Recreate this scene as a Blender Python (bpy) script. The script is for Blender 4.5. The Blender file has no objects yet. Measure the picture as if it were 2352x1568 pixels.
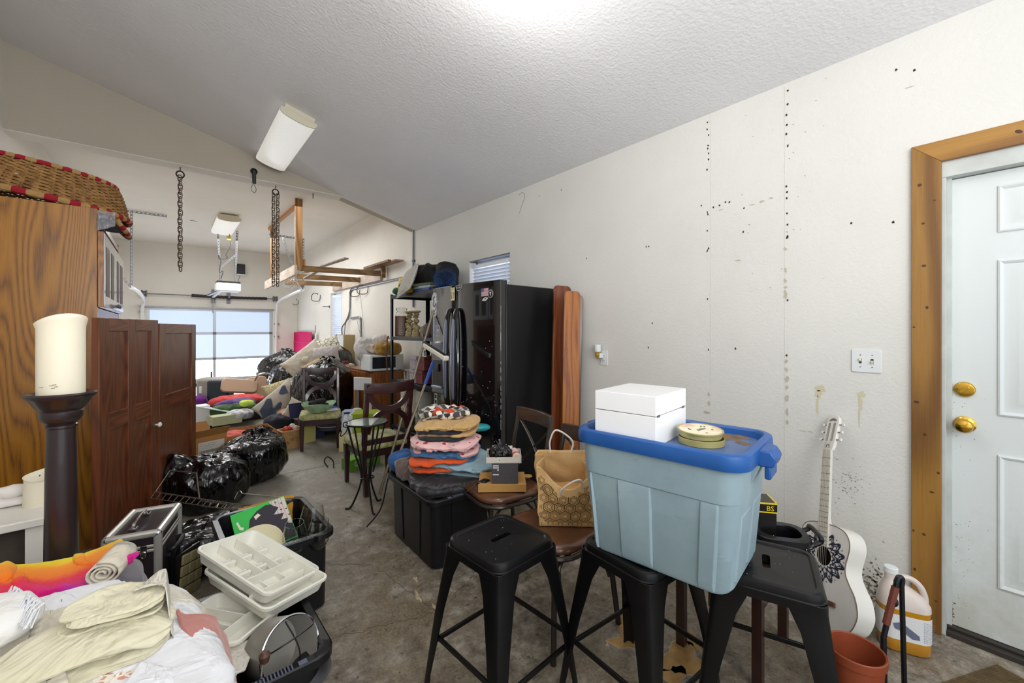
import bpy, bmesh, math, random
import numpy as np
from mathutils import Vector, Matrix, noise
sc = bpy.context.scene
COL = sc.collection
random.seed(7)
PI = math.pi
# ------------------------------------------------------------------ camera
F = 950.0; CX = 1176.0; HY = 757.0; CH = 1.38
TH = math.atan(788/950.0); SN, CS = math.sin(TH), math.cos(TH)
cam = bpy.data.cameras.new('camera'); co = bpy.data.objects.new('camera', cam); COL.objects.link(co)
cam.sensor_width = 36; cam.sensor_fit = 'HORIZONTAL'; cam.lens = F/2352*36
cam.shift_y = -(784-HY)/2352; cam.clip_start = .05; cam.clip_end = 100
co.location = (0, 0, CH); co.rotation_euler = (PI/2, 0, -TH)
sc.camera = co
# ------------------------------------------------------------------ world, lights, exposure
sc.view_settings.view_transform = 'Standard'
sc.view_settings.look = 'None'
sc.view_settings.gamma = 1.0
sc.view_settings.use_curve_mapping = False
sc.view_settings.exposure = 0.10
wd = bpy.data.worlds.new('sky'); sc.world = wd; wd.use_nodes = True
wd.node_tree.nodes['Background'].inputs[0].default_value = (.86, .93, 1.0, 1)
wd.node_tree.nodes['Background'].inputs[1].default_value = 1.5
def lamp(name, kind, loc, power, col=(1, 1, 1), size=.2, size_y=None, tgt=None):
    l = bpy.data.lights.new(name, kind); l.energy = power; l.color = col
    if kind == 'AREA':
        l.size = size
        if size_y: l.shape = 'RECTANGLE'; l.size_y = size_y
    elif kind in ('POINT', 'SPOT'): l.shadow_soft_size = size
    o = bpy.data.objects.new(name, l); COL.objects.link(o); o.location = loc
    if tgt is not None:
        o.rotation_euler = (Vector(tgt)-Vector(loc)).to_track_quat('-Z', 'Y').to_euler()
    return o
lamp('ceiling_bulb_light', 'POINT', (1.10, 1.40, 2.90), 16, (1, .98, .95), .10)
lamp('bounce_light', 'AREA', (.25, -.75, 1.75), 42, (1, .995, .985), 1.3, 1.0, (.4, .3, 3.4))  # unseen lamp added behind the camera, aimed up to brighten the ceiling
lamp('fill_light', 'AREA', (.6, -1.3, 2.2), 30, (1, .99, .975), 1.8, 1.4, (1.1, 2.4, .8))  # added fill behind the camera, not a fixture of the room
lamp('garage_light', 'AREA', (.9, 8.6, 3.15), 95, (.97, .985, 1), 1.6, 3.0, (.9, 8.6, 0))
lamp('garage_light', 'AREA', (1.0, 6.5, 3.25), 18, (1, .985, .96), 1.5, 1.5, (1.0, 6.5, 0))  # extra unseen lamp added behind the header to brighten the garage
# ------------------------------------------------------------------ helpers
def P(px, py, x=None, y=None, z=None, d=None):
    """point on the sight line through a photograph position, at a given x, y, height or depth"""
    u = (px-CX)/F; v = (HY-py)/F; dx, dy = SN+u*CS, CS-u*SN
    t = d if d is not None else (x/dx if x is not None else y/dy if y is not None else (z-CH)/v)
    return Vector((dx*t, dy*t, CH+v*t))
def lin(c):
    return tuple(((q/255)/12.92 if q/255 <= .04045 else ((q/255+.055)/1.055)**2.4) for q in c)+(1,)
def Rz(a): return Matrix.Rotation(math.radians(a), 4, 'Z')
def Rx(a): return Matrix.Rotation(math.radians(a), 4, 'X')
def Ry(a): return Matrix.Rotation(math.radians(a), 4, 'Y')
def Tr(*v): return Matrix.Translation(Vector(v if len(v) == 3 else v[0]))
def basis(o, ax, az):
    """matrix with origin o, local x along ax and local z near az"""
    X = Vector(ax).normalized(); Z = Vector(az); Z = (Z-X*Z.dot(X)).normalized(); Y = Z.cross(X)
    return Matrix(((X.x, Y.x, Z.x, o[0]), (X.y, Y.y, Z.y, o[1]), (X.z, Y.z, Z.z, o[2]), (0, 0, 0, 1)))
def rr(w, d, r, n=6, cx=0, cy=0):
    pts = []
    r = min(r, w/2-1e-4, d/2-1e-4)
    for k, (sx, sy) in enumerate(((1, 1), (-1, 1), (-1, -1), (1, -1))):
        for i in range(n+1):
            a = PI/2*k+PI/2*i/n
            pts.append((cx+sx*(w/2-r)+r*math.cos(a), cy+sy*(d/2-r)+r*math.sin(a)))
    return pts
def circ(r, n=24, cx=0, cy=0, a0=0): return [(cx+r*math.cos(a0+2*PI*i/n), cy+r*math.sin(a0+2*PI*i/n)) for i in range(n)]
def smooth_path(pts, k=6):
    pts = [Vector(p) for p in pts]; out = []
    for i in range(len(pts)-1):
        p0 = pts[max(i-1, 0)]; p1 = pts[i]; p2 = pts[i+1]; p3 = pts[min(i+2, len(pts)-1)]
        for j in range(k):
            t = j/k
            out.append(.5*((2*p1)+(p2-p0)*t+(2*p0-5*p1+4*p2-p3)*t*t+(3*p1-p0-3*p2+p3)*t**3))
    out.append(pts[-1]); return out
class MB:
    def __init__(s): s.v = []; s.f = []; s.m = []; s.cur = 0
    def add(s, vs, fs, M=None):
        o = len(s.v)
        s.v += [tuple(M @ Vector(p)) if M is not None else tuple(p) for p in vs]
        s.f += [tuple(i+o for i in f) for f in fs]; s.m += [s.cur]*len(fs); return s
    def box(s, x0, x1, y0, y1, z0, z1, M=None):
        return s.add([(x0, y0, z0), (x1, y0, z0), (x1, y1, z0), (x0, y1, z0), (x0, y0, z1), (x1, y0, z1), (x1, y1, z1), (x0, y1, z1)],
                     [(0, 3, 2, 1), (4, 5, 6, 7), (0, 1, 5, 4), (1, 2, 6, 5), (2, 3, 7, 6), (3, 0, 4, 7)], M)
    def cb(s, c, d, M=None):
        return s.box(c[0]-d[0]/2, c[0]+d[0]/2, c[1]-d[1]/2, c[1]+d[1]/2, c[2]-d[2]/2, c[2]+d[2]/2, M)
    def loft(s, rings, cap0=True, cap1=True, M=None, closed=True):
        n = len(rings[0]); vs = [p for r in rings for p in r]; fs = []
        for i in range(len(rings)-1):
            for j in range(n if closed else n-1):
                k = (j+1) % n
                fs.append((i*n+j, i*n+k, (i+1)*n+k, (i+1)*n+j))
        if cap0: fs.append(tuple(range(n-1, -1, -1)))
        if cap1: fs.append(tuple((len(rings)-1)*n+i for i in range(n)))
        return s.add(vs, fs, M)
    def prism(s, poly, z0, z1, M=None):
        return s.loft([[(x, y, z0) for x, y in poly], [(x, y, z1) for x, y in poly]], True, True, M)
    def lathe(s, prof, n=24, M=None, cap0=True, cap1=True):
        return s.loft([[(r*math.cos(2*PI*i/n), r*math.sin(2*PI*i/n), z) for i in range(n)] for r, z in prof], cap0, cap1, M)
    def tube(s, pts, r, n=8, M=None, closed=False, cap=True, flat=1.0):
        pts = [Vector(p) for p in pts]; m = len(pts)
        if m < 2: return s
        rings = []; up = None
        for i, p in enumerate(pts):
            a = pts[i-1] if (i > 0 or closed) else p; b = pts[(i+1) % m] if (i < m-1 or closed) else p
            t = (b-a); t = t.normalized() if t.length > 1e-9 else Vector((0, 0, 1))
            if up is None:
                up = Vector((0, 0, 1)) if abs(t.z) < .9 else Vector((1, 0, 0))
            up = (up-t*up.dot(t))
            up = up.normalized() if up.length > 1e-6 else t.orthogonal().normalized()
            w = t.cross(up); rad = r[i] if isinstance(r, (list, tuple)) else r
            rings.append([p+up*(rad*flat*math.cos(2*PI*j/n))+w*(rad*math.sin(2*PI*j/n)) for j in range(n)])
        if closed: rings.append(rings[0])
        return s.loft(rings, cap and not closed, cap and not closed, M)
    def bar(s, a, b, w, h, up=(0, 0, 1), M=None):
        a = Vector(a); b = Vector(b); B = basis(a, b-a, up)
        if M is not None: B = M @ B
        return s.box(0, (b-a).length, -w/2, w/2, -h/2, h/2, B)
    def grid(s, nx, ny, fn, M=None, wrap=False):
        vs = [fn(i/(nx-1) if not wrap else i/nx, j/(ny-1)) for j in range(ny) for i in range(nx)]
        fs = []
        for j in range(ny-1):
            for i in range(nx if wrap else nx-1):
                k = (i+1) % nx
                fs.append((j*nx+i, j*nx+k, (j+1)*nx+k, (j+1)*nx+i))
        return s.add(vs, fs, M)
    def ell(s, c, r, n=16, m=10, M=None):
        c = Vector(c)
        return s.loft([[(c.x+r[0]*math.sin(PI*max(.02, min(.98, j/m)))*math.cos(2*PI*i/n), c.y+r[1]*math.sin(PI*max(.02, min(.98, j/m)))*math.sin(2*PI*i/n), c.z-r[2]*math.cos(PI*j/m)) for i in range(n)] for j in range(m+1)], True, True, M)
    def build(s, name, mat, parent=None, bevel=0, smooth=35, sub=0, solid=0, M=None):
        me = bpy.data.meshes.new(name)
        if M is not None: s.v = [tuple(M @ Vector(p)) for p in s.v]
        me.from_pydata(s.v, [], s.f); me.update()
        for q in (mat if isinstance(mat, (list, tuple)) else [mat]): me.materials.append(q)
        if any(s.m): me.polygons.foreach_set('material_index', s.m)
        if smooth:
            me.polygons.foreach_set('use_smooth', [True]*len(me.polygons))
            if smooth < 180: me.set_sharp_from_angle(angle=math.radians(smooth))
        o = bpy.data.objects.new(name, me); COL.objects.link(o)
        if parent is not None: o.parent = parent
        if solid:
            md = o.modifiers.new('solid', 'SOLIDIFY'); md.thickness = solid; md.offset = -1
        if bevel:
            md = o.modifiers.new('bevel', 'BEVEL'); md.width = bevel; md.segments = 2; md.limit_method = 'ANGLE'; md.angle_limit = math.radians(40)
            md.harden_normals = False
        if sub:
            md = o.modifiers.new('sub', 'SUBSURF'); md.levels = sub; md.render_levels = sub
        return o
def thing(name, label, cat, loc=(0, 0, 0), rz=0, group=None):
    o = bpy.data.objects.new(name, None); COL.objects.link(o); o.empty_display_size = .05
    o.location = loc; o.rotation_euler = (0, 0, math.radians(rz))
    o['label'] = label; o['category'] = cat
    if group: o['group'] = group
    return o
def tag(o, label, cat, group=None, kind=None):
    o['label'] = label; o['category'] = cat
    if group: o['group'] = group
    if kind: o['kind'] = kind
    return o
def struct(o): o['kind'] = 'structure'; return o
def kids(o): return [c for c in list(bpy.data.objects) if c.parent == o]
def dup(o, parent=None, label=None, loc=None, rz=None):
    c = o.copy(); COL.objects.link(c)
    if parent is not None: c.parent = parent
    for k in kids(o): dup(k, c)
    if label: c['label'] = label
    if loc is not None: c.location = loc
    if rz is not None: c.rotation_euler = (0, 0, math.radians(rz))
    return c
def text(name, body, size, mat, parent, M, ext=.0004, align='CENTER'):
    cu = bpy.data.curves.new(name, 'FONT'); cu.body = body; cu.size = size; cu.extrude = ext
    cu.align_x = align; cu.align_y = 'CENTER'; cu.resolution_u = 2
    tmp = bpy.data.objects.new('tmp', cu); COL.objects.link(tmp)
    bpy.context.view_layer.update()
    me = bpy.data.meshes.new_from_object(tmp.evaluated_get(bpy.context.evaluated_depsgraph_get()))
    bpy.data.objects.remove(tmp); bpy.data.curves.remove(cu); me.materials.clear(); me.materials.append(mat)
    o = bpy.data.objects.new(name, me); COL.objects.link(o)
    o.parent = parent; o.matrix_local = M; return o
def scribble(mb, x0, x1, y, h, z=0, z1=.0006, seed=1, step=None):
    """a line of print too small to read: short strokes"""
    r = random.Random(seed); x = x0; s = step or h*.8
    while x < x1-s*.5:
        w = s*r.uniform(.12, .3); k = r.choice((0, 1, 2))
        mb.box(x, x+w, y-h/2, y+h/2*r.uniform(.2, 1), z, z1)
        if k: mb.box(x, x+s*.6, y-h*.1*k, y-h*.1*k+h*.16, z, z1)
        x += s*(1.6 if r.random() < .15 else 1)
    return mb
# ------------------------------------------------------------------ materials
class NT:
    def __init__(s, name):
        s.mat = bpy.data.materials.new(name); s.mat.use_nodes = True
        s.t = s.mat.node_tree; s.b = s.t.nodes['Principled BSDF']; s.co = None
    def n(s, kind, **kw):
        q = s.t.nodes.new(kind)
        for k, v in kw.items():
            if k.startswith('i_'):
                k = k[2:]; q.inputs[int(k) if k.isdigit() else k.replace('_', ' ')].default_value = v
            else: setattr(q, k, v)
        return q
    def l(s, a, b): s.t.links.new(a, b)
    def coord(s, scale=(1, 1, 1), rot=(0, 0, 0), loc=(0, 0, 0), world=False):
        tc = s.n('ShaderNodeTexCoord'); mp = s.n('ShaderNodeMapping')
        mp.inputs['Scale'].default_value = scale; mp.inputs['Rotation'].default_value = rot; mp.inputs['Location'].default_value = loc
        if world:
            g = s.n('ShaderNodeNewGeometry'); s.l(g.outputs['Position'], mp.inputs[0])
        else: s.l(tc.outputs['Object'], mp.inputs[0])
        return mp.outputs[0]
    def noise(s, co, scale, detail=4, rough=.55, dist=0):
        q = s.n('ShaderNodeTexNoise', i_Scale=scale, i_Detail=detail, i_Roughness=rough, i_Distortion=dist); s.l(co, q.inputs['Vector']); return q.outputs['Fac']
    def ramp(s, fac, stops):
        q = s.n('ShaderNodeValToRGB'); e = q.color_ramp.elements
        while len(e) < len(stops): e.new(.5)
        for el, (p, c) in zip(e, stops): el.position = p; el.color = c if len(c) == 4 else lin(c)
        s.l(fac, q.inputs[0]); return q.outputs[0]
    def mix(s, f, a, b, mode='MIX'):
        q = s.n('ShaderNodeMix', data_type='RGBA', blend_type=mode)
        for sock, v in ((q.inputs[0], f), (q.inputs[6], a), (q.inputs[7], b)):
            if hasattr(v, 'type') and hasattr(v, 'links'): s.l(v, sock)
            else: sock.default_value = v
        return q.outputs[2]
    def math(s, op, a, b=None, c=None):
        q = s.n('ShaderNodeMath', operation=op)
        for i, v in enumerate((a, b, c)):
            if v is None: continue
            if hasattr(v, 'links'): s.l(v, q.inputs[i])
            else: q.inputs[i].default_value = v
        return q.outputs[0]
    def bump(s, h, strength, dist=.002, prev=None):
        q = s.n('ShaderNodeBump', i_Strength=strength, i_Distance=dist); s.l(h, q.inputs['Height'])
        if prev is not None: s.l(prev, q.inputs['Normal'])
        s.l(q.outputs[0], s.b.inputs['Normal']); return q.outputs[0]
    def col(s, c):
        if hasattr(c, 'links'): s.l(c, s.b.inputs['Base Color'])
        else: s.b.inputs['Base Color'].default_value = c
    def set(s, **kw):
        for k, v in kw.items():
            i = s.b.inputs[k.replace('_', ' ')]
            if hasattr(v, 'links'): s.l(v, i)
            else: i.default_value = v
_mc = {}
def M(name, c, r=.5, me=0, c2=None, ns=0, na=.25, bs=0, ba=.3, bd=.002, coat=0, tr=0, ior=1.45, em=0, sheen=0, st=(1, 1, 1), spec=.5, det=4):
    if name in _mc: return _mc[name]
    t = NT(name); t.set(Roughness=r, Metallic=me, Coat_Weight=coat, Transmission_Weight=tr, IOR=ior, Sheen_Weight=sheen, Specular_IOR_Level=spec)
    a = lin(c)
    if ns or bs: cd = t.coord(st)
    if ns:
        b = lin(c2) if c2 else tuple(q*(1-na) for q in a[:3])+(1,)
        t.col(t.ramp(t.noise(cd, ns, det), ((.35, a), (.68, b))))
    else: t.col(a)
    if bs: t.bump(t.noise(cd, bs, 3), ba, bd)
    if em: t.set(Emission_Color=a, Emission_Strength=em)
    _mc[name] = t.mat; return t.mat
def wood(name, c1, c2, axis='z', sc_=9, r=.4, ring=1.0, coat=.15, world=False, dist=2.2):
    t = NT(name); k = .10
    s3 = {'x': (k, 1, 1), 'y': (1, k, 1), 'z': (1, 1, k)}[axis]
    cd = t.coord(s3, world=world)
    nz = t.noise(cd, 2.6, 2, .5)
    v = t.n('ShaderNodeVectorMath', operation='SCALE'); v.inputs['Scale'].default_value = dist*.18
    w = t.n('ShaderNodeTexNoise', i_Scale=3.0, i_Detail=2.0); t.l(cd, w.inputs['Vector']); t.l(w.outputs['Color'], v.inputs[0])
    ad = t.n('ShaderNodeVectorMath', operation='ADD'); t.l(cd, ad.inputs[0]); t.l(v.outputs[0], ad.inputs[1])
    wv = t.n('ShaderNodeTexWave', wave_type='RINGS' if ring else 'BANDS', i_Scale=sc_, i_Distortion=2.0, i_Detail=2.0)
    if ring: wv.rings_direction = {'x': 'X', 'y': 'Y', 'z': 'Z'}[axis]
    t.l(ad.outputs[0], wv.inputs['Vector'])
    fine = t.noise(t.coord(tuple(q*(.25 if q < 1 else 1) for q in s3), world=world), 160, 3, .7)
    f = t.math('ADD', t.math('MULTIPLY', wv.outputs['Fac'], .55), t.math('MULTIPLY', fine, .55))
    f2 = t.math('ADD', f, t.math('MULTIPLY', t.math('SUBTRACT', nz, .5), .35))
    t.col(t.ramp(f2, ((.22, c1), (.55, tuple(int((a+b)/2) for a, b in zip(c1, c2))), (.85, c2))))
    t.bump(f, .12, .001); t.set(Roughness=r, Coat_Weight=coat); return t.mat
def oak(name, c1, c2, c3, sc_=1.0, axis='z', cyc=34, r=.32):
    """flat-sawn oak: cathedral figure from a tilted ring field, plus short dark pores"""
    t = NT(name); s3 = {'z': (1, 1, .10), 'x': (.10, 1, 1), 'y': (1, .10, 1)}[axis]
    cd = t.coord(tuple(q*sc_ for q in s3))
    w = t.n('ShaderNodeTexNoise', i_Scale=3.0, i_Detail=2.2, i_Roughness=.42); t.l(cd, w.inputs['Vector'])
    f = t.math('MULTIPLY', w.outputs['Fac'], cyc); f = t.math('FRACT', f)
    f = t.math('ABSOLUTE', t.math('SUBTRACT', f, .5)); f = t.math('MULTIPLY', f, 2.0)
    pore = t.noise(t.coord(tuple(q*sc_*(.35 if q < 1 else 1.0) for q in s3)), 210, 2, .8)
    g = t.math('ADD', t.math('MULTIPLY', f, .48), t.math('MULTIPLY', pore, .62))
    t.col(t.ramp(g, ((.25, c3), (.5, c2), (.85, c1)))); t.bump(g, .10, .0008); t.set(Roughness=r, Coat_Weight=.25, Coat_Roughness=.2); return t.mat
def obox(name, mat, parent, c, d, bevel=0, M_=None): return MB().cb(c, d, M_).build(name, mat, parent, bevel)
# soft shapes
def fbm(p, f, seed, oct=3):
    s = 0; a = 1; q = Vector(p)*f+Vector((seed*7.3, seed*3.1, seed*5.7)); tot = 0
    for _ in range(oct): s += a*noise.noise(q); tot += a; q = q*2.03; a *= .5
    return s/tot
def ridge(p, f, seed, oct=2):
    s = 0; a = 1; q = Vector(p)*f+Vector((seed*4.3, seed*9.1, seed*2.7)); tot = 0
    for _ in range(oct): s += a*(1-2.4*abs(noise.noise(q))); tot += a; q = q*1.9; a *= .5
    return s/tot
def lump(mb, w, d, h, e1=.5, e2=.5, seed=1, amp=.02, fr=5, rg=.012, rf=6, gro=0, ga=.02, n=56, m=30, st=(1, 1, 1), flat=True, M=None):
    """soft closed body resting on z=0: a superquadric with folds; gro = visible layers on its side"""
    def sp(v, e): return math.copysign(abs(v)**e, v)
    rings = []
    for j in range(m+1):
        ph = -PI/2+PI*min(max(j/m, .012), .988); ring = []
        for i in range(n):
            a = 2*PI*i/n
            x = w/2*sp(math.cos(ph), e1)*sp(math.cos(a), e2); y = d/2*sp(math.cos(ph), e1)*sp(math.sin(a), e2); z = h/2*sp(math.sin(ph), e1)
            q = Vector((x*st[0], y*st[1], z*st[2])); wq = q+Vector((fbm(q, fr*.8, seed+3, 1), fbm(q, fr*.8, seed+5, 1), fbm(q, fr*.8, seed+9, 1)))*.10
            k = amp*fbm(q, fr, seed)+rg*ridge(wq, rf, seed)
            nn = Vector((x/(w*w), y/(d*d), z/(h*h))); nn = nn.normalized() if nn.length > 0 else nn
            p = Vector((x, y, z))+nn*k
            if gro:
                side = math.cos(ph)**.35; g = abs(math.sin(PI*(gro*(z/h+.5)+.35*fbm((x, y, 0), 4, seed+2, 1))))**.45
                p.x -= (1-g)*ga*side*math.copysign(1, x)*min(1, abs(x)/(w*.3)); p.y -= (1-g)*ga*side*math.copysign(1, y)*min(1, abs(y)/(d*.3))
            p.z += h/2
            if flat and p.z < 0: p.z = 0
            ring.append(tuple(p))
        rings.append(ring)
    return mb.loft(rings, True, True, M)
def pillow(mb, w, d, t, seed=1, n=26, M=None, cr=.012, pinch=.12):
    def side(sg):
        def fn(u, v):
            a = 2*u-1; b = 2*v-1
            e = max(0, (1-a*a))*max(0, (1-b*b)); z = t/2*e**.42
            px_ = a*w/2*(1-pinch*(1-abs(a)**2)*0-pinch*.7*(1-b*b)*0)*(1-pinch*(1-abs(b)**3)*abs(a)**6)
            py_ = b*d/2*(1-pinch*(1-abs(a)**3)*abs(b)**6)
            k = cr*ridge((px_, py_, sg), 7, seed, 2)*min(1, e*4)
            return (px_, py_, sg*(z+k*.8)+.006*fbm((px_, py_, 0), 5, seed))
        return fn
    mb.grid(n, n, side(1), M)
    o = len(mb.v); mb.grid(n, n, side(-1), M)
    k = n*n; mb.f = mb.f[:-(n-1)*(n-1)]+[tuple(reversed(f)) for f in mb.f[-(n-1)*(n-1):]]
    return mb
class HF:
    """height map that sheets of cloth fall onto"""
    def __init__(s, x0, x1, y0, y1, base, res=.012):
        s.x0 = x0; s.y0 = y0; s.res = res; s.nx = int((x1-x0)/res)+2; s.ny = int((y1-y0)/res)+2
        s.H = np.full((s.nx, s.ny), float(base))
        s.X = x0+np.arange(s.nx)[:, None]*res+np.zeros((1, s.ny)); s.Y = y0+np.arange(s.ny)[None, :]*res+np.zeros((s.nx, 1))
    def at(s, x, y):
        u = np.clip((x-s.x0)/s.res, 0, s.nx-1.001); v = np.clip((y-s.y0)/s.res, 0, s.ny-1.001)
        i = u.astype(int); j = v.astype(int); fu = u-i; fv = v-j
        return s.H[i, j]*(1-fu)*(1-fv)+s.H[i+1, j]*fu*(1-fv)+s.H[i, j+1]*(1-fu)*fv+s.H[i+1, j+1]*fu*fv
    def dome(s, cx, cy, rx, ry, h, p=2, a=0):
        ca, sa = math.cos(a), math.sin(a); X = (s.X-cx)*ca+(s.Y-cy)*sa; Y = -(s.X-cx)*sa+(s.Y-cy)*ca
        q = np.clip(1-np.abs(X/rx)**p-np.abs(Y/ry)**p, 0, None)**.5
        s.H = np.maximum(s.H, np.where(q > 0, q*h+s.H*0, -9))
    def splat(s, V, pad=.004):
        for a in range(2):
            i = np.clip(((V[..., 0]-s.x0)/s.res).astype(int)+a, 0, s.nx-1)
            for b in range(2):
                j = np.clip(((V[..., 1]-s.y0)/s.res).astype(int)+b, 0, s.ny-1)
                np.maximum.at(s.H, (i.ravel(), j.ravel()), V[..., 2].ravel()+pad)
def drape(hf, cx, cy, w, d, rz, squash=.8, n=56, seed=1, steps=170, drop=.12, th=.006, rough=.03, pull=None, splat=True, stiff=.25, foldx=0):
    """let a sheet of cloth, gathered by `squash`, fall on the height map; returns its vertex grid"""
    rg = np.random.RandomState(seed); nx = n; ny = max(8, int(n*d/w)); hx = w/(nx-1); hy = d/(ny-1)
    U, V = np.meshgrid(np.linspace(-.5, .5, nx), np.linspace(-.5, .5, ny), indexing='ij')
    nz = np.zeros((nx, ny)); q = np.zeros((nx, ny)); q2 = np.zeros((nx, ny))
    for _ in range(7):
        f = rg.uniform(4, 15); an = rg.uniform(0, PI); ph = rg.uniform(0, 6.28)
        nz += np.sin(f*(U*w*2*math.cos(an)+V*d*2*math.sin(an))*1.6+ph)*rg.uniform(.3, 1)
        q += np.sin(f*.5*(U*math.cos(an+1)+V*math.sin(an+1))*2+ph)*.02; q2 += np.sin(f*.5*(U*math.cos(an+2)+V*math.sin(an+2))*2+ph*2)*.02
    a = math.radians(rz); x = U*w*squash+q*w*.4; y = V*d*squash+q2*d*.4
    X = np.stack([cx+x*math.cos(a)-y*math.sin(a), cy+x*math.sin(a)+y*math.cos(a), np.zeros_like(x)], -1)
    X[..., 2] = hf.at(X[..., 0], X[..., 1]).max()+drop*.3+rough*nz*.5+drop*.2
    O = X.copy(); dt2 = .0016*9.8
    cons = []
    def con(sa, sb, L, k): cons.append((sa, sb, L, k))
    S = slice
    con((S(0, -1), S(None)), (S(1, None), S(None)), hx, 1); con((S(None), S(0, -1)), (S(None), S(1, None)), hy, 1)
    dg = math.hypot(hx, hy); con((S(0, -1), S(0, -1)), (S(1, None), S(1, None)), dg, .5); con((S(1, None), S(0, -1)), (S(0, -1), S(1, None)), dg, .5)
    con((S(0, -2), S(None)), (S(2, None), S(None)), 2*hx, stiff); con((S(None), S(0, -2)), (S(None), S(2, None)), 2*hy, stiff)
    for it in range(steps):
        vel = (X-O)*.96; O = X.copy(); X = X+vel; X[..., 2] -= dt2*.35
        for _ in range(5):
            for sa, sb, L, k in cons:
                A = X[sa]; B = X[sb]; D = B-A; ln = np.sqrt((D*D).sum(-1))+1e-9
                c = (D*(.5*k*.9*(ln-L)/ln)[..., None]); X[sa] += c; X[sb] -= c
        h = hf.at(X[..., 0], X[..., 1])+th*.5; hit = X[..., 2] < h
        X[..., 2] = np.where(hit, h, X[..., 2])
        O = np.where(hit[..., None], X-(X-O)*.25, O)
    if splat: hf.splat(X, th*.5)
    return X
def folded(mb, w, d, L, R, seed=1, amp=.006, sag=.0, nx=56, k=12, M=None, wr=.004, open_=.25):
    """cloth folded L times: a snake in the y-z plane swept along x, its fold edges at +-y"""
    rn = random.Random(seed); path = []; y0 = -d/2
    for i in range(L):
        ins = [rn.uniform(0, .05)*d, rn.uniform(0, .05)*d]; a, b = (-d/2+ins[0], d/2-ins[1]) if i % 2 == 0 else (d/2-ins[0], -d/2+ins[1])
        for j in range(k+1): path.append((a+(b-a)*j/k, i*2*R))
        if i < L-1:
            s = 1 if i % 2 == 0 else -1; yc = b
            for j in range(1, 6): an = -PI/2+PI*j/6; path.append((yc+s*R*1.25*math.cos(an), i*2*R+R+R*math.sin(an)))
    n = len(path); T = L*2*R
    def fn(u, v):
        y, z = path[min(n-1, int(round(v*(n-1))))]; x = (u-.5)*w; f = z/T
        y2 = y+amp*2.2*fbm((x*1.0, f*3, 7), 5, seed)+.010*fbm((x, 0, f*6), 9, seed+2); x2 = x+amp*1.5*fbm((0, y, f*4), 6, seed+4)+.02*w*fbm((0, f*9, 0), 3, seed+6)
        zz = z+amp*fbm((x, y, 0), 5, seed+8)*(.4+f)+wr*ridge((x, y, f*2), 9, seed+5)*(.3+f)
        e = (2*x/w)**2; x2 *= 1-.22*abs(2*y/d)**4; y2 *= 1-.22*abs(2*x/w)**4; zz -= sag*(e*e+(2*y/d)**4)*(.4+.6*f)*.5; zz = z*.0+zz*(1-.18*e*e)
        return (x2, y2, zz)
    return mb.grid(nx, n, fn, M)
def cloth_obj(name, X, mat, parent=None, th=.004, sub=1):
    nx, ny, _ = X.shape; mb = MB(); mb.v = [tuple(map(float, p)) for p in X.reshape(-1, 3)]
    mb.f = [(i*ny+j, (i+1)*ny+j, (i+1)*ny+j+1, i*ny+j+1) for i in range(nx-1) for j in range(ny-1)]; mb.m = [0]*len(mb.f)
    return mb.build(name, mat, parent, 0, 180, sub, th)
# ================================================================== the room
WX = 2.70; LX = -1.06; YH = 5.33; YF = 12.49; ZN = 2.78; SL = .264; ZF = 3.37; ZB = 3.05
def near_ceiling(x): return ZN+SL*(WX-x)
def plaster(name, c, bs=55, ba=.35, dirt=.0):
    t = NT(name); cd = t.coord((1, 1, 1), world=True)
    a = lin(c); b = tuple(q*.93 for q in a[:3])+(1,)
    colr = t.ramp(t.noise(cd, 1.1, 3), ((.35, a), (.7, b)))
    if dirt:
        # grime towards the floor and a yellow cast low on the wall, both with patches of their own
        sx = t.n('ShaderNodeSeparateXYZ'); g = t.n('ShaderNodeNewGeometry'); t.l(g.outputs['Position'], sx.inputs[0])
        low = t.math('SUBTRACT', 1.3, sx.outputs[2]); low = t.math('MULTIPLY', low, .7)
        pz = t.math('MULTIPLY', t.noise(cd, 2.3, 5), low)
        colr = t.mix(t.ramp(pz, ((.2, (0, 0, 0, 1)), (.75, (.45, .45, .45, 1)))), colr, lin((200, 196, 176)))
    t.col(colr)
    v = t.n('ShaderNodeTexVoronoi', i_Scale=bs*1.4); t.l(cd, v.inputs['Vector'])
    h = t.math('ADD', t.noise(cd, bs, 3, .6), t.math('MULTIPLY', v.outputs['Distance'], .5))
    t.bump(h, ba, .004); t.set(Roughness=.75, Specular_IOR_Level=.3); return t.mat
m_wall = plaster('wall_paint', (221, 220, 215), 55, .35, 1)
m_ceil = plaster('ceiling_texture', (230, 230, 232), 42, .75)
m_wallf = plaster('garage_wall_paint', (233, 229, 220), 50, .25)
m_white = M('white_paint', (222, 226, 226), .45)
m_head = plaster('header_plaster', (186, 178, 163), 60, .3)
# concrete
t = NT('concrete'); cd = t.coord(world=True)
big = t.noise(cd, 1.7, 6, .65); mid = t.noise(cd, 10, 9, .78, .15); fin = t.noise(cd, 85, 4, .75)
c = t.ramp(mid, ((.36, (78, 69, 58)), (.5, (132, 124, 112)), (.64, (178, 171, 158))))
c = t.mix(t.ramp(big, ((.40, (0, 0, 0, 1)), (.62, (.85, .85, .85, 1)))), c, t.ramp(fin, ((.34, (66, 54, 38)), (.66, (136, 120, 92)))))
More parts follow.
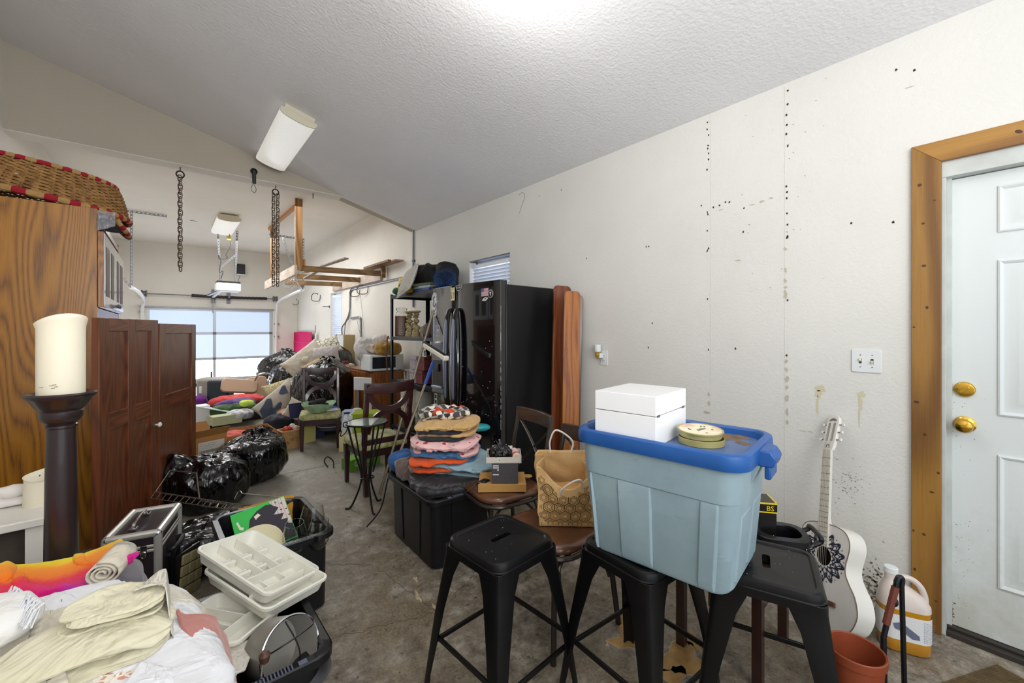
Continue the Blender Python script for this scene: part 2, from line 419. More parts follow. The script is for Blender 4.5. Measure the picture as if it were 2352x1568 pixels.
# concrete colour blends paler towards the garage door
sx = t.n('ShaderNodeSeparateXYZ'); g = t.n('ShaderNodeNewGeometry'); t.l(g.outputs['Position'], sx.inputs[0])
far = t.n('ShaderNodeMapRange', i_1=2.6, i_2=4.6); t.l(sx.outputs[1], far.inputs[0])
c = t.mix(t.math('MULTIPLY', far.outputs[0], .55), c, lin((176, 172, 162)))
spot = t.noise(cd, 22, 5, .65, .2)
c = t.mix(t.ramp(spot, ((.60, (0, 0, 0, 1)), (.68, (.7, .7, .7, 1)))), c, lin((52, 45, 38)))
t.col(c); t.bump(t.math('ADD', mid, t.math('MULTIPLY', fin, .4)), .35, .004)
t.set(Roughness=t.ramp(mid, ((.3, (.35, .35, .35, 1)), (.7, (.75, .75, .75, 1)))), Specular_IOR_Level=.4)
m_conc = t.mat
fl = struct(MB().box(LX-.3, WX+.3, -3, YF+.3, -.2, -.012).build('floor', M('joint_dirt', (62, 56, 48), .9)))
JY = 4.44
MB().box(LX-.1, WX+.1, -3, JY-.006, -.012, 0).build('slab', m_conc, fl, .003)
MB().box(LX-.1, WX+.1, JY+.006, YF+.1, -.012, 0).build('slab', m_conc, fl, .003)
# right wall with its window and door openings
W1 = (3.29, 4.03, 1.22, 2.175); W2 = (8.66, 9.42, .95, 2.165); DO = (-.74, .20, 0, 2.14)
mb = MB()
def wall_with_holes(mb, y0, y1, z1, holes, x0, x1):
    ys = sorted({y0, y1, *[h[0] for h in holes], *[h[1] for h in holes]})
    for a, b in zip(ys, ys[1:]):
        hs = [h for h in holes if h[0] < (a+b)/2 < h[1]]; z = 0
        for h in sorted(hs, key=lambda q: q[2]):
            if h[2] > z: mb.box(x0, x1, a, b, z, h[2])
            z = h[3]
        mb.box(x0, x1, a, b, z, z1)
wall_with_holes(mb, -3, YH+.07, 3.9, [W1, DO], WX, WX+.14)
wr = struct(mb.build('wall_right', m_wall, None))
mb = MB(); wall_with_holes(mb, YH+.07, YF+.2, ZF+.3, [W2], WX, WX+.14)
mb.build('garage_half', m_wallf, wr)
struct(MB().box(LX-.14, LX, -1.2, YF+.2, 0, 3.9).build('wall_left', m_wallf))
# far wall with the garage door opening
GX0, GX1, GZ = -.40, 2.12, 1.885
mb = MB(); mb.box(LX-.1, GX0, YF, YF+.15, 0, ZF+.2); mb.box(GX1, WX+.1, YF, YF+.15, 0, ZF+.2); mb.box(GX0, GX1, YF, YF+.15, GZ, ZF+.2)
struct(mb.build('wall_far', m_wallf))
# ceilings
mb = MB(); xl, xr = LX-.14, WX+.02
mb.add([(xl, -3, near_ceiling(xl)), (xr, -3, near_ceiling(xr)), (xr, YH+.06, near_ceiling(xr)), (xl, YH+.06, near_ceiling(xl)),
        (xl, -3, near_ceiling(xl)+.12), (xr, -3, near_ceiling(xr)+.12), (xr, YH+.06, near_ceiling(xr)+.12), (xl, YH+.06, near_ceiling(xl)+.12)],
       [(0, 3, 2, 1), (4, 5, 6, 7), (0, 1, 5, 4), (1, 2, 6, 5), (2, 3, 7, 6), (3, 0, 4, 7)])
struct(mb.build('ceiling', m_ceil))
struct(MB().box(LX-.14, WX+.14, YH+.1, YF+.1, ZF, ZF+.12).build('ceiling', m_wallf))
# gable header between the two halves: its underside is level, its top follows the slope
xk = WX-(ZB-ZN)/SL
mb = MB(); poly = [(LX-.02, ZB), (xk, ZB), (WX, ZN+.01), (WX, ZN+.6), (LX-.02, 4.1)]
mb.loft([[(x, YH, z) for x, z in poly], [(x, YH+.2, z) for x, z in poly]])
struct(mb.build('wall_header', m_head, None, smooth=0))
MB().box(LX, xk, YH+.004, YH+.196, ZB-.006, ZB+.001).build('soffit_lit_strip', m_wallf, None, smooth=0).__setitem__('kind', 'structure')  # paler strip paints the light reflected onto the header soffit
# wall and joint marks: screw holes, patches of filler, tape seams, drips
m_hole = M('screw_hole', (58, 50, 40), .9); m_patch = M('filler_patch', (186, 182, 164), .8); m_seam = M('tape_seam', (200, 198, 190), .8)
m_drip = M('dried_drip', (206, 198, 168), .6); m_mold = M('mould_stain', (140, 130, 110), .9); m_scuff = M('scuff_mark', (150, 146, 134), .9)
def on_wall(px, py): return P(px, py, x=WX)
def blot(mb, px, py, w, h, rot=0, n=9, j=.3, eps=.0012):
    p = on_wall(px, py); vs = [(WX-eps, p.y, p.z)]
    for i in range(n):
        a = 2*PI*i/n; k = 1+random.uniform(-j, j); yy = w/2*k*math.cos(a); zz = h/2*k*math.sin(a)
        vs.append((WX-eps, p.y+yy*math.cos(rot)-zz*math.sin(rot), p.z+yy*math.sin(rot)+zz*math.cos(rot)))
    mb.add(vs, [(0, i+1, (i+1) % n+1) for i in range(n)])
mb = MB()
for x, ys in ((1626, (281, 297, 310, 334, 341, 352, 366, 390, 487, 492, 530, 570, 574, 577, 687, 803)), (1808, (208, 240, 264, 287, 308, 335, 428, 441, 455, 490, 516, 543, 546, 689, 816)),
              (1707, (478, 532)), (1486, (566,)), (1492, (566,)), (1289, (436,)), (1240, (450,)), (1610, (472,)), (1640, (476,)), (1652, (472,)), (1668, (464,)), (1676, (464,)), (1348, (593,)), (1957, (512,)), (2051, (510,)), (1688, (800,)), (1498, (742,)), (1489, (798,)), (2058, (160,)), (2100, (162,))):
    for y in ys: blot(mb, x+random.uniform(-2, 2), y, .010, .013)
o = mb.build('screw_holes', m_hole, wr, smooth=0); o['kind'] = 'stuff'
mb = MB()
for x, y, w, h in ((1804, 571, .02, .02), (1804, 620, .014, .03), (1804, 645, .014, .03), (1804, 660, .02, .012), (1804, 676, .022, .06), (1806, 830, .018, .02), (1806, 848, .018, .03), (1807, 870, .02, .03), (1807, 890, .018, .025), (1807, 915, .02, .04), (1807, 945, .018, .035), (1808, 968, .018, .025), (1628, 905, .016, .03), (1628, 925, .018, .03), (1624, 947, .05, .014), (1844, 989, .03, .006), (1860, 991, .025, .006), (1728, 470, .03, .01), (1750, 463, .03, .012), (1770, 455, .03, .01), (1655, 482, .03, .006), (1695, 598, .03, .012), (2090, 200, .03, .008)):
    blot(mb, x, y, w, h, 0, 10, .4)
o = mb.build('filler_patches', m_patch, wr, smooth=0); o['kind'] = 'stuff'
mb = MB()
for px, y0, y1 in ((1632, 265, 980), (1802, 200, 1200)):
    p = on_wall(px, y0); q = on_wall(px, y1); mb.box(WX-.0008, WX+.001, p.y-.0008, p.y+.0008, q.z, p.z)
o = mb.build('tape_seams', m_seam, wr, smooth=0); o['kind'] = 'stuff'
mb = MB()
for x, y, w, h in ((1885, 893, .045, .03), (1880, 903, .03, .05), (1878, 930, .010, .12), (1978, 905, .03, .035), (1976, 925, .016, .07), (1974, 955, .006, .10)): blot(mb, x, y, w, h, 0, 12, .35)
o = mb.build('dried_drips', m_drip, wr, smooth=0); o['kind'] = 'stuff'
mb = MB()
for _ in range(150):
    a = random.gauss(2010, 26); b = random.gauss(1345, 26); blot(mb, a, b, random.uniform(.004, .018), random.uniform(.003, .014), random.uniform(0, 3), 7, .5)
for _ in range(60): blot(mb, random.gauss(1950, 26), random.gauss(1112, 22), random.uniform(.003, .010), random.uniform(.002, .006), .4, 6, .5)
for _ in range(30): blot(mb, random.gauss(1940, 30), random.gauss(1290, 30), random.uniform(.003, .012), random.uniform(.002, .008), .4, 6, .5)
for _ in range(26): blot(mb, random.uniform(1690, 1900), random.uniform(140, 700), random.uniform(.003, .012), .003, random.uniform(0, 1), 6, .5)
o = mb.build('mould_stains', m_mold, wr, smooth=0); o['kind'] = 'stuff'
# hair-like scratch near the ceiling
mb = MB(); mb.tube(smooth_path([on_wall(*q)+Vector((-.002, 0, 0)) for q in ((1192, 448), (1200, 442), (1206, 450), (1200, 468), (1193, 490))], 5), .0012, 4)
o = mb.build('scratch', m_hole, wr); o['kind'] = 'stuff'
# ------------------------------------------------------------------ door 1 with casing
m_door = NT('door_paint'); cd = m_door.coord(); nz = m_door.noise(cd, 5, 6, .7)
gx = m_door.n('ShaderNodeSeparateXYZ'); tcx = m_door.n('ShaderNodeTexCoord'); m_door.l(tcx.outputs['Object'], gx.inputs[0])
dirt = m_door.math('MULTIPLY', m_door.math('SUBTRACT', 1.1, gx.outputs[2]), nz)
m_door.col(m_door.mix(m_door.ramp(dirt, ((.25, (0, 0, 0, 1)), (.62, (.6, .6, .6, 1)))), lin((216, 222, 222)), lin((170, 166, 146))))
m_door.set(Roughness=.4); m_door.bump(m_door.noise(m_door.coord((60, 60, 3)), 8, 3), .08, .001); m_door = m_door.mat
m_jamb = M('jamb_paint', (200, 204, 200), .5, ns=8, na=.15)
m_pine = wood('knotty_cedar', (160, 116, 50), (112, 74, 28), 'z', 5, .45, 0, .2)
m_pineh = wood('knotty_cedar_head', (172, 126, 56), (126, 84, 34), 'y', 5, .45, 0, .2)
m_knot = M('wood_knot', (84, 52, 26), .5, ns=40)
dr = bpy.data.objects.new('door_1', None); COL.objects.link(dr); struct(dr); dr.location = (WX, 0, 0)
LXD = .055     # door face, local x
y0, y1 = -.72, .185
mb = MB(); mb.box(LXD, LXD+.045, y0, y1, .035, 2.065)
mb.build('door_leaf', m_door, dr, .002)
def panel(ya, yb, za, zb):
    mb = MB()
    def ring(i, x): return [(x, ya+i, za+i), (x, yb-i, za+i), (x, yb-i, zb-i), (x, ya+i, zb-i)]
    mb.loft([ring(0, LXD+.001), ring(0, LXD-.006), ring(.006, LXD-.009), ring(.012, LXD-.006), ring(.018, LXD+.0005), ring(.03, LXD+.0005), ring(.055, LXD-.006), ring(.06, LXD-.0065)], False, True)
    mb.build('door_panel', m_door, dr, 0, 30)
for ya, yb in ((-.245, .035), (-.60, -.33)):
    for za, zb in ((.265, .84), (1.01, 1.68), (1.80, 2.0)): panel(ya, yb, za, zb)
mb = MB(); mb.box(.0, .13, .186, .20, 0, 2.0685); mb.box(0, .13, -.74, .20, 2.0685, 2.14); mb.box(0, .13, -.74, -.722, 0, 2.068)
mb.box(.045, .056, .17, .19, 0, 2.07)
mb.build('jamb', m_jamb, dr, .002)
mb = MB(); mb.box(.0, .13, -.74, .186, .0, .022); mb.box(.03, .13, -.74, .186, .022, .034); mb.build('threshold', M('dark_sill', (52, 46, 42), .5), dr, .003)
m_brass = M('brass', (214, 170, 70), .16, 1); 
mb = MB(); R = Ry(-90)
mb.lathe([(.036, 0), (.036, .004), (.028, .010), (.012, .014), (.012, .03), (.020, .036), (.030, .048), (.031, .058), (.026, .068), (.012, .073), (.004, .0735)], 28, Tr(LXD, .132, .955) @ R)
mb.build('door_knob', m_brass, dr)
mb = MB(); mb.lathe([(.034, 0), (.034, .008), (.030, .014), (.018, .016)], 28, Tr(LXD, .132, 1.112) @ R); mb.box(-.03, -.012, -.006, .006, -.018, .018, Tr(LXD, .132, 1.112) @ Rx(50)); mb.build('deadbolt', m_brass, dr, .001)
for z in (.955, 1.112):
    mb = MB(); mb.box(LXD+.003, LXD+.035, .1852, .1856, z-.03, z+.03); mb.build('latch_plate', m_brass, dr)
mb = MB(); rn = random.Random(9)
def door_blot(px, py, w, h):
    p = P(px, py, x=WX+LXD); mb.add([(LXD-.0007, p.y, p.z)]+[(LXD-.0007, p.y+w*rn.uniform(.6, 1.3)*math.cos(a), p.z+h*rn.uniform(.6, 1.3)*math.sin(a)) for a in [2*PI*i/7 for i in range(7)]], [(0, i+1, (i+1) % 7+1) for i in range(7)])
for _ in range(90):
    x = min(2300, 2178+abs(rn.gauss(0, 34))); y = rn.uniform(1180, 1430) if rn.random() < .7 else rn.uniform(880, 1100); door_blot(x, y, rn.uniform(.0008, .0030), rn.uniform(.0006, .002))
mb.build('dirt_specks', m_mold, dr, 0, 0)['kind'] = 'stuff'
mb = MB()
for _ in range(36): door_blot(2176+abs(rn.gauss(0, 10)), 1428-abs(rn.gauss(0, 18)), rn.uniform(.002, .007), rn.uniform(.002, .006))
mb.build('rust_stain', M('rust_brown', (120, 96, 50), .8), dr, 0, 0)['kind'] = 'stuff'
casing = bpy.data.objects.new('trim_1', None); COL.objects.link(casing); struct(casing); casing.location = (WX, 0, 0)
mb = MB(); poly = [(.2, 0), (.298, 0), (.298, 2.235), (.2, 2.14)]
mb.loft([[(-.019, y, z) for y, z in poly], [(0, y, z) for y, z in poly]]); mb.build('casing_board', m_pine, casing, .002)
mb = MB(); poly = [(.2, 2.14), (.298, 2.235), (-.84, 2.235), (-.74, 2.14)]
mb.loft([[(-.019, y, z) for y, z in poly], [(0, y, z) for y, z in poly]]); mb.build('casing_board', m_pineh, casing, .002)
def knot(y, z, w, h, rot=0):
    mb = MB(); n = 12
    for k_, (s_, e_) in enumerate(((1, .0192), (.6, .0196))):
        vs = [(-e_, y, z)]+[(-e_, y+s_*(w*math.cos(2*PI*i/n)*math.cos(rot)-h*math.sin(2*PI*i/n)*math.sin(rot)), z+s_*(w*math.cos(2*PI*i/n)*math.sin(rot)+h*math.sin(2*PI*i/n)*math.cos(rot))) for i in range(n)]
        mb.add(vs, [(0, i+1, (i+1) % n+1) for i in range(n)])
    mb.build('knot', m_knot, casing, 0, 0)
for px, py, w, h in ((2112, 425, .008, .007), (2120, 513, .006, .005), (2146, 460, .005, .004), (2122, 610, .008, .006), (2129, 706, .005, .008), (2099, 751, .005, .004), (2105, 923, .010, .006), (2124, 998, .006, .006), (2155, 1086, .005, .006), (2122, 1227, .006, .006), (2098, 1218, .004, .005), (2101, 1307, .005, .007), (2140, 1130, .008, .004), (2150, 1380, .005, .004)):
    q = P(px, py, x=WX-.02); knot(q.y, q.z, w, h)
q = P(2340, 302, x=WX-.02); knot(q.y, q.z, .012, .007, .6)
# ------------------------------------------------------------------ windows with blinds
m_pane = NT('daylight_pane'); m_pane.set(Roughness=.25); m_pane.col(lin((200, 214, 235)))
m_pane.set(Emission_Color=lin((214, 226, 250)), Emission_Strength=1.3); m_pane = m_pane.mat
m_blind = M('blind_slat_white', (236, 240, 244), .4)
def window(name, W, tilt, slat=.045):
    w = bpy.data.objects.new(name, None); COL.objects.link(w); struct(w); w.location = (WX, W[0], W[2])
    wy = W[1]-W[0]; wz = W[3]-W[2]
    MB().box(.125, .135, 0, wy, 0, wz).build('pane', m_pane, w)
    mb = MB()
    for a, b, c, d in ((0, .03, 0, wz), (wy-.03, wy, 0, wz), (0, wy, 0, .03), (0, wy, wz-.03, wz)): mb.box(.095, .13, a, b, c, d)
    mb.build('window_frame', m_white, w, .003)
    MB().box(.03, .075, .012, wy-.012, wz-.085, wz-.045).build('head_rail', m_blind, w, .003)
    k = 0; z = wz-.115
    while z > .03:
        mb = MB(); mb.cb((0, 0, 0), (slat, wy-.03, .0025), Tr(.05, wy/2, z) @ Ry(tilt)); mb.build('slat', m_blind, w, 0, 0); z -= slat*.86
    for y in (.1, wy-.12):
        MB().tube([(.022, y, .04), (.022, y, wz-.05)], .0015, 5).build('cord', m_blind, w)
    MB().tube([(.02, wy*.08+.015, wz*.25), (.02, wy*.08+.015, wz-.06)], .004, 6).build('wand', m_blind, w)
    return w
window('window_1', W1, 52); window('window_2', W2, 50, .05)
# dark top lip of the first window: the strip of corner bead
MB().box(WX-.004, WX+.10, W1[0], W1[1], W1[3]-.012, W1[3]).build('trim_2', M('dark_bead', (84, 84, 84), .4, .6)).__setitem__('kind', 'structure')
# ------------------------------------------------------------------ garage door (door_2)
gd = bpy.data.objects.new('door_2', None); COL.objects.link(gd); struct(gd); gd.location = (0, YF+.05, 0)
m_alu = M('anodised_frame', (190, 192, 196), .35, .55)
def gpane(nm, c, e):
    t = NT(nm); t.col(lin(c)); t.set(Roughness=.3, Emission_Color=lin(c), Emission_Strength=e); return t.mat
m_g = [gpane('frosted_pane_low', (240, 246, 255), 22.0), gpane('frosted_pane_mid', (236, 243, 255), 13.0), gpane('frosted_pane_high', (190, 206, 236), .75), gpane('frosted_pane_top', (180, 198, 232), .72)]
# section bounds in the picture: rails at y 765, 822, 873
zz = [.16, P(540, 878, y=YF).z, P(540, 822, y=YF).z, P(540, 765, y=YF).z, GZ-.02]
xm = P(493, 760, y=YF).x
for i in range(4):
    za, zb = zz[i]+.03, zz[i+1]-.03
    for xa, xb in ((GX0+.06, xm-.03), (xm+.03, GX1-.07)):
        MB().box(xa, xb, .012, .02, za, zb).build('pane', m_g[i], gd)
for i in range(5):
    z = zz[i]
    MB().box(GX0, GX1, 0, .03, z-.03, z+.03 if i < 4 else z+.02).build('rail', m_alu, gd, .004)
MB().box(GX0, GX1, 0, .03, 0, .13).build('rail', m_alu, gd, .004)
for xa, xb in ((GX0, GX0+.06), (xm-.03, xm+.03), (GX1-.07, GX1)):
    MB().box(xa, xb, -.006, .03, .0, GZ).build('stile', m_alu, gd, .004)
m_galv = M('galvanised_steel', (150, 153, 156), .4, .8, ns=30, na=.3)
m_galvd = M('dull_steel', (112, 114, 118), .45, .7)
for i in range(1, 4):
    for x in (xm, GX1-.04):
        MB().box(x-.035, x+.035, -.014, -.006, zz[i]-.03, zz[i]+.03).build('hinge', m_galvd, gd, .002)
# ================================================================== things hung and fixed in the room
m_pipe = M('conduit_grey', (128, 132, 138), .35, .7); m_pipew = M('conduit_painted', (226, 228, 226), .45)
m_black = M('black_plastic', (24, 24, 27), .38); m_blackm = M('black_metal', (26, 25, 27), .35, .3)
m_lens = NT('prismatic_lens'); m_lens.col(lin((244, 245, 244))); m_lens.set(Roughness=.35, Emission_Color=lin((255, 253, 246)), Emission_Strength=.34)
wv = m_lens.n('ShaderNodeTexWave', i_Scale=26.0, wave_type='BANDS', bands_direction='X'); m_lens.l(m_lens.coord(), wv.inputs['Vector']); m_lens.bump(wv.outputs['Fac'], .3, .003); m_lens = m_lens.mat
m_fixt = M('fixture_enamel', (206, 200, 178), .5)
def fixture(label, x, y, z, w, ln, tilt, dep=.075):
    t = thing('ceiling_light', label, 'light'); t.location = (x, y, z); t.rotation_euler = (0, math.radians(tilt), 0)
    mb = MB(); mb.box(-w*.42, w*.42, 0, ln, -.045, 0); mb.build('housing', m_fixt, t, .004)
    mb = MB()
    prof = [(-w/2, -.038), (-w/2, -.058)]+[(w/2*math.sin(a), -.058-(dep-.045)*math.cos(a)**.6) for a in [i*PI/16*.98 for i in range(-8, 9)]]+[(w/2, -.058), (w/2, -.038)]
    mb.loft([[(a, .012, b) for a, b in prof], [(a, ln-.012, b) for a, b in prof]]); mb.build('lens', m_lens, t, 0, 50)
    for yy in (0, ln-.012):
        mb = MB(); mb.loft([[(a*1.01, yy, b*1.01) for a, b in prof], [(a*1.01, yy+.012, b*1.01) for a, b in prof]]); mb.build('end_cap', m_fixt, t, .002, 50)
    return t
xn = .875
fixture('wraparound fluorescent light on the sloped ceiling near the header', xn, 3.90, near_ceiling(xn), .29, 1.28, 14.8, .09)
fixture('small fluorescent light on the flat garage ceiling above the door opener', .80, 8.55, ZF-.02, .34, 1.35, 0, .1)
# porcelain ceiling bulb just above the frame
t = thing('ceiling_bulb', 'bare bulb in a porcelain holder on the sloped ceiling at the top of the frame', 'light', (1.10, 1.55, near_ceiling(1.10)))
MB().lathe([(.03, -.06), (.05, -.04), (.055, -.012), (.055, .004)], 20).build('lamp_holder', m_white, t)
# metal conduits
def conduit(label, pts, r=.012, mat=m_pipe, straps=()):
    t = thing('conduit', label, 'pipe')
    MB().tube(pts, r, 10).build('pipe', mat, t)
    for s in straps: 
        mb = MB(); mb.box(WX-.004, WX, s[1]-.035, s[1]+.035, s[2]-.012, s[2]+.012); mb.tube([(WX-.02, s[1], s[2]-.012), (WX-.02, s[1], s[2]+.012)], r*1.4, 10); mb.build('strap', m_galvd, t)
    return t
cw = WX-.018
q0 = P(949, 524, x=cw); q1 = P(949, 700, x=cw)
conduit('vertical steel conduit rising behind the black shelf to the sloped ceiling', [(cw, 5.44, 1.7), (cw, 5.44, near_ceiling(cw)+.4)], .014, m_pipe, ((cw, 5.44, 2.36), (cw, 5.44, 1.9)))
a = P(934, 637, x=cw); b = P(815, 663, x=cw); c_ = P(803, 672, x=cw); d_ = P(803, 712, x=cw)
zc = 2.155; yb_ = 8.05
conduit('long conduit running level under the wooden ledger then turning down to the breaker panel', smooth_path([(cw, 5.48, zc), (cw, 6.5, zc), (cw, 7.75, zc)], 3)+smooth_path([(cw, 7.95, zc), (cw, 8.08, zc-.04), (cw, 8.11, zc-.14)], 4)+[(cw, 8.12, 1.80)], .016, m_pipe)
# breaker panel with its pipes
pz0 = P(800, 846, x=WX).z; pz1 = P(800, 768, x=WX).z
py0, py1 = P(806, 800, x=WX-.12).y, P(787, 800, x=WX-.16).y
t = thing('breaker_panel', 'tall beige electrical panel box fixed to the wall above the pillow pile', 'electrical panel', (WX, 8.0, 0))
pxf = .24
m_beige = M('panel_beige', (168, 148, 104), .5, .1); m_beige2 = M('panel_front', (208, 206, 196), .4)
yA = P(803, 800, x=WX-.10).y-8.0
MB().box(-.20, 0, yA, yA+.42, pz0, pz1).build('housing', m_beige, t, .004)
MB().box(-.215, -.20, yA+.01, yA+.41, pz0+.02, pz1-.01).build('cover', m_beige2, t, .003)
mb = MB(); mb.box(-.222, -.214, yA+.16, yA+.28, pz0+.08, pz0+.30); mb.build('breaker_row', m_black, t, .002)
for i in range(4): MB().box(-.232, -.222, yA+.18, yA+.26, pz0+.10+i*.05, pz0+.125+i*.05).build('breaker', M('breaker_grey', (90, 90, 96), .5), t, .001)
def pipe(pts, r=.013): return MB().tube(smooth_path(pts, 5), r, 9)
pp = lambda px, py, k=.02: P(px, py, x=WX-k)
conduit('curved grey conduit bending from the level pipe into the top of the breaker panel', smooth_path([(cw, 8.12, 1.80), (cw-.01, 8.17, 1.66), (cw-.03, 8.30, 1.52), (cw-.08, 8.34, 1.42), (cw-.09, 8.30, pz1)], 5), .013)
conduit('short conduit beside the curved one entering the same panel', smooth_path([(cw, 8.12, 1.80), (cw-.02, 8.12, 1.62), (cw-.05, 8.22, 1.50), (cw-.09, 8.17, pz1)], 5), .011)
conduit('hooked conduit dropping down the wall right of the breaker panel', smooth_path([(cw, 8.05, 1.60), (cw, 7.75, 1.61), (cw, 7.58, 1.60), (cw, 7.54, 1.50), (cw, 7.52, .9), (cw, 7.52, .72)], 5), .017)
# thin hanging cord and wall hooks
t = MB().tube(smooth_path([pp(828, 678), pp(830, 700), pp(836, 760), pp(833, 772), pp(827, 765), pp(820, 735)], 6), .003, 5).build('loose_wire', M('cord_grey', (120, 118, 116), .6)); tag(t, 'thin grey cord dangling from a wall hook beside the conduit', 'cord')
m_rust = M('rusty_steel', (92, 60, 44), .6, .5, ns=60)
def hook(label, px, py, s, mat=m_blackm):
    p = P(px, py, x=WX); y, z = p.y, p.z
    t = thing('wall_hook', label, 'hook', (WX, y, z), group='screw-in storage hooks')
    del t['group']
    pts = [(0, 0, 0), (-.03*s, 0, 0), (-.06*s, .0, -.03*s), (-.10*s, -.02, -.09*s), (-.16*s, -.04, -.09*s), (-.22*s, -.05, -.06*s), (-.23*s, -.05, 0)]
    pts = [(0, 0, .1*s), (-.07*s, .02, .12*s), (-.12*s, .02, .05*s), (-.11*s, .0, -.04*s), (-.04*s, -.10*s, -.06*s), (-.02*s, -.22*s, -.04*s), (-.03*s, -.30*s, .06*s)]
    MB().tube(smooth_path(pts, 4), .007*s, 7).build('hook_arm', mat, t)
    MB().lathe([(.018, 0), (.018, .004), (.008, .010)], 10, Tr(0, 0, .1*s) @ Ry(-90)).build('screw_base', mat, t)
    return t
hook('black storage hook nearest the garage door track', 682, 695, .9); hook('black storage hook on the wall above the pink towel', 730, 686, 1.1)
hook('rusty storage hook tucked against the conduit bend', 818, 675, .9, m_rust); hook('rusty storage hook with a cord hung on it', 836, 669, .95, m_rust)
# small bracket near the second window
t = thing('wall_bracket', 'small steel peg sticking out beside the far window', 'bracket', P(757, 704, x=WX)); mb = MB(); mb.tube([(0, 0, 0), (-.13, .05, 0)], .01, 8); mb.build('peg', m_galvd, t); MB().lathe([(.03, 0), (.03, .01)], 10, Ry(-90)).build('washer', m_galvd, t)
# perforated angle iron
def angle_iron(mb, a, b, w=.032):
    a = Vector(a); b = Vector(b); L = (b-a).length; B = basis(a, b-a, (0, -1, .02) if abs((b-a).normalized().y) < .9 else (0, 0, 1))
    n = max(2, int(L/.055)); h = L/n
    # flange with a row of real slots, second flange solid
    mb.box(0, L, -w/2, -w/2+.003, -w*.7, 0, B)
    for s in (-1, 1): mb.box(0, L, s*w*.36-w*.14, s*w*.36+w*.14, -.0025, 0, B)
    for i in range(n+1): mb.box(max(0, i*h-.012), min(L, i*h+.012), -w*.25, w*.25, -.0025, 0, B)
def track_set(label, xt, side, ytop, zb):
    t = thing('track_hanger', label, 'bracket')
    return t
# left rail
def V3(*a): return Vector(a)
def garage_track(label, px_v, px_h, py_h, yh, top_px):
    t = thing('garage_door_track', label, 'track')
    return t
yl = 9.3
HL = P(302, 660, y=yl)     # lower end of left hanger
TL = Vector((HL.x, yl, ZF-.03))
t = thing('track_hanger', 'perforated steel hanger holding the garage track beside the wicker basket', 'bracket')
for a, b in ((TL, HL), ((TL.x-.10, yl, ZF-.03), (TL.x+.45, yl, ZF-.03)), ((TL.x-.45, yl, ZF-.2-.45), HL)):
    mb = MB(); angle_iron(mb, a, b); mb.build('angle_iron', m_galv, t, 0, 0)
def channel(mb, pts, w=.05):
    pts = smooth_path(pts, 6); mb.tube(pts, w*.5, 6)
t = thing('garage_door_track', 'curved white steel track at the left of the garage door', 'track')
xq = GX0-.06
MB().tube(smooth_path([HL, P(320, 672, y=10.6), P(330, 688, y=YF-.35), (xq, YF-.12, GZ-.05), (xq, YF-.10, GZ-.4), (xq, YF-.10, 1.0), (xq, YF-.10, .02)], 6), .032, 6).build('rail', m_pipew, t)
for z in (GZ-.1, 1.35, .8): MB().box(xq-.06, xq+.03, YF-.09, YF, z-.02, z+.02).build('wall_clip', m_galv, t, .002)
yr = 8.9
HR = P(697, 664, y=yr); TR_ = Vector((HR.x, yr, ZF-.03))
t = thing('track_hanger', 'perforated steel hanger holding the garage track beside the wooden rack', 'bracket')
for a, b in ((P(697, 549, y=yr), HR), (P(619, 538, y=yr), P(699, 549, y=yr)), (P(650, 545, y=yr), P(672, 614, y=yr)), (P(680, 635, y=yr), HR)):
    mb = MB(); angle_iron(mb, a, b); mb.build('angle_iron', m_galv, t, 0, 0)
t = thing('garage_door_track', 'curved white steel track at the right of the garage door', 'track')
xq = GX1+.06
MB().tube(smooth_path([HR, P(665, 678, y=10.4), P(640, 692, y=YF-.5), (xq, YF-.2, GZ+.02), (xq, YF-.10, GZ-.3), (xq, YF-.10, 1.0), (xq, YF-.10, .02)], 6), .032, 6).build('rail', m_pipew, t)
for z in (GZ-.35, 1.2, .75, .4): MB().box(xq-.03, xq+.08, YF-.09, YF, z-.02, z+.02).build('wall_clip', m_galv, t, .002)
# torsion spring
ys = YF-.12; A = P(331, 674, y=ys); B_ = P(632, 686, y=ys)
zt = (A.z+B_.z)/2
t = thing('torsion_spring', 'black torsion spring on its steel shaft above the garage door', 'spring')
MB().tube([(A.x, ys, zt), (B_.x, ys, zt)], .013, 8).build('shaft', m_galv, t)
S0 = P(440, 678, y=ys).x; S1 = P(613, 684, y=ys).x; n = 40
MB().tube([(S0+(S1-S0)*i/n, ys, zt-.012*math.sin(PI*i/n)+.004*math.sin(i*3)) for i in range(n+1)], .036, 12).build('spring', m_black, t)
for x in (A.x, B_.x): MB().lathe([(.07, -.05), (.075, -.03), (.06, -.02), (.06, .02), (.075, .03), (.07, .05)], 18, Tr(x, ys, zt) @ Ry(90)).build('cable_drum', m_galvd, t)
for x, dz in ((P(491, 690, y=ys).x, -.14), (P(526, 685, y=ys).x, -.13)):
    MB().box(x-.04, x+.04, YF-.02, YF, zt-.16, zt+.18).build('anchor_plate', m_galvd, t, .002)
    MB().box(x-.02, x+.02, ys-.04, YF, zt-.03, zt+.03).build('bearing', m_galvd, t, .004)
x = P(490, 700, y=ys).x; MB().box(x-.012, x+.012, YF-.05, YF-.02, GZ-.10, zt).build('pull_bar', m_galv, t, .001)
# header seal across the opening
t = MB().box(GX0-.1, GX1+.03, YF-.03, YF, GZ+.0, GZ+.035).build('trim_3', m_galv); struct(t)
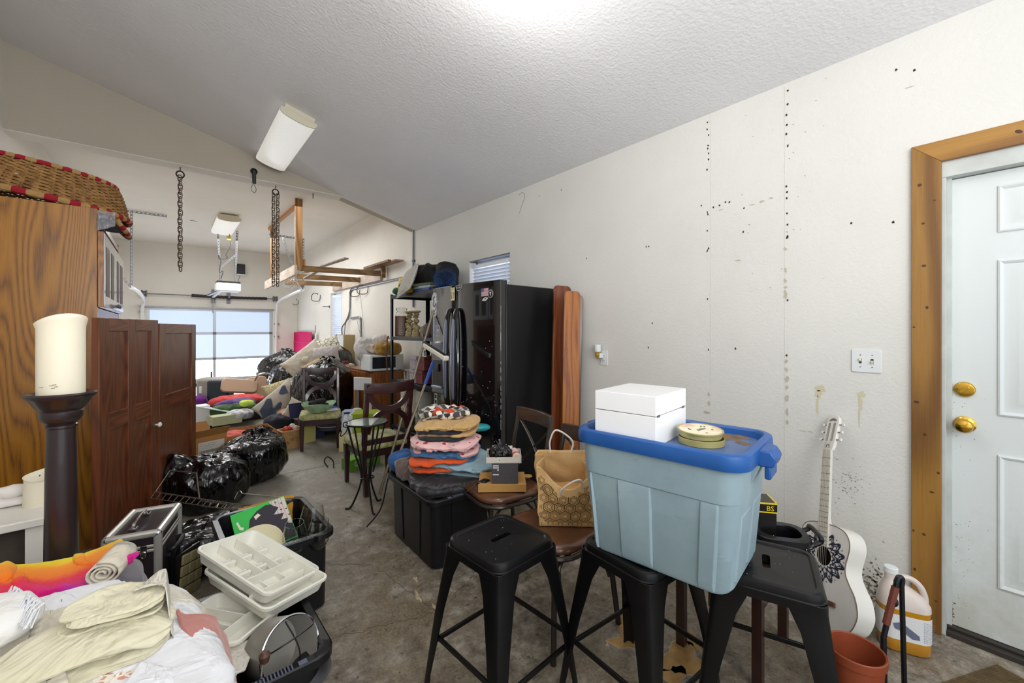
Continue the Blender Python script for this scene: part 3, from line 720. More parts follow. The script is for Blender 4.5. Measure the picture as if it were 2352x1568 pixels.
# garage door opener hung on perforated straps
yo = 9.85
t = thing('garage_door_opener', 'white garage door opener hanging on perforated straps from the ceiling', 'opener')
bL, bR = P(507, 645, y=yo), P(540, 645, y=yo); tL, tR = P(500, 514, y=yo), P(545, 520, y=yo)
for a, b in (((tL.x, yo, ZF-.02), (bL.x, yo, bL.z)), ((tR.x, yo, ZF-.02), (bR.x, yo, bR.z)), (P(507, 615, y=yo), P(543, 584, y=yo))):
    mb = MB(); angle_iron(mb, a, b); mb.build('strap', m_galvd, t, 0, 0)
mb = MB(); angle_iron(mb, P(437, 504, y=yo-.35), P(508, 513, y=yo-.2)); mb.build('strap', m_galvd, t, 0, 0)
cxo = (bL.x+bR.x)/2; zo = P(522, 662, y=yo).z
MB().prism(rr(.40, .46, .05), zo-.06, zo+.09, Tr(cxo, yo+.05, 0)).build('housing', M('opener_white', (236, 238, 242), .35), t, .012)
MB().box(cxo-.19, cxo+.19, yo-.17, yo+.2, zo+.09, zo+.13).build('mount_plate', m_black, t, .006)
MB().bar((cxo-.06, yo+.25, zo+.0), (P(489, 690, y=YF-.1).x, YF-.1, zt-.02), .05, .035).build('rail', M('rail_white', (226, 228, 236), .4), t, .004)
MB().bar((cxo-.11, yo-.1, zo-.03), (cxo-.30, yo+.25, zo-.14), .06, .02).build('arm', M('arm_dark', (60, 70, 90), .4), t, .002)
t = MB().tube(smooth_path([P(529, 524, y=yo-.1), P(527, 545, y=yo-.1), P(530, 560, y=yo-.1), P(519, 585, y=yo-.1), P(523, 592, y=yo-.1), P(505, 595, y=yo-.1), P(502, 585, y=yo-.1), P(507, 600, y=yo-.1), P(504, 625, y=yo-.1), P(512, 622, y=yo-.1), P(508, 640, y=yo-.1)], 5), .006, 6).build('extension_cable', m_black); tag(t, 'tangled black power cord wound round the opener straps', 'cord')
t = MB().box(*(lambda p: (p.x-.03, p.x+.03, p.y-.02, p.y+.02, p.z-.04, p.z+.04))(P(526, 547, y=yo-.12))).build('cord_plug', M('plug_yellow', (190, 170, 60), .5)); tag(t, 'yellow plug on the opener power cord under the ceiling light', 'plug')
# black control box with wire
p0 = P(543, 632, y=YF); p1 = P(562, 608, y=YF)
t = thing('wall_box', 'black square box on the wall above the garage door', 'box'); MB().box(p0.x, p1.x, YF-.10, YF, p0.z+.03, p1.z).build('cover', m_black, t, .006); MB().box(p0.x, p1.x, YF-.11, YF, p0.z-.01, p0.z+.03).build('base', m_white, t, .004)
MB().tube(smooth_path([P(551, 632, y=YF-.05), P(546, 650, y=YF-.1), P(551, 662, y=YF-.1), P(543, 672, y=YF-.1), P(538, 668, y=YF-.1), P(545, 664, y=YF-.1)], 5), .005, 5).build('wire', m_black, t)
# chains hanging from the header soffit
m_chain = M('chain_steel', (112, 100, 88), .4, .8)
def link_mesh(L, w, r):
    mb = MB(); pts = []
    for i in range(14):
        a = 2*PI*i/14; pts.append((w*math.cos(a), 0, (L/2-w)*(1 if math.sin(a) >= 0 else -1)+w*math.sin(a)))
    return mb.tube(pts, r, 5, closed=True)
def chain(label, px, py0, py1, y, n, L, xs=(0,)):
    a = P(px, py0, y=y); t = thing('chain', label, 'chain', (a.x, y, ZB))
    MB().tube([(0, 0, 0), (0, 0, -.05)], .004, 6).build('eye_screw', m_blackm, t)
    mb = MB(); mb.tube([(.032*math.cos(2*PI*i/16), 0, -.08+.034*math.sin(2*PI*i/16)) for i in range(16)], .007, 6, closed=True); mb.build('ring', m_blackm, t)
    zend = P(px, py1, y=y).z-ZB
    first = None
    for x in xs:
        for k in range(n):
            z = -.12+(zend+.12)*k/(n-1)
            if first is None: o = first = link_mesh(L, L*.30, L*.085).build('link', m_chain, t)
            else: o = first.copy(); COL.objects.link(o); o.parent = t
            o.location = (x+random.uniform(-.002, .002), 0, z); o.rotation_euler = (0, 0, (PI/2 if k % 2 else 0)+.5)
    return t
chain('single steel chain hanging from the header near the wicker basket', 414, 378, 616, YH+.10, 22, .066)
chain('doubled steel chain hanging from the header beside the wooden rack', 633, 425, 652, YH+.10, 26, .062, (-.022, .022))
# black clip with a steel loop under the header
p = P(583, 394, y=YH); t = thing('hanging_hook', 'black rubber-coated clip on the header face with a steel loop below', 'hook', p)
MB().lathe([(.035, 0), (.035, .012), (.02, .02)], 16, Rx(90)).build('base', m_black, t)
MB().box(-.018, .018, -.035, -.012, -.14, .01).build('grip', m_black, t, .006)
MB().tube(smooth_path([(0, -.025, -.13), (-.03, -.03, -.2), (0, -.025, -.24), (.02, -.02, -.2), (.0, -.02, -.15)], 4), .004, 6).build('wire_loop', m_galv, t)
# small rusty screw in soffit
t = MB().tube([P(719, 447, y=YH+.1)+V3(0, 0, .03), P(719, 456, y=YH+.1)], .005, 6).build('ceiling_screw', m_blackm); tag(t, 'single screw in the header soffit right of the wooden rack', 'screw')
# ------------------------------------------------------------------ hanging wooden storage rack
m_fir = wood('fir_framing', (176, 130, 78), (124, 84, 44), 'z', 6, .55, 0, 0); m_fird = wood('fir_joist', (132, 98, 50), (92, 64, 30), 'x', 6, .55, 0, 0); m_firl = wood('fir_ceiling', (206, 150, 96), (164, 108, 60), 'y', 6, .55, 0, 0); m_white_wood = M('limewashed_board', (206, 192, 178), .7, ns=9, c2=(176, 156, 138), st=(1, .3, 1), bs=30, ba=.2)
rk = thing('storage_rack', 'wooden storage rack hung from the garage ceiling and ledger on the wall', 'rack')
TY = 6.0
# posts: near post px 683, far post behind the chain px 628
ZR = 2.05
pA = P(686, 620, y=6.92); pB = P(628, 652, y=9.1)
zr = P(686, 622, y=6.35).z
MB().box(pA.x-.05, pA.x+.05, 6.90, 6.94, pA.z, ZF).build('post', m_fir, rk, .002)
MB().box(pA.x+.0, pA.x+.10, 6.94, 6.98, pA.z+.02, pA.z+.18).build('cleat', m_fir, rk, .002)
MB().box(pB.x-.05, pB.x+.05, 9.08, 9.12, pB.z, ZF).build('post', m_fir, rk, .002)
MB().bar(P(690, 455, y=6.98)+V3(.0, 0, -.03), P(618, 524, y=9.25)+V3(0, 0, .02), .04, .13).build('ceiling_board', m_firl, rk, .002)
MB().bar(P(566, 482, y=8.45), P(674, 496, y=8.35), .04, .05).build('ceiling_board', m_fird, rk, .002)
MB().bar(P(688, 620, y=6.88)+V3(-.05, 0, .0), P(617, 656, y=9.3)+V3(-.05, 0, .0), .04, .15).build('rim_board', m_white_wood, rk, .002)
zj = [pA.z+.09]
def joist(p, q): MB().bar(p, q, .04, .085).build('joist', m_fird, rk, .002)
joist(P(690, 616, y=6.95), P(875, 628, x=WX-.04)); joist(P(682, 634, y=7.86), P(827, 643, x=WX-.04)); joist(P(655, 648, y=8.96), P(785, 653, x=WX-.04))
lz0 = 2.19; MB().box(WX-.04, WX, 6.58, 9.15, lz0, lz0+.15).build('ledger', m_white_wood, rk, .003)
MB().box(WX-.10, WX-.04, 6.36, 6.42, lz0+.02, lz0+.20).build('cleat', m_fird, rk, .002)
mb = MB(); mb.box(WX-.15, WX-.02, 5.75, 7.2, lz0+.205, lz0+.225); mb.build('plank', M('weathered_plank', (178, 150, 130), .7, ns=20, c2=(128, 84, 64)), rk, .002)
MB().box(WX-.20, WX-.15, 5.9, 6.9, lz0+.202, lz0+.235).build('plank', m_fird, rk, .002)
for a, b, w_ in ((P(727, 622, y=7.3), P(796, 603, y=6.7), .09), (P(700, 646, y=7.6), P(740, 626, y=7.0), .06), (P(700, 632, y=7.3), P(728, 624, y=6.9), .08)):
    MB().bar(a+V3(0, 0, .05), b+V3(0, 0, .07), w_, .02).build('loose_slat', M('grey_slat', (170, 156, 142), .7, ns=15), rk, .001)
# wire hangers hung on the rim board
m_wire = M('hanger_wire', (196, 196, 196), .35, .3)
for k, (px, rz_) in enumerate(((658, 20), (667, -25), (676, 60), (681, 5))):
    p = P(px, 652, y=8.6); o = MB().tube(smooth_path([(0, 0, .07), (.02, 0, .10), (.0, 0, .12), (-.03, 0, .10)], 3)+[(0, 0, .06)], .004, 5).tube([(0, 0, .06), (-.19, 0, -.06), (.19, 0, -.06)], .005, 5, closed=True).build('wire_hanger', m_wire)
    o.location = p; o.rotation_euler = (0, .1*k, math.radians(rz_+40)); tag(o, ('leftmost', 'second from left', 'sharply turned', 'rightmost')[k]+' white wire hanger in the bunch hooked under the wooden rack', 'hanger', 'coat hangers under the rack')
# ------------------------------------------------------------------ pink towel on its rail
m_pink = M('magenta_towel', (205, 8, 96), .9, sheen=.0, bs=240, ba=.5, bd=.002)
t = thing('towel_rail', 'wall hanger rail holding the magenta towel', 'rail', (WX, 0, 0))
A = P(722, 764, x=WX-.03); B_ = P(667, 772, x=WX-.03)
MB().tube([(-.06, A.y, A.z), (-.06, B_.y, A.z)], .008, 8).build('bar', m_white, t)
for y in (A.y+.02, B_.y-.5): MB().box(-.012, -.004, y-.008, y+.008, A.z, A.z+.18).build('strap', m_galvd, t)
def tow(u, v):
    y = A.y+(B_.y-A.y)*u*.98+.02; zb = P(700, 832, x=WX).z-.03
    return (WX-.075-.02*math.sin(u*9+1)*v-.012*math.sin(u*23)*v, y+.02*math.sin(v*7), A.z+.012-(A.z-zb)*v+.01*math.sin(u*5))
mb = MB(); mb.grid(30, 20, tow); o = mb.build('towel', m_pink, None, 0, 180, 1, .012); tag(o, 'bright magenta towel hanging on the wall behind the pillow pile', 'towel')
mb = MB()
for v in (.34, .66):
    mb.grid(20, 2, lambda u, w, v=v: (tow(u, v)[0]-.016, tow(u, v)[1], tow(u, v)[2]+.015*w))
mb.build('woven_stripe', M('towel_stripe', (226, 60, 130), .8), o, 0, 180)
# white cloth beside it
p = P(724, 800, x=WX-.05); o = MB().grid(6, 10, lambda u, v: (WX-.05-.01*math.sin(u*6), p.y-.03+.14*u-.06, P(724, 764, x=WX).z-.42*v)).build('white_cloth', m_white, None, 0, 180, 0, .006); tag(o, 'narrow white cloth hanging at the edge of the magenta towel', 'cloth')
# ------------------------------------------------------------------ switch plate, outlet with night light
p = P(1990, 829, x=WX); t = thing('light_switch', 'white double toggle switch plate on the wall left of the door casing', 'switch', (WX, p.y, p.z))
MB().prism(rr(.116, .114, .006), 0, .006, Ry(-90) @ Rz(90)).build('plate', m_white, t, .002)
for y, up in ((.023, 1), (-.023, -1)):
    MB().box(-.0068, -.0055, y-.0055, y+.0055, -.0125, .0125).build('slot', M('switch_shadow', (70, 62, 40), .8), t)
    MB().box(-.018, -.004, y-.004, y+.004, -.006, .006, Ry(25*up) ).build('toggle', M('ivory_toggle', (220, 214, 190), .35), t, .001)
    for z in (.030, -.030): MB().lathe([(.003, 0), (.002, .001)], 8, Tr(-.006, y, z) @ Ry(-90)).build('screw', m_galvd, t)
p = P(1388, 822, x=WX); t = thing('outlet', 'white wall outlet with a small night light plugged in', 'outlet', (WX, p.y, p.z))
MB().prism(rr(.115, .072, .006), 0, .005, Ry(-90)).build('plate', m_white, t, .002)
for z in (-.02, .02):
    MB().prism(rr(.028, .034, .012), .005, .0075, Tr(0, 0, z) @ Ry(-90)).build('socket', m_white, t)
    MB().box(-.0082, -.007, -.007, -.005, z-.005, z+.006).box(-.0082, -.007, .005, .007, z-.005, z+.006).build('slot', m_black, t)
t = thing('night_light', 'small white night light with amber bulb plugged into the wall outlet', 'night light', (WX, p.y+.02, p.z+.03))
MB().cb((-.028, 0, -.01), (.04, .03, .04)).build('plug_body', m_white, t, .004)
MB().lathe([(.024, .0), (.028, .01), (.028, .055), (.02, .06)], 18, Tr(-.048, .01, .02)).build('shade', m_white, t)
MB().ell((-.048, .01, -.002), (.020, .020, .028)).build('bulb', M('amber_glass', (200, 150, 40), .1, tr=.4), t)
# ================================================================== refrigerator
m_gloss = M('gloss_black_door', (15, 16, 20), .13, 0, coat=1, ns=2.5, na=.3); m_matte = M('fridge_side_black', (19, 19, 21), .36, .1, bs=90, ba=.15, bd=.001)
m_hand = M('handle_black', (22, 20, 20), .28); m_silver = M('handle_silver', (150, 160, 184), .25, .6)
fr = thing('refrigerator', 'black side-by-side refrigerator with water dispenser and magnets against the wall', 'refrigerator', (2.0, 2.57, 0), 2)
FW = 1.02; FD = .66; FH = 1.775
mb = MB(); mb.box(.075, FD, 0, FW, .04, FH-.03); mb.build('cabinet', m_matte, fr, .006)
MB().box(.06, .12, .01, FW-.01, .0, .09).build('kick_grille', m_black, fr, .003)
ys_ = .565    # near door 0..ys_, far (freezer) door ys_..FW
def bowed(ya, yb, z0, z1, cut=None):
    mb = MB(); n = 14; prof = []
    for i in range(n+1):
        y = ya+(yb-ya)*i/n; e = min(i/n, 1-i/n)
        b = -.035*(1-(2*(y)/FW-1)**2)-.018*min(1, (e/.08))**.5
        prof.append((.018+b, y))
    prof += [(.07, yb), (.07, ya)]
    mb.loft([[(x, y, z0) for x, y in prof], [(x, y, z1) for x, y in prof]])
    return mb
bowed(.0, ys_-.003, .10, FH).build('door', m_gloss, fr, .004, 40)
# freezer door with the dispenser recess: built as four sections round the opening
dz0, dz1 = .88, 1.20; dy0, dy1 = ys_+.17, FW-.06
fz = bowed(ys_+.003, FW, .10, FH).build('door', m_gloss, fr, .004, 40)
mb = MB(); mb.box(.02, .10, .02, FW*.1, FH-.03, FH+.005); mb.box(.02, .10, FW*.9, FW-.02, FH-.03, FH+.005); mb.build('hinge_cover', m_matte, fr, .003)
def pr(x, y):   # bow of the door front at y
    return .018-.035*(1-(2*y/FW-1)**2)-.018
mb = MB(); y = (dy0+dy1)/2; w = .20
Md = Tr(pr(0, y)-.0, y, 0)
mb.box(-.012, .03, -w/2-.02, w/2+.02, .78, 1.27, Md); d1 = mb.build('dispenser', M('dispenser_trim', (30, 31, 36), .2, coat=.8), fr, .012)
MB().box(-.0135, -.008, -w/2, w/2, .86, 1.10, Md).build('recess', M('recess_black', (9, 9, 10), .35), d1, .006)
MB().box(-.016, -.010, -w/2+.01, w/2-.01, 1.14, 1.25, Md).build('control_panel', M('control_panel_grey', (92, 98, 112), .25, .3), d1, .012)
mb = MB(); mb.box(-.04, -.012, -w/2+.01, w/2-.01, .835, .86, Md); mb.build('drip_tray', m_silver, d1, .006)
MB().box(-.030, -.012, -.02, .02, .99, 1.06, Md).build('paddle', m_black, d1, .004)
for y in (ys_-.062, ys_+.062):
    b = pr(0, y); pts = smooth_path([(b+.005, y, 1.56), (b-.03, y, 1.535), (b-.052, y, 1.40), (b-.060, y, 1.10), (b-.052, y, .82), (b-.03, y, .68), (b+.005, y, .65)], 6)
    h = MB().tube(pts, [.012+.025*math.sin(PI*i/(len(pts)-1))**.35 for i in range(len(pts))], 14, flat=.55).build('handle', m_hand, fr)
    pts2 = [Vector((q[0]-.0135, q[1]-.004, q[2])) for q in pts[9:-10]]
    MB().tube(pts2, [.008+.019*math.sin(PI*i/(len(pts2)-1))**.5 for i in range(len(pts2))], 10, flat=.45).build('grip_inlay', m_silver, h)
mb = MB(); mb.box(-.052, -.02, ys_-.07, ys_+.07, .60, .635); mb.build('handle_highlight', M('handle_glint', (186, 196, 212), .25, .6), fr, .004)  # bright bar stands in for the highlight at the handle ends
# worn white chips down the door edge
m_chip = M('paint_chip', (210, 210, 206), .6); mb = MB()
for _ in range(34):
    z = random.choice((random.uniform(.6, 1.7), random.gauss(1.45, .06), random.gauss(.95, .1))); s = random.uniform(.002, .012); mb.box(.0165, .0185, -.0008, .0006, z-s*1.6, z+s*1.6)
for _ in range(40):
    y = random.uniform(.02, .5); z = random.uniform(.3, 1.3); s = random.uniform(.001, .0028); mb.box(pr(0, y)-.0022, pr(0, y)-.0005, y-s, y+s, z-s, z+s)
o = mb.build('chips', m_chip, fr, 0, 0); o['kind'] = 'stuff'
# magnets and stickers, each a thing of its own on the door
def magnet(name, label, y, z, builder, cat='magnet'):
    t = thing(name, label, cat); t.parent = None
    Mx = Tr(2.0, 2.57, 0) @ Rz(2) @ Tr(pr(0, y)-.003, y, z) @ basis((0, 0, 0), (0, -1, 0), (-1, 0, 0)) 
    t.matrix_world = Mx; builder(t); return t
# local frame: x to the viewer's right, z out of the door, y up
m_ink = M('ink_dark', (40, 42, 48), .6); m_cream = M('sticker_cream', (228, 222, 176), .6); m_paperw = M('sticker_white', (222, 224, 228), .5)
m_red = M('flag_red', (190, 24, 40), .6); m_blue = M('flag_blue', (26, 86, 160), .6)
def flag(t):
    MB().box(-.045, .045, -.032, .032, 0, .002).build('sheet', m_paperw, t)
    for i in range(7): MB().box(-.045 if i > 3 else -.008, .045, .032-.0092*i-.0046, .032-.0092*i, .002, .0026).build('stripe', m_red, t)
    MB().box(-.045, -.008, .0, .032, .002, .0028).build('canton', m_blue, t)
    mb = MB()
    for i in range(4):
        for j in range(3): mb.box(-.041+i*.009, -.039+i*.009, .006+j*.009, .008+j*.009, .0028, .003)
    mb.build('stars', m_paperw, t, 0, 0)['kind'] = 'stuff'
magnet('flag_magnet', 'stars and stripes flag magnet near the top of the wider door', .155, 1.685, flag)
def oval(t):
    MB().lathe([(.034, 0), (.034, .002), (.03, .004), (.001, .004)], 28).build('rim', M('badge_rim', (170, 166, 160), .4, .4), t)
    MB().lathe([(.027, .004), (.0, .0045)], 28).build('face', m_ink, t)
    mb = MB(); mb.prism([(-.012, .012), (.014, .014), (.006, .002), (.003, -.016), (-.002, -.016), (-.003, .0)], .0046, .0054); mb.build('emblem', m_paperw, t, 0, 0)
magnet('round_magnet', 'round dark magnet with a pale emblem beside the flag', .088, 1.668, oval)
def car(t):
    mb = MB(); mb.prism([(-.04, -.008), (-.03, -.014), (.01, -.016), (.036, .002), (.04, .01), (.02, .013), (.0, .016), (-.026, .006)], 0, .004); mb.build('shape', M('silver_magnet', (214, 212, 206), .35, .3), t, .001, 0)
    MB().prism([(-.012, .0), (.008, -.004), (.016, .006), (.0, .010)], .004, .005).build('window', m_galvd, t, 0, 0)
magnet('shaped_magnet', 'small silver magnet just under the flag', .15, 1.628, car)
def kite(t):
    def tr(k, z0, z1, m): MB().prism([(-.045*k, .018*k), (.045*k, .024*k), (.042*k, -.010*k), (.016*k, -.024*k), (-.022*k, -.024*k)], z0, z1).build('sheet' if k == 1 else 'inset', m, t, 0, 0)
    tr(1, 0, .001, m_paperw); tr(.88, .001, .0014, m_ink)
    mb = MB(); scribble(mb, -.034, .034, .004, .018, .0014, .002, 3, .013); mb.build('lettering', m_paperw, t, 0, 0)
kite2 = kite
magnet('door_sticker', 'shield-shaped black and white lettered sticker at the top of the door gap', ys_-.06, 1.745, kite2, 'sticker')
def creamc(t):
    MB().box(-.032, .032, -.06, .055, 0, .001).build('sheet', m_cream, t)
    mb = MB(); scribble(mb, -.026, .027, .036, .014, .001, .0018, 8, .012); scribble(mb, -.014, .022, .049, .006, .001, .0018, 9, .006); mb.build('lettering', m_ink, t, 0, 0)
    mb = MB(); mb.tube(smooth_path([(-.018, .018, .002), (-.022, -.01, .002), (-.014, -.03, .002), (-.018, -.045, .002)], 4), .003, 5); mb.tube(smooth_path([(.006, .0, .002), (.016, .01, .002), (.02, -.01, .002), (.01, -.02, .002), (.018, -.04, .002)], 4), .002, 5); mb.build('drawing', m_ink, t)
magnet('door_sticker', 'cream sticker with dark lettering at the top of the narrow door', ys_+.035, 1.70, creamc, 'sticker')
def seah(t):
    mb = MB(); mb.prism([(.062*math.cos(a), .115*math.sin(a)) for a in [2*PI*i/32 for i in range(32)]], 0, .001); mb.build('sheet', m_paperw, t, 0, 0)
    mb = MB(); pts = smooth_path([(.006, .075, .0015), (-.02, .06, .0015), (-.012, .03, .0015), (-.026, .0, .0015), (.0, -.02, .0015), (.02, .01, .0015), (.028, -.03, .0015), (.0, -.06, .0015), (-.012, -.08, .0015), (.006, -.09, .0015)], 5)
    mb.tube(pts, [.010*(1-.6*i/len(pts)) for i in range(len(pts))], 6, flat=.1); mb.tube([(.050*math.cos(2*PI*i/30), .10*math.sin(2*PI*i/30), .001) for i in range(30)], .0012, 4, closed=True); mb.build('drawing', M('sticker_grey_ink', (84, 88, 104), .6), t)
magnet('door_sticker', 'oval white sticker with a curled dark creature on the narrow door', FW-.075, 1.62, seah, 'sticker')
def wset(t):
    MB().box(-.034, .034, -.05, .05, 0, .001).build('sheet', m_paperw, t); MB().box(-.030, .030, -.046, .046, .001, .0014).build('inset', M('sticker_grey', (140, 144, 156), .5), t)
    MB().ell((0, .004, .0016), (.012, .014, .001)).build('figure', m_paperw, t); MB().box(-.002, .002, -.04, -.01, .0014, .002).build('stem', m_paperw, t)
magnet('door_sticker', 'small square framed sticker above the dispenser', FW-.15, 1.37, wset, 'sticker')
def strip(t):
    MB().box(-.022, .022, -.075, .075, 0, .001).build('sheet', m_paperw, t)
    for i in range(3): MB().box(-.018, .018, -.068+i*.048, -.032+i*.048, .001, .0015).build('photo', M('photo_dark', (44, 48, 62), .4), t)
magnet('photo_strip', 'strip of three small photos below the dispenser', FW-.10, .70, strip, 'photo strip')
# ================================================================== leaning planks
def plank(label, top, bot, w, th, mat, ang=0):
    t = thing('plank', label, 'plank'); top = Vector(top); bot = Vector(bot); L = (top-bot).length
    t.matrix_world = basis(bot, top-bot, (math.sin(math.radians(ang))*-1, -math.cos(math.radians(ang)), 0))
    # local x along the board, z the face towards the room
    poly = [(0, -w/2), (L-.03, -w/2), (L-.008, -w/2+.012), (L, -w/2+.03), (L, w/2-.03), (L-.008, w/2-.012), (L-.03, w/2), (0, w/2)]
    o = MB().prism(poly, -th, 0).build('board', mat, t, .003, 30)
    mb = MB()
    for k in range(5): mb.lathe([(.003, 0), (.001, .0006)], 8, Tr(.1+(L-.2)*k/4, random.uniform(-.3, .3)*w, 0))
    mb.build('nail_holes', m_hole, t)['kind'] = 'stuff'; return t
def mk_axis(m, ax):   # wood whose grain runs along the local x
    return m
m_red_board = oak('stained_board_x', (126, 66, 30), (110, 54, 24), (84, 38, 18), 2.2, 'x', 9); m_or_board = oak('amber_board_x', (170, 104, 30), (150, 84, 20), (114, 58, 14), 2.2, 'x', 9); m_dk_board = oak('brown_board_x', (104, 54, 30), (90, 44, 24), (70, 32, 18), 2.2, 'x', 9)
plank('tall reddish-brown plank leaning right beside the refrigerator', P(1293, 656, y=2.43), (2.43, 2.33, 0), .16, .025, m_red_board, 20)
plank('amber plank leaning between the two darker planks', P(1315, 668, y=2.26), (2.42, 2.21, 0), .14, .022, m_or_board, 25)
plank('short dark brown plank nearest the wall outlet', P(1326, 677, y=2.32), (2.53, 2.28, 0), .10, .022, m_dk_board, 40)
# ================================================================== black steel shelf unit
m_shelf = M('shelf_steel', (22, 27, 38), .3, .5)
X0, X1, Y0, Y1 = 2.13, 2.66, 3.86, 4.95; SZ = [.20, .76, 1.29, 1.80]
sh = thing('shelf_unit', 'black steel shelf unit loaded with storage beside the refrigerator', 'shelf', (0, 0, 0))
for x in (X0, X1):
    for y in (Y0, Y1):
        sx_ = 1 if x == X0 else -1; sy_ = 1 if y == Y0 else -1
        mb = MB(); mb.box(min(x, x+sx_*.04), max(x, x+sx_*.04), min(y, y+sy_*.003), max(y, y+sy_*.003), 0, SZ[-1]+.02); mb.box(min(x, x+sx_*.003), max(x, x+sx_*.003), min(y, y+sy_*.04), max(y, y+sy_*.04), 0, SZ[-1]+.02); mb.build('post', m_shelf, sh, 0, 0)
for z in SZ:
    s = MB().box(X0+.004, X1-.004, Y0+.004, Y1-.004, z-.006, z).build('shelf', M('shelf_board', (60, 62, 70), .5), sh, .001)
    for a in ((X0+.001, X0+.012, Y0+.01, Y1-.01), (X1-.012, X1-.001, Y0+.01, Y1-.01), (X0+.01, X1-.01, Y0+.001, Y0+.012), (X0+.01, X1-.01, Y1-.012, Y1-.001)):
        MB().box(a[0], a[1], a[2], a[3], z-.035, z+.004).build('beam', m_shelf, s, .002)
# ================================================================== left side: tall oak cabinet and what stands on it
m_oak = oak('golden_oak_veneer', (170, 114, 22), (150, 96, 14), (108, 64, 8)); m_oaks = oak('golden_oak_edge', (164, 104, 20), (142, 84, 14), (104, 58, 8), 2.5)
m_brn = oak('brown_oak', (120, 66, 36), (104, 54, 30), (74, 38, 22), 1.6, 'z', 20); m_brnh = oak('brown_oak_rail', (130, 70, 36), (112, 56, 28), (70, 36, 20), 1.6, 'x', 20)
cb = thing('tall_cabinet', 'tall golden oak cabinet against the left wall with the wicker basket on top', 'cabinet', (0, 0, 0))
CXF = -.352; CY0 = 3.71; CY1 = 5.20; CZ = 2.15
MB().box(LX+.01, CXF, CY0, CY0+.02, 0, CZ).build('side_panel', m_oak, cb, .001)
MB().box(LX+.01, CXF-.02, CY0+.02, CY1, CZ-.02, CZ).build('top_panel', m_oak, cb)
MB().box(LX+.02, CXF-.03, CY0+.02, CY1-.02, .05, CZ-.02).build('carcass', M('cabinet_inside', (84, 56, 26), .6), cb)
MB().box(LX+.01, CXF, CY1-.02, CY1, 0, CZ).build('side_panel', m_oaks, cb)
mb = MB(); mb.box(CXF-.02, CXF, CY0+.021, CY0+.05, 0, CZ-.021); mb.box(CXF-.02, CXF, CY1-.05, CY1-.021, 0, CZ-.021); mb.box(CXF-.02, CXF-.001, CY0+.021, CY1-.021, CZ-.06, CZ-.021); mb.box(CXF-.02, CXF-.001, CY0+.021, CY1-.021, 1.44, 1.52); mb.build('face_frame', m_oaks, cb, .001)
m_dpw = M('door_glare_white', (226, 230, 238), .12, coat=.6)  # white paints the garage door's reflection on glossy brown wood
m_slot = M('door_slot_brown', (58, 26, 12), .4)
for k in range(2):
    ya = CY0+.001+k*.74; yb = ya+.73
    d = MB().box(CXF+.002, CXF+.030, ya, yb, 1.525, 2.01).build('cabinet_door', m_oaks, cb, .002)
    MB().box(CXF+.0285, CXF+.0325, ya+.012, yb-.012, 1.535, 2.0).build('glare_face', m_dpw, d)
    for j in range(2):
        y = ya+.11+j*.31; MB().box(CXF+.031, CXF+.0345, y, y+.19, 1.60, 1.93).build('slot_panel', m_slot, d, .001)
    MB().lathe([(.007, 0), (.007, .012), (.014, .018), (.015, .028), (.004, .034)], 14, Tr(CXF+.03, yb-.05 if k == 0 else ya+.05, 1.56) @ Ry(90)).build('door_knob', m_galvd, d)
for k in range(2):
    ya = CY0+.03+k*.72; MB().box(CXF+.002, CXF+.022, ya, ya+.70, .08, 1.43).build('cabinet_door', m_oaks, cb, .002)
# ------------------------------------------------------------------ wicker basket upside down on the cabinet
m_sea = M('seagrass', (166, 124, 72), .75, ns=30, c2=(112, 78, 40), bs=120, ba=.6, bd=.003); m_tan = M('raffia_tan', (178, 140, 84), .8, ns=30, na=.3, bs=150, ba=.5); m_redr = M('raffia_red', (150, 14, 34), .8, bs=150, ba=.5)
bk = thing('wicker_basket', 'oval seagrass basket with red and tan checked rims upside down on the oak cabinet', 'basket', (-.625, 4.01, 2.182)); bk.rotation_euler = (math.radians(1), math.radians(7.5), math.radians(2))
BA, BB, BH = .41, .29, .225      # half axes at the rim, height
def bp(a, z, off=0):
    k = 1-.16*(z/BH)-.06*(z/BH)**3; ax = (BA*k+off)*math.copysign(abs(math.cos(a))**.85, math.cos(a)); ay = (BB*k+off)*math.copysign(abs(math.sin(a))**.85, math.sin(a))
    return (ax, ay, z)
mb = MB(); NR = 17; NS = 56
for r_ in range(NR):
    z = .035+(BH-.06)*r_/(NR-1); n = 224; ph = r_ % 2
    pts = [bp(2*PI*i/n, z+.0025*math.sin(PI*(i*NS/n)+PI*ph+1.2), .0055*math.sin(PI*(i*NS/n)+PI*ph)) for i in range(n)]
    mb.tube(pts, .0062, 5, closed=True)
o = mb.build('woven_wall', m_sea, bk); o['kind'] = 'stuff'
mb = MB()
for i in range(NS): mb.tube([bp(2*PI*i/NS, .0, 0), bp(2*PI*i/NS, BH*.5, 0), bp(2*PI*i/NS, BH, -.004)], .0045, 4)
o = mb.build('stakes', m_tan, bk); o['kind'] = 'stuff'
def band(name, z, r, off, n=60, zz=0):
    mb = MB()
    for i in range(n):
        mb.cur = 1 if i % 2 else 0; pts = [bp(2*PI*(i+j/4)/n, z, off) for j in range(5)]
        mb.tube(pts, [r*.86, r*1.06, r*1.1, r*1.06, r*.86], 8, flat=1.0, cap=True)
    return mb.build(name, [m_tan, m_redr], bk)
band('rim_band', .014, .020, .002, 54); band('base_band', BH, .014, -.004, 50)
mb = MB(); mb.loft([[bp(2*PI*i/60, BH-.006, -.01) for i in range(60)]], True, False); mb.grid(2, 2, lambda u, v: (0, 0, BH-.01)); o = MB().loft([[bp(2*PI*i/60, BH-.002, -.012) for i in range(60)], [bp(2*PI*i/60, BH-.008, -.012) for i in range(60)]]).build('base', m_sea, bk)
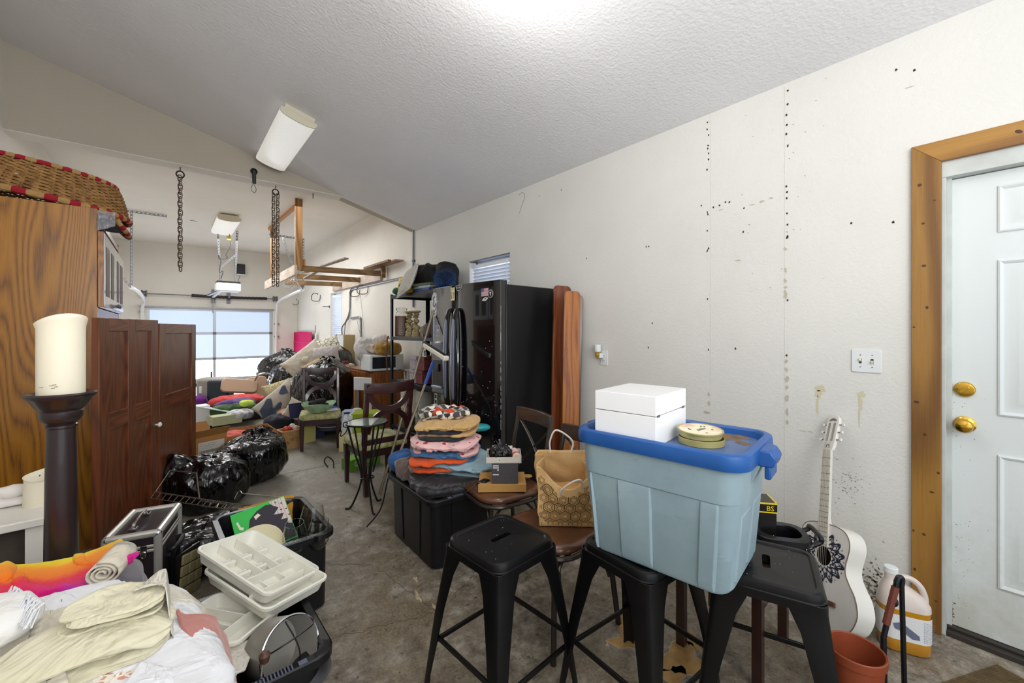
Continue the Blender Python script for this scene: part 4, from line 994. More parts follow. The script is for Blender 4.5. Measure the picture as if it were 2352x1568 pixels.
# carry handle hanging below the rim at the near end
mb = MB(); pts = [bp(-.62+1.24*i/24, .0, .012) for i in range(25)]; pts = [(p[0], p[1], -.012-.075*math.sin(PI*i/24)**.7) for i, p in enumerate(pts)]
for i in range(12):
    mb.cur = i % 2; mb.tube(pts[2*i:2*i+3], .016, 8)
mb.build('carry_handle', [m_tan, m_redr], bk)
MB().lathe([(.001, 0), (.11, .0), (.13, -.02), (.125, -.03), (.001, -.03)], 30, Tr(.29, 0, -.02) @ Matrix.Diagonal((.9, 1.6, 1, 1))).build('inner_shade', M('basket_inner_shade', (52, 34, 24), .8), bk)  # dark disc painted as the shade inside the overturned basket
# crumpled clear film caught at the cabinet corner
m_film = M('clear_film', (235, 238, 245), .15, tr=.85, bs=25, ba=.8, bd=.01)
p = Vector((-.33, 3.72, 2.13)); mb = MB(); mb.grid(12, 12, lambda u, v: (p.x+.085*u+.01*fbm((u*3, v*3, 1), 2, 4)-.02, p.y-.02-.03*v+.03*fbm((u*4, v*4, 0), 2, 3), p.z+.01-.14*v*(1-.3*u)+.01*fbm((u*5, v*3, 0), 2, 9)))
o = mb.build('plastic_film', m_film, None, 0, 180, 1, .001); tag(o, 'scrap of clear plastic film dangling between the basket and the oak cabinet', 'plastic film')
# ------------------------------------------------------------------ pair of brown panel doors
def panel_door(label, A, B_, H, knob=False, rows=((.08, .82), (.92, None)), cols=2, yaw=None):
    A = Vector(A); B_ = Vector(B_); L = (B_-A).length; ang = math.degrees(math.atan2(B_.y-A.y, B_.x-A.x))
    t = thing('panel_door', label, 'door', (A.x, A.y, 0), ang); th = .035
    # local: x along the width, front faces -y
    st = .085; mids = [L/2] if cols == 2 else []
    for x0, x1 in [(0, st), (L-st, L)]+[(m-.04, m+.04) for m in mids]: MB().box(x0, x1, 0, th, 0, H).build('stile', m_brn, t, .002)
    zr = [(0, .10), (.80, .90), (H-.075, H)]
    xs = [st]+[q for m in mids for q in (m-.04, m+.04)]+[L-st]
    for z0, z1 in zr:
        for i in range(0, len(xs), 2): MB().box(xs[i], xs[i+1], .0005, th-.001, z0, z1).build('rail', m_brnh, t, .002)
    for z0, z1 in ((.10, .80), (.90, H-.075)):
        for i in range(0, len(xs), 2):
            MB().box(xs[i], xs[i+1], .011, th-.006, z0, z1).build('panel', m_brn, t, .001)
    if knob:
        MB().lathe([(.006, 0), (.006, .01), (.015, .016), (.017, .024), (.010, .032), (.002, .034)], 18, Tr(L-.03, 0, knob) @ Rx(90)).build('knob', M('white_porcelain', (238, 236, 230), .2), t)
    return t
# the local -y side must face the room: run from A to B so that the normal points right/front
panel_door('nearer brown oak door with four recessed panels and a white porcelain knob', (-.298, 3.236), (-.058, 3.819), 1.447, .72)
panel_door('farther brown oak door with single tall panels behind the nearer one', (-.050, 3.90), (.180, 4.50), 1.425, cols=1)
# ------------------------------------------------------------------ pillar candle on dark stand
m_wax = M('candle_wax', (238, 230, 208), .5, ns=4, na=.06); _m = _mc['candle_wax']; _m.node_tree.nodes['Principled BSDF'].inputs['Subsurface Weight'].default_value = .25; _m.node_tree.nodes['Principled BSDF'].inputs['Subsurface Radius'].default_value = (.03, .02, .01)
m_ebony = M('ebony_stand', (40, 28, 30), .35, coat=.3, ns=8, na=.3, st=(1, 1, .1))
cp = P(141, 905, d=1.30); st = thing('candle_stand', 'tall dark turned candle stand in front of the oak cabinet', 'candle holder', (cp.x, cp.y, 0))
zt = 1.182
MB().lathe([(.09, 0), (.09, .03), (.07, .05), (.045, .09), (.042, .16), (.040, .5), (.036, .9), (.033, zt-.125), (.033, zt-.109)], 40).build('column', m_ebony, st)
MB().lathe([(.033, zt-.110), (.036, zt-.107), (.036, zt-.10), (.032, zt-.097), (.044, zt-.085), (.049, zt-.073), (.049, zt-.058), (.046, zt-.054), (.057, zt-.042), (.070, zt-.018), (.079, zt-.010), (.081, zt-.003), (.077, zt+.002), (.070, zt), (.062, zt-.005), (.001, zt-.007)], 48, cap0=False).build('drip_dish', m_ebony, st)
def candle(label, loc, r, h, lean=0, seed=1):
    t = thing('pillar_candle', label, 'candle', loc); mb = MB(); n = 48; rings = []
    def wob(a): return .014*math.sin(a+seed)+.005*math.sin(2*a+seed*2)
    for z, k in ((0, .985), (.004, 1), (h*.5, 1.0), (h*.82, 1.0), (h*.9, 1.01), (h*.95, 1.06), (h*.985, 1.09), (h*1.0, 1.05), (h*.992, .95), (h*.97, .85), (h*.93, .6), (h*.92, .02)):
        rings.append([(r*k*math.cos(a)+(lean*z), r*k*math.sin(a), z+(wob(a)*(z/h)**6 if k > .03 else 0)) for a in [2*PI*i/n for i in range(n)]])
    mb.loft(rings, True, True); mb.build('wax', m_wax, t, 0, 60)
    MB().tube([(0, 0, h*.90), (.003, .002, h*.965)], .0015, 5).build('wick', m_black, t); return t
candle('tall ivory pillar candle with a melted lip on the dark stand', (cp.x, cp.y, zt-.006), .054, .238, 0, 2.2)
MB_s = MB()
for x, z in ((-.045, .03), (-.015, .034), (-.005, .036), (-.010, .026), (.0, .030)): MB_s.box(x*.7, x*.7+.008, -.0552, -.0535, z, z+.0015)
o = MB_s.build('scratches', M('wax_nick', (120, 112, 92), .8), None); o.parent = [q for q in bpy.data.objects if q.name == 'pillar_candle'][0]; o['kind'] = 'stuff'; o.rotation_euler = (0, 0, math.radians(-8))
# ------------------------------------------------------------------ white side table with candle and bird
TZ = .69
tp = [P(-60, 1215, z=TZ), P(104, 1180, z=TZ), P(104, 1150, z=TZ)]
e = P(104, 1185, z=TZ); tt = thing('side_table', 'small white side table behind the candle stand', 'table', (e.x, e.y, 0), 2)
W_, D_ = .62, .40
MB().box(-W_, .012, -.012, D_, TZ-.03, TZ).build('table_top', M('table_white', (226, 222, 214), .35), tt, .004)
m_tw = _mc['table_white']
for x in (-.05, -W_+.02):
    for y in (.0, D_-.06): MB().box(x, x+.05, y, y+.05, 0, TZ-.03).build('leg', m_tw, tt, .003)
MB().box(-W_+.07, -.05, .03, .04, .25, TZ-.03).build('glass_panel', M('smoked_mirror', (96, 88, 80), .12, .3, ns=5, c2=(54, 48, 44)), tt)
MB().box(-W_+.02, .0, .005, D_-.01, .22, .25).build('shelf', m_tw, tt, .003)
q = P(100, 1163, z=TZ); candle('short melted ivory candle on the white side table', (q.x-.02, q.y+.05, TZ+.0), .044, .118, .04, .4)
m_bisque = M('bisque_white', (232, 226, 222), .45)
q = P(35, 1160, z=TZ); bd = thing('bird_figurine', 'white ceramic figurine of two small birds on the side table', 'figurine', (q.x-.005, q.y+.015, TZ), 0)
for nm, (x, y, z, s, rz_) in (('bird', (.0, 0, .052, 1.0, 8)), ('bird', (-.062, -.01, .035, .85, 200))):
    mb = MB(); Mx = Tr(x, y, z) @ Rz(rz_) @ Ry(-6) @ Matrix.Scale(s, 4)
    prof = [(-.052, .0015), (-.046, .010), (-.036, .019), (-.02, .026), (.0, .0275), (.02, .023), (.038, .014), (.05, .007), (.07, .0045), (.1, .003), (.105, .001)]
    mb.loft([[(px_, r_*math.cos(2*PI*i/14)*(1 if px_ < .05 else 2.2), r_*math.sin(2*PI*i/14)-.10*max(0, px_+.0)*.3+(.008 if px_ < -.02 else 0)) for i in range(14)] for px_, r_ in prof], True, True, Mx)
    mb.ell((-.046, 0, .018), (.017, .015, .016), 12, 8, Mx); mb.lathe([(.006, 0), (.0005, .014)], 8, Mx @ Tr(-.06, 0, .018) @ Ry(-95)); mb.build(nm, m_bisque, bd)
mb = MB(); lump(mb, .15, .07, .03, .8, .8, 4, .006, 14, .004, 20, n=24, m=12, M=Tr(-.02, -.005, 0)); mb.build('base', m_bisque, bd)
# dark round shape under the table
q = P(14, 1235, z=.6); mb = MB(); lump(mb, .14, .14, .12, 1, 1, 3, .01, 8, .006, 12, n=24, m=14); o = mb.build('knitted_ball', M('dark_wool', (44, 38, 28), .95, bs=60, ba=.8, bd=.01), None); o.location = (e.x-.42, e.y+.12, .25); tag(o, 'dark woolly ball on the lower shelf of the white side table', 'ball')
# ------------------------------------------------------------------ aluminium case
m_al = M('brushed_aluminium', (206, 204, 198), .36, .6, bs=200, ba=.1, st=(1, 1, .05)); m_chr = M('chrome', (205, 205, 208), .1, 1); m_abs = M('case_black_panel', (44, 38, 42), .3, bs=90, ba=.15, bd=.001)
cs = thing('equipment_case', 'black train case with aluminium edges and chrome handle by the bins', 'case', (-.092, 2.80, .0), -13.8)
w, d, h = .205, .35, .415
MB().box(-w/2+.006, w/2-.006, -d/2+.006, d/2-.006, .02, h-.006).build('shell', m_abs, cs)
hz = h-.075
for (sx_, sy_) in ((-1, -1), (1, -1), (1, 1), (-1, 1)):
    mb = MB(); mb.tube([(sx_*(w/2-.008), sy_*(d/2-.008), .02), (sx_*(w/2-.008), sy_*(d/2-.008), h-.01)], .017, 10); mb.build('edge_trim', m_al, cs)
for y in (-1, 1): MB().tube([(-w/2+.01, y*(d/2-.008), h-.008), (w/2-.01, y*(d/2-.008), h-.008)], .017, 10).build('edge_trim', m_al, cs)
for x in (-1, 1): MB().tube([(x*(w/2-.008), -d/2+.01, h-.008), (x*(w/2-.008), d/2-.01, h-.008)], .017, 10).build('edge_trim', m_al, cs)
for z in (hz+.010, hz-.010):
    mb = MB(); mb.loft([[(x, y, zz_) for x, y in rr(w+k, d+k, .02, 3)] for k, zz_ in ((.0, z-.007), (.006, z-.004), (.006, z+.004), (.0, z+.007))], False, False); mb.build('lid_band', m_al, cs)
for sx_ in (-1, 1):
    for sy_ in (-1, 1): MB().ell((sx_*(w/2-.010), sy_*(d/2-.010), h-.012), (.019, .019, .019), 14, 8).build('corner_cap', m_chr, cs)
for x in (-.05, .045):
    mb = MB(); mb.box(x-.012, x+.012, -d/2-.010, -d/2-.003, hz-.03, hz+.02); mb.tube([(x+.010*math.cos(a), -d/2-.012, hz-.022+.014*math.sin(a)) for a in [2*PI*i/14 for i in range(14)]], .0025, 6, closed=True); mb.build('latch', m_chr, cs, .001)
mb = MB(); mb.tube(smooth_path([(-.02, -.09, h-.004), (-.02, -.08, h+.02), (-.02, .0, h+.03), (-.02, .08, h+.02), (-.02, .09, h-.004)], 6), .007, 10); mb.box(-.035, -.005, -.11, -.075, h-.004, h+.006); mb.box(-.035, -.005, .075, .11, h-.004, h+.006); mb.build('handle', m_chr, cs, .001)
mb = MB(); mb.tube(smooth_path([(w/2+.005, -.07, .27), (w/2+.035, -.06, .28), (w/2+.035, .06, .28), (w/2+.005, .07, .27)], 5), .012, 10); mb.tube([(w/2+.02, -.055, .0), (w/2+.02, -.055, .27)], .008, 8); mb.tube([(w/2+.02, .055, .0), (w/2+.02, .055, .27)], .008, 8); mb.build('side_handle', m_black, cs)
for y in (-.08, .08): MB().lathe([(.022, -.012), (.022, .012)], 16, Tr(w/2-.0, y, .022) @ Rx(90)).build('wheel', m_black, cs, .002)
# ------------------------------------------------------------------ black trash bags
m_bag = NT('bin_liner_black'); cd = m_bag.coord(); m_bag.col(lin((7, 7, 9)))
vr = m_bag.n('ShaderNodeTexVoronoi', i_Scale=9.0, feature='DISTANCE_TO_EDGE'); nzv = m_bag.noise(m_bag.coord((1, 1, .5)), 5.5, 2.2, .5, 1.8)
m_bag.l(cd, vr.inputs['Vector']); h1 = m_bag.math('ADD', nzv, m_bag.math('MULTIPLY', vr.outputs['Distance'], .3)); m_bag.bump(h1, .6, .06)
m_bag.set(Roughness=.13, Specular_IOR_Level=.6); m_bag = m_bag.mat
def bag(label, loc, w, d, h, seed, rz=0, knot=True, e1=.85, e2=.95, lean=(0, 0), mat=None):
    t = thing('trash_bag', label, 'trash bag', loc, rz); mb = MB()
    lump(mb, w, d, h, e1, e2, seed, .035, 3.5, .030, 8, n=110, m=60, st=(1, 1, .6))
    if knot:
        def pull(p):
            x, y, z = p; k = max(0, (z/h-.80)/.2)
            return (x*(1-.55*k*k)+lean[0]*k, y*(1-.55*k*k)+lean[1]*k, z+.02*k)
        mb.v = [pull(p) for p in mb.v]
    mb.build('sack', mat or m_bag, t, 0, 180, 1)
    if knot:
        mb = MB(); lump(mb, .11, .09, .07, 1, 1, seed+4, .02, 20, .018, 26, n=30, m=16, flat=False, M=Tr(lean[0], lean[1], h-.01))
        for k in range(3):
            a = 2.1*k+seed; mb.grid(8, 6, lambda u, v, a=a: (lean[0]+math.cos(a)*(.02+.10*v)-math.sin(a)*(u-.5)*.09*v, lean[1]+math.sin(a)*(.02+.10*v)+math.cos(a)*(u-.5)*.09*v, h+.03+.03*math.sin(v*3)+.015*math.sin(u*9+a)))
        mb.build('tied_neck', mat or m_bag, t, 0, 180)
    return t
def PD(px, py, d, z=0): q = P(px, py, d=d); return (q.x, q.y, z)
bag('large black trash bag nearest the aisle, below the open cardboard box', PD(580, 1075, 3.80), .54, .50, .40, 3, 20, True, .7, .9, (.06, .02))
bag('low black trash bag slumped in front of the brown doors', PD(480, 1100, 3.25), .50, .50, .37, 8, -10, False, .75, .9)
bag('small peaked black trash bag against the brown door', PD(398, 1100, 3.12), .20, .30, .42, 13, 40, False, 1.1, 1.0)
bag('flat black trash bag under the wire shelf rack', PD(470, 1215, 2.48), .62, .46, .20, 17, 25, False, .8, .9)
# ------------------------------------------------------------------ wire rack lying on the bags
m_wr = M('rack_wire', (150, 146, 136), .25, .8); wk = thing('wire_rack', 'bent wire shelf rack lying on the black bags', 'rack')
def wp(px, py, d): return P(px, py, d=d)
mb = MB(); a0, a1 = wp(352, 1129, 2.75), wp(560, 1160, 2.62); b0, b1 = wp(346, 1144, 2.70), wp(548, 1173, 2.57)
mb.tube([a0, a1], .0045, 7); mb.tube([b0, b1], .0032, 6); mb.build('rail', m_wr, wk)
mb = MB()
for i in range(15): mb.tube([a0.lerp(a1, (i+.3)/15), b0.lerp(b1, (i+.0)/15)], .0022, 5)
mb.build('cross_wires', m_wr, wk)['kind'] = 'stuff'
MB().tube([wp(357, 1130, 2.75), wp(391, 1080, 2.86), wp(451, 1086, 2.83), wp(458, 1145, 2.68)], .0045, 7).build('end_loop', m_wr, wk)
mb = MB(); mb.tube(smooth_path([wp(538, 1146, 2.66), wp(546, 1131, 2.7), wp(552, 1127, 2.7), wp(556, 1133, 2.7)], 3)+[wp(650, 1142, 2.72)], .0035, 6); mb.tube([a1, wp(640, 1160, 2.5)], .004, 6); mb.build('front_wire', m_wr, wk)
mb = MB(); c0, c1 = wp(465, 1150, 2.66), wp(560, 1164, 2.60); d0, d1 = wp(464, 1163, 2.64), wp(548, 1170, 2.58)
mb.tube([c0, d0, d1, c1], .0035, 6, closed=True)
for i in range(1, 5): mb.tube([c0.lerp(c1, i/5), d0.lerp(d1, i/5)], .003, 5)
mb.build('basket_grid', m_wr, wk)
# cream lattice tray half buried
q = P(434, 1262, d=2.15); mb = MB(); lt = thing('lattice_tray', 'cream lattice panel half buried between the case and the black bin', 'panel', (q.x, q.y, 0), 50)
for i in range(3):
    for j in range(4): MB().cb((-.05+.05*i, 0, .03+.055*j), (.045, .012, .05), Ry(8)).build('tile', M('lattice_cream', (150, 138, 100), .6), lt, .004)
MB().cb((0, .008, .12), (.16, .008, .24)).build('backing', m_blackm, lt)
# ------------------------------------------------------------------ black open bins
m_bin = M('bin_black_plastic', (19, 20, 24), .33, ns=3, na=.2, bs=160, ba=.08, bd=.001)
def open_bin(label, x, y, rz, w, d, h, taper=.86, rim=.022, mat=None, name='storage_bin', cat='bin', grip=True, ribs=2):
    mat = mat or m_bin
    t = thing(name, label, cat, (x, y, 0), rz); n = 6
    def R(k, z, r=.05): return [(a, b, z) for a, b in rr(w+k if k > -.5 else w*k, d+k, r, n)]
    wb, db = w*taper, d*taper*1.04
    mb = MB()
    out = [[(a, b, z) for a, b in rr(ww, dd, r_, n)] for ww, dd, r_, z in ((wb-.03, db-.03, .04, 0), (wb, db, .05, .012), (w-.055, d-.055, .05, h-.05), (w-.05, d-.05, .05, h-.006), (w-.004, d-.004, .06, h-.006), (w, d, .06, h-.012), (w, d, .06, h-.003), (w-.006, d-.006, .06, h), (w-.052, d-.052, .05, h), (w-.058, d-.058, .05, h-.008), (wb-.012, db-.012, .045, .02), (.02, .02, .005, .018))]
    mb.loft(out, True, True); mb.build('body', mat, t, 0, 40)
    mb = MB()
    mb.loft([[(a, b, z) for a, b in rr(w+kk, d+kk, .06, n)] for kk, z in ((-.002, h-.03), (.004, h-.028), (.004, h-.004), (-.002, h-.001))], False, False); mb.build('rim', mat, t, 0, 40)
    for s in (-1, 1):
        for i in range(ribs):
            f = (i+.5)/ribs-.5
            MB().bar((s*(wb/2+.002), f*db*.8, .03), (s*((w-.055)/2+.003), f*d*.8, h-.05), .014, .006, up=(s, 0, 0)).build('rib', mat, t, 0, 0)
            if i < ribs-1: MB().bar((f*wb*.8, s*(db/2+.002), .03), (f*w*.8, s*((d-.055)/2+.003), h-.05), .014, .006, up=(0, s, 0)).build('rib', mat, t, 0, 0)
    if grip:
        mb = MB()
        for s in (-1, 1):
            for i in range(22): mb.box(-.10+i*.0092, -.1+i*.0092+.004, s*(d/2-.014)-.012, s*(d/2-.014)+.012, h-.001, h+.0012)
            for sx_ in (-1, 1): mb.box(sx_*.125-.012, sx_*.125+.012, s*(d/2-.014)-.010, s*(d/2-.014)+.010, h, h+.0006)
        mb.build('grip_pads', M('grip_grey', (96, 102, 120), .4), t)
    return t
open_bin('open black storage bin holding books and stemless glasses', .405, 2.43, 2.4, .45, .59, .385)
open_bin('open black storage bin with a steamer pan, nearest the frame bottom', .185, 1.66, 1, .44, .59, .365)
# books in bin 1
def slab_book(label, A, B_, D_, th, cover, edge=None, deco=None):
    """picture book: A,B along the top edge, A,D down the side"""
    A = Vector(A); B_ = Vector(B_); D_ = Vector(D_); X = (B_-A); Y = (D_-A); n = Y.cross(X).normalized()
    t = thing('book', label, 'book'); w, h = X.length, Y.length
    t.matrix_world = basis(A, X, n)   # local x along the top, z the cover normal
    # local y direction
    sgn = 1 if (t.matrix_world.to_3x3() @ Vector((0, 1, 0))).dot(Y) > 0 else -1
    ya, yb = (0, h) if sgn > 0 else (-h, 0)
    MB().box(.003, w-.003, ya+.003, yb-.003, -th+.002, -.002).build('pages', M('page_edges', (206, 196, 176), .8, bs=120, st=(1, 1, 8), ba=.5), t)
    MB().box(0, w, ya, yb, -.0025, 0).box(0, w, ya, yb, -th, -th+.0025).box(0, .003, ya, yb, -th, 0).build('cover', cover, t, .001)
    if deco: deco(t, w, h, sgn)
    return t
m_green = M('book_green', (64, 190, 84), .35); m_bk = M('book_charcoal', (56, 54, 62), .35); m_pale = M('book_palewood', (212, 198, 192), .4); m_yel = M('book_ochre', (180, 130, 34), .45); m_cream2 = M('book_cream', (232, 226, 210), .4)
def deco_g(t, w, h, s):
    def q(pts, z0, z1, m, nm): MB().prism([(x*w, s*y*h) for x, y in pts], z0, z1).build(nm, m, t, 0, 0)
    q([(.25, .42), (.30, .25), (.45, .12), (.62, .06), (.80, .10), (.99, .20), (.99, .97), (.12, .97), (.10, .70), (.16, .52)], 0, .0006, m_bk, 'dark_shape')
    q([(.70, .02), (.99, .02), (.99, .66), (.90, .62), (.94, .52), (.82, .50), (.90, .38), (.72, .34), (.84, .22), (.74, .12)], .0004, .0011, m_pale, 'pale_area')
    q([(.38, .22), (.46, .18), (.50, .24), (.44, .27), (.40, .30)], .0006, .0012, m_cream2, 'eye'); q([(.07, .22), (.10, .20), (.13, .34), (.17, .36), (.16, .42), (.10, .38)], .0002, .0012, m_cream2, 'bone')
    mb = MB()
    for i in range(4): mb.prism([(w*(.74+.06*i), s*.03*h), (w*(.745+.06*i), s*.03*h), (w*(.745+.06*i), s*.60*h), (w*(.74+.06*i), s*.60*h)], .0011, .0013)
    for x, y in ((.80, .08), (.90, .14), (.86, .28), (.95, .30), (.97, .45)): mb.prism([(w*(x-.02), s*h*y), (w*(x+.03), s*h*(y-.01)), (w*(x+.02), s*h*(y+.03))], .0011, .0014)
    mb.build('marks', m_bk, t, 0, 0)
slab_book('square green picture book with a large dark shape tilted in the bin', P(528, 1184, d=2.20), P(652, 1138, d=2.36), P(594, 1268, d=2.08), .028, m_green, None, deco_g)
slab_book('ochre-covered book standing behind the green picture book', P(546, 1168, d=2.36), P(668, 1136, d=2.46), P(575, 1240, d=2.28), .02, m_yel)
slab_book('tall brown book at the back corner of the bin', P(640, 1140, d=2.44), P(676, 1136, d=2.46), P(700, 1210, d=2.36), .012, m_yel)
# cream plate, red packet
pc = P(588, 1275, d=1.93); pl = thing('plate', 'cream oval plate propped up in the black bin', 'plate'); pl.matrix_world = Tr(pc) @ Matrix.Rotation(-TH, 4, 'Z') @ Rx(48)
MB().lathe([(.001, .004), (.09, .004), (.115, .012), (.132, .018), (.134, .014), (.115, .004), (.09, -.004), (.001, -.004)], 48).build('dish', M('plate_cream', (232, 224, 184), .25, coat=.4), pl)
MB().tube(smooth_path([(-.012, .03, .008), (-.012, .07, .014), (0, .08, .014), (.012, .07, .014), (.012, .03, .008)], 5), .003, 6).build('wire_clip', m_chr, pl)
q = P(632, 1268, d=1.88); o = MB().cb((0, 0, 0), (.055, .05, .012)).build('red_packet', M('packet_red', (138, 44, 26), .4), None, .002); o.matrix_world = Tr(q) @ Matrix.Rotation(-TH, 4, 'Z') @ Rx(50) @ Rz(15); tag(o, 'small red packet leaning on the cream plate', 'packet')
# stemless glasses
m_glass = M('clear_glass', (250, 252, 250), .02, tr=1, ior=1.45)
def wineglass(label, loc, tilt=(0, 0), s=1.0, name='stemless_glass'):
    t = thing(name, label, 'glass'); t.matrix_world = Tr(loc) @ Rx(tilt[0]) @ Ry(tilt[1]) @ Matrix.Scale(s, 4)
    MB().lathe([(.001, .003), (.022, .0), (.034, .014), (.043, .035), (.045, .055), (.040, .085), (.033, .115), (.0318, .115), (.0388, .085), (.0436, .055), (.0415, .035), (.032, .017), (.02, .008), (.001, .008)], 30).build('bowl', m_glass, t)
    return t
wineglass('stemless wine glass upright in the bin, nearest the plate', P(680, 1265, d=2.00), (6, -4), 1.25)
wineglass('stemless wine glass beside the bin rim at the front', P(727, 1258, d=2.04), (4, 6), 1.2)
wineglass('taller stemless wine glass standing behind the other two glasses', P(716, 1232, d=2.18), (-3, 3), 1.4)
# ------------------------------------------------------------------ cutlery trays
m_tray = M('tray_white', (228, 226, 214), .35, ns=3, na=.04)
def tray(label, Mx, w=.26, d=.39, h=.052, fancy=True):
    t = thing('cutlery_tray', label, 'tray'); t.matrix_world = Mx
    mb = MB(); n = 5
    mb.loft([[(a, b, z) for a, b in rr(ww, dd, r_, n)] for ww, dd, r_, z in ((w-.05, d-.05, .02, 0), (w-.035, d-.035, .024, .004), (w-.012, d-.012, .03, h-.012), (w, d, .03, h-.010), (w, d, .03, h-.001), (w-.003, d-.003, .03, h), (w-.016, d-.016, .026, h), (w-.042, d-.042, .02, .006), (.01, .01, .003, .005))], True, True); mb.build('shell', m_tray, t, 0, 40)
    x0, x1, y0, y1 = -w/2+.022, w/2-.022, -d/2+.022, d/2-.022; hd = h-.008
    ys_ = y0+(y1-y0)*.30; MB().box(x0, x1, ys_-.002, ys_+.002, .004, hd).build('divider', m_tray, t, .001)
    for k in (1, 2): x = x0+(x1-x0)*k/3; MB().box(x-.002, x+.002, ys_, y1, .004, hd).build('divider', m_tray, t, .001)
    if fancy:
        mb = MB()
        for k in range(3):
            xc = x0+(x1-x0)*(k+.5)/3
            for yy in (ys_+.055, ys_+.14):
                mb.box(xc-.026, xc+.026, yy-.007, yy+.007, .004, .030); mb.box(xc-.026, xc+.026, yy+.017, yy+.024, .004, .024)
        mb.build('cutlery_rests', m_tray, t, .002)
        mb = MB()
        for j in range(2):
            for i in range(4): mb.box(x1-.058+i*.013, x1-.0565+i*.013, ys_+.03+j*.12, ys_+.075+j*.12, .0056, .0064)
        mb.build('slots', M('slot_grey', (120, 118, 104), .7), t, 0, 0)
    return t
T1 = Tr(.262, 1.885, .435) @ Rz(33) @ Ry(10) @ Rx(15)
tray('top white plastic cutlery tray with divided compartments', T1)
tray('second white cutlery tray under the top one', Tr(.285, 1.83, .395) @ Rz(24) @ Ry(4) @ Rx(6), fancy=False)
tray('lowest white tray peeping out beside the steamer pan', Tr(.15, 1.72, .35) @ Rz(38) @ Ry(2), w=.22, d=.30, h=.05, fancy=False)
# ------------------------------------------------------------------ pans in the near bin
m_pan = M('pan_grey', (160, 156, 148), .38, .4); m_pand = M('pan_dark', (54, 54, 56), .4, .5)
q = P(668, 1492, d=1.30); pn = thing('saucepan', 'grey pan lying on its side in the near bin with a bright rim', 'pan'); rgt = Vector((CS, -SN, 0)); twd = Vector((-SN, -CS, 0))
nz_ = (rgt*1.15+Vector((0, 0, .45))+twd*.60).normalized(); pn.matrix_world = basis(q, Vector((0, 0, 1)).cross(nz_), nz_)
MB().lathe([(.001, -.12), (.078, -.12), (.088, -.11), (.094, 0), (.0935, .004), (.090, .0), (.086, -.106), (.001, -.114)], 44).build('body', m_pan, pn, 0, 50)
MB().tube([(.094*math.cos(2*PI*i/44), .094*math.sin(2*PI*i/44), .002) for i in range(44)], .0036, 6, closed=True).build('rim', m_chr, pn)
mb = MB()
for k in (-.03, .03): mb.tube(smooth_path([(-.09, k, .0), (-.04, k*1.4, .05), (.04, k*1.4, .05), (.09, k, .0)], 6), .0022, 6)
mb.tube(smooth_path([(k, -.085, 0) for k in (-.01, .0)]+[(.0, 0, .045), (.0, .085, .0)], 6), .0022, 6); mb.build('wire_handle', m_blackm, pn)
q = P(712, 1540, d=1.33); o = MB().lathe([(.001, 0), (.06, 0), (.064, .006), (.02, .02), (.008, .03), (.001, .03)], 30).build('pan_lid', m_pand); o.matrix_world = Tr(q) @ Rx(20) @ Ry(-10); tag(o, 'dark domed pan lid in the corner of the near bin', 'pan lid')
mb = MB(); q = P(600, 1560, d=1.2); o = thing('utensil', 'brown-handled utensil poking out of the near bin by the cloth pile', 'utensil'); o.matrix_world = Tr(q)
MB().tube(smooth_path([(0, 0, -.12), (.0, 0, .02), (.01, .01, .05)], 4), [.004]*8+[.009], 7).build('shaft', m_chr, o); MB().lathe([(.012, 0), (.016, .02), (.008, .03)], 12, Tr(.01, .01, .04)).build('tip', M('utensil_brown', (80, 54, 44), .5), o)
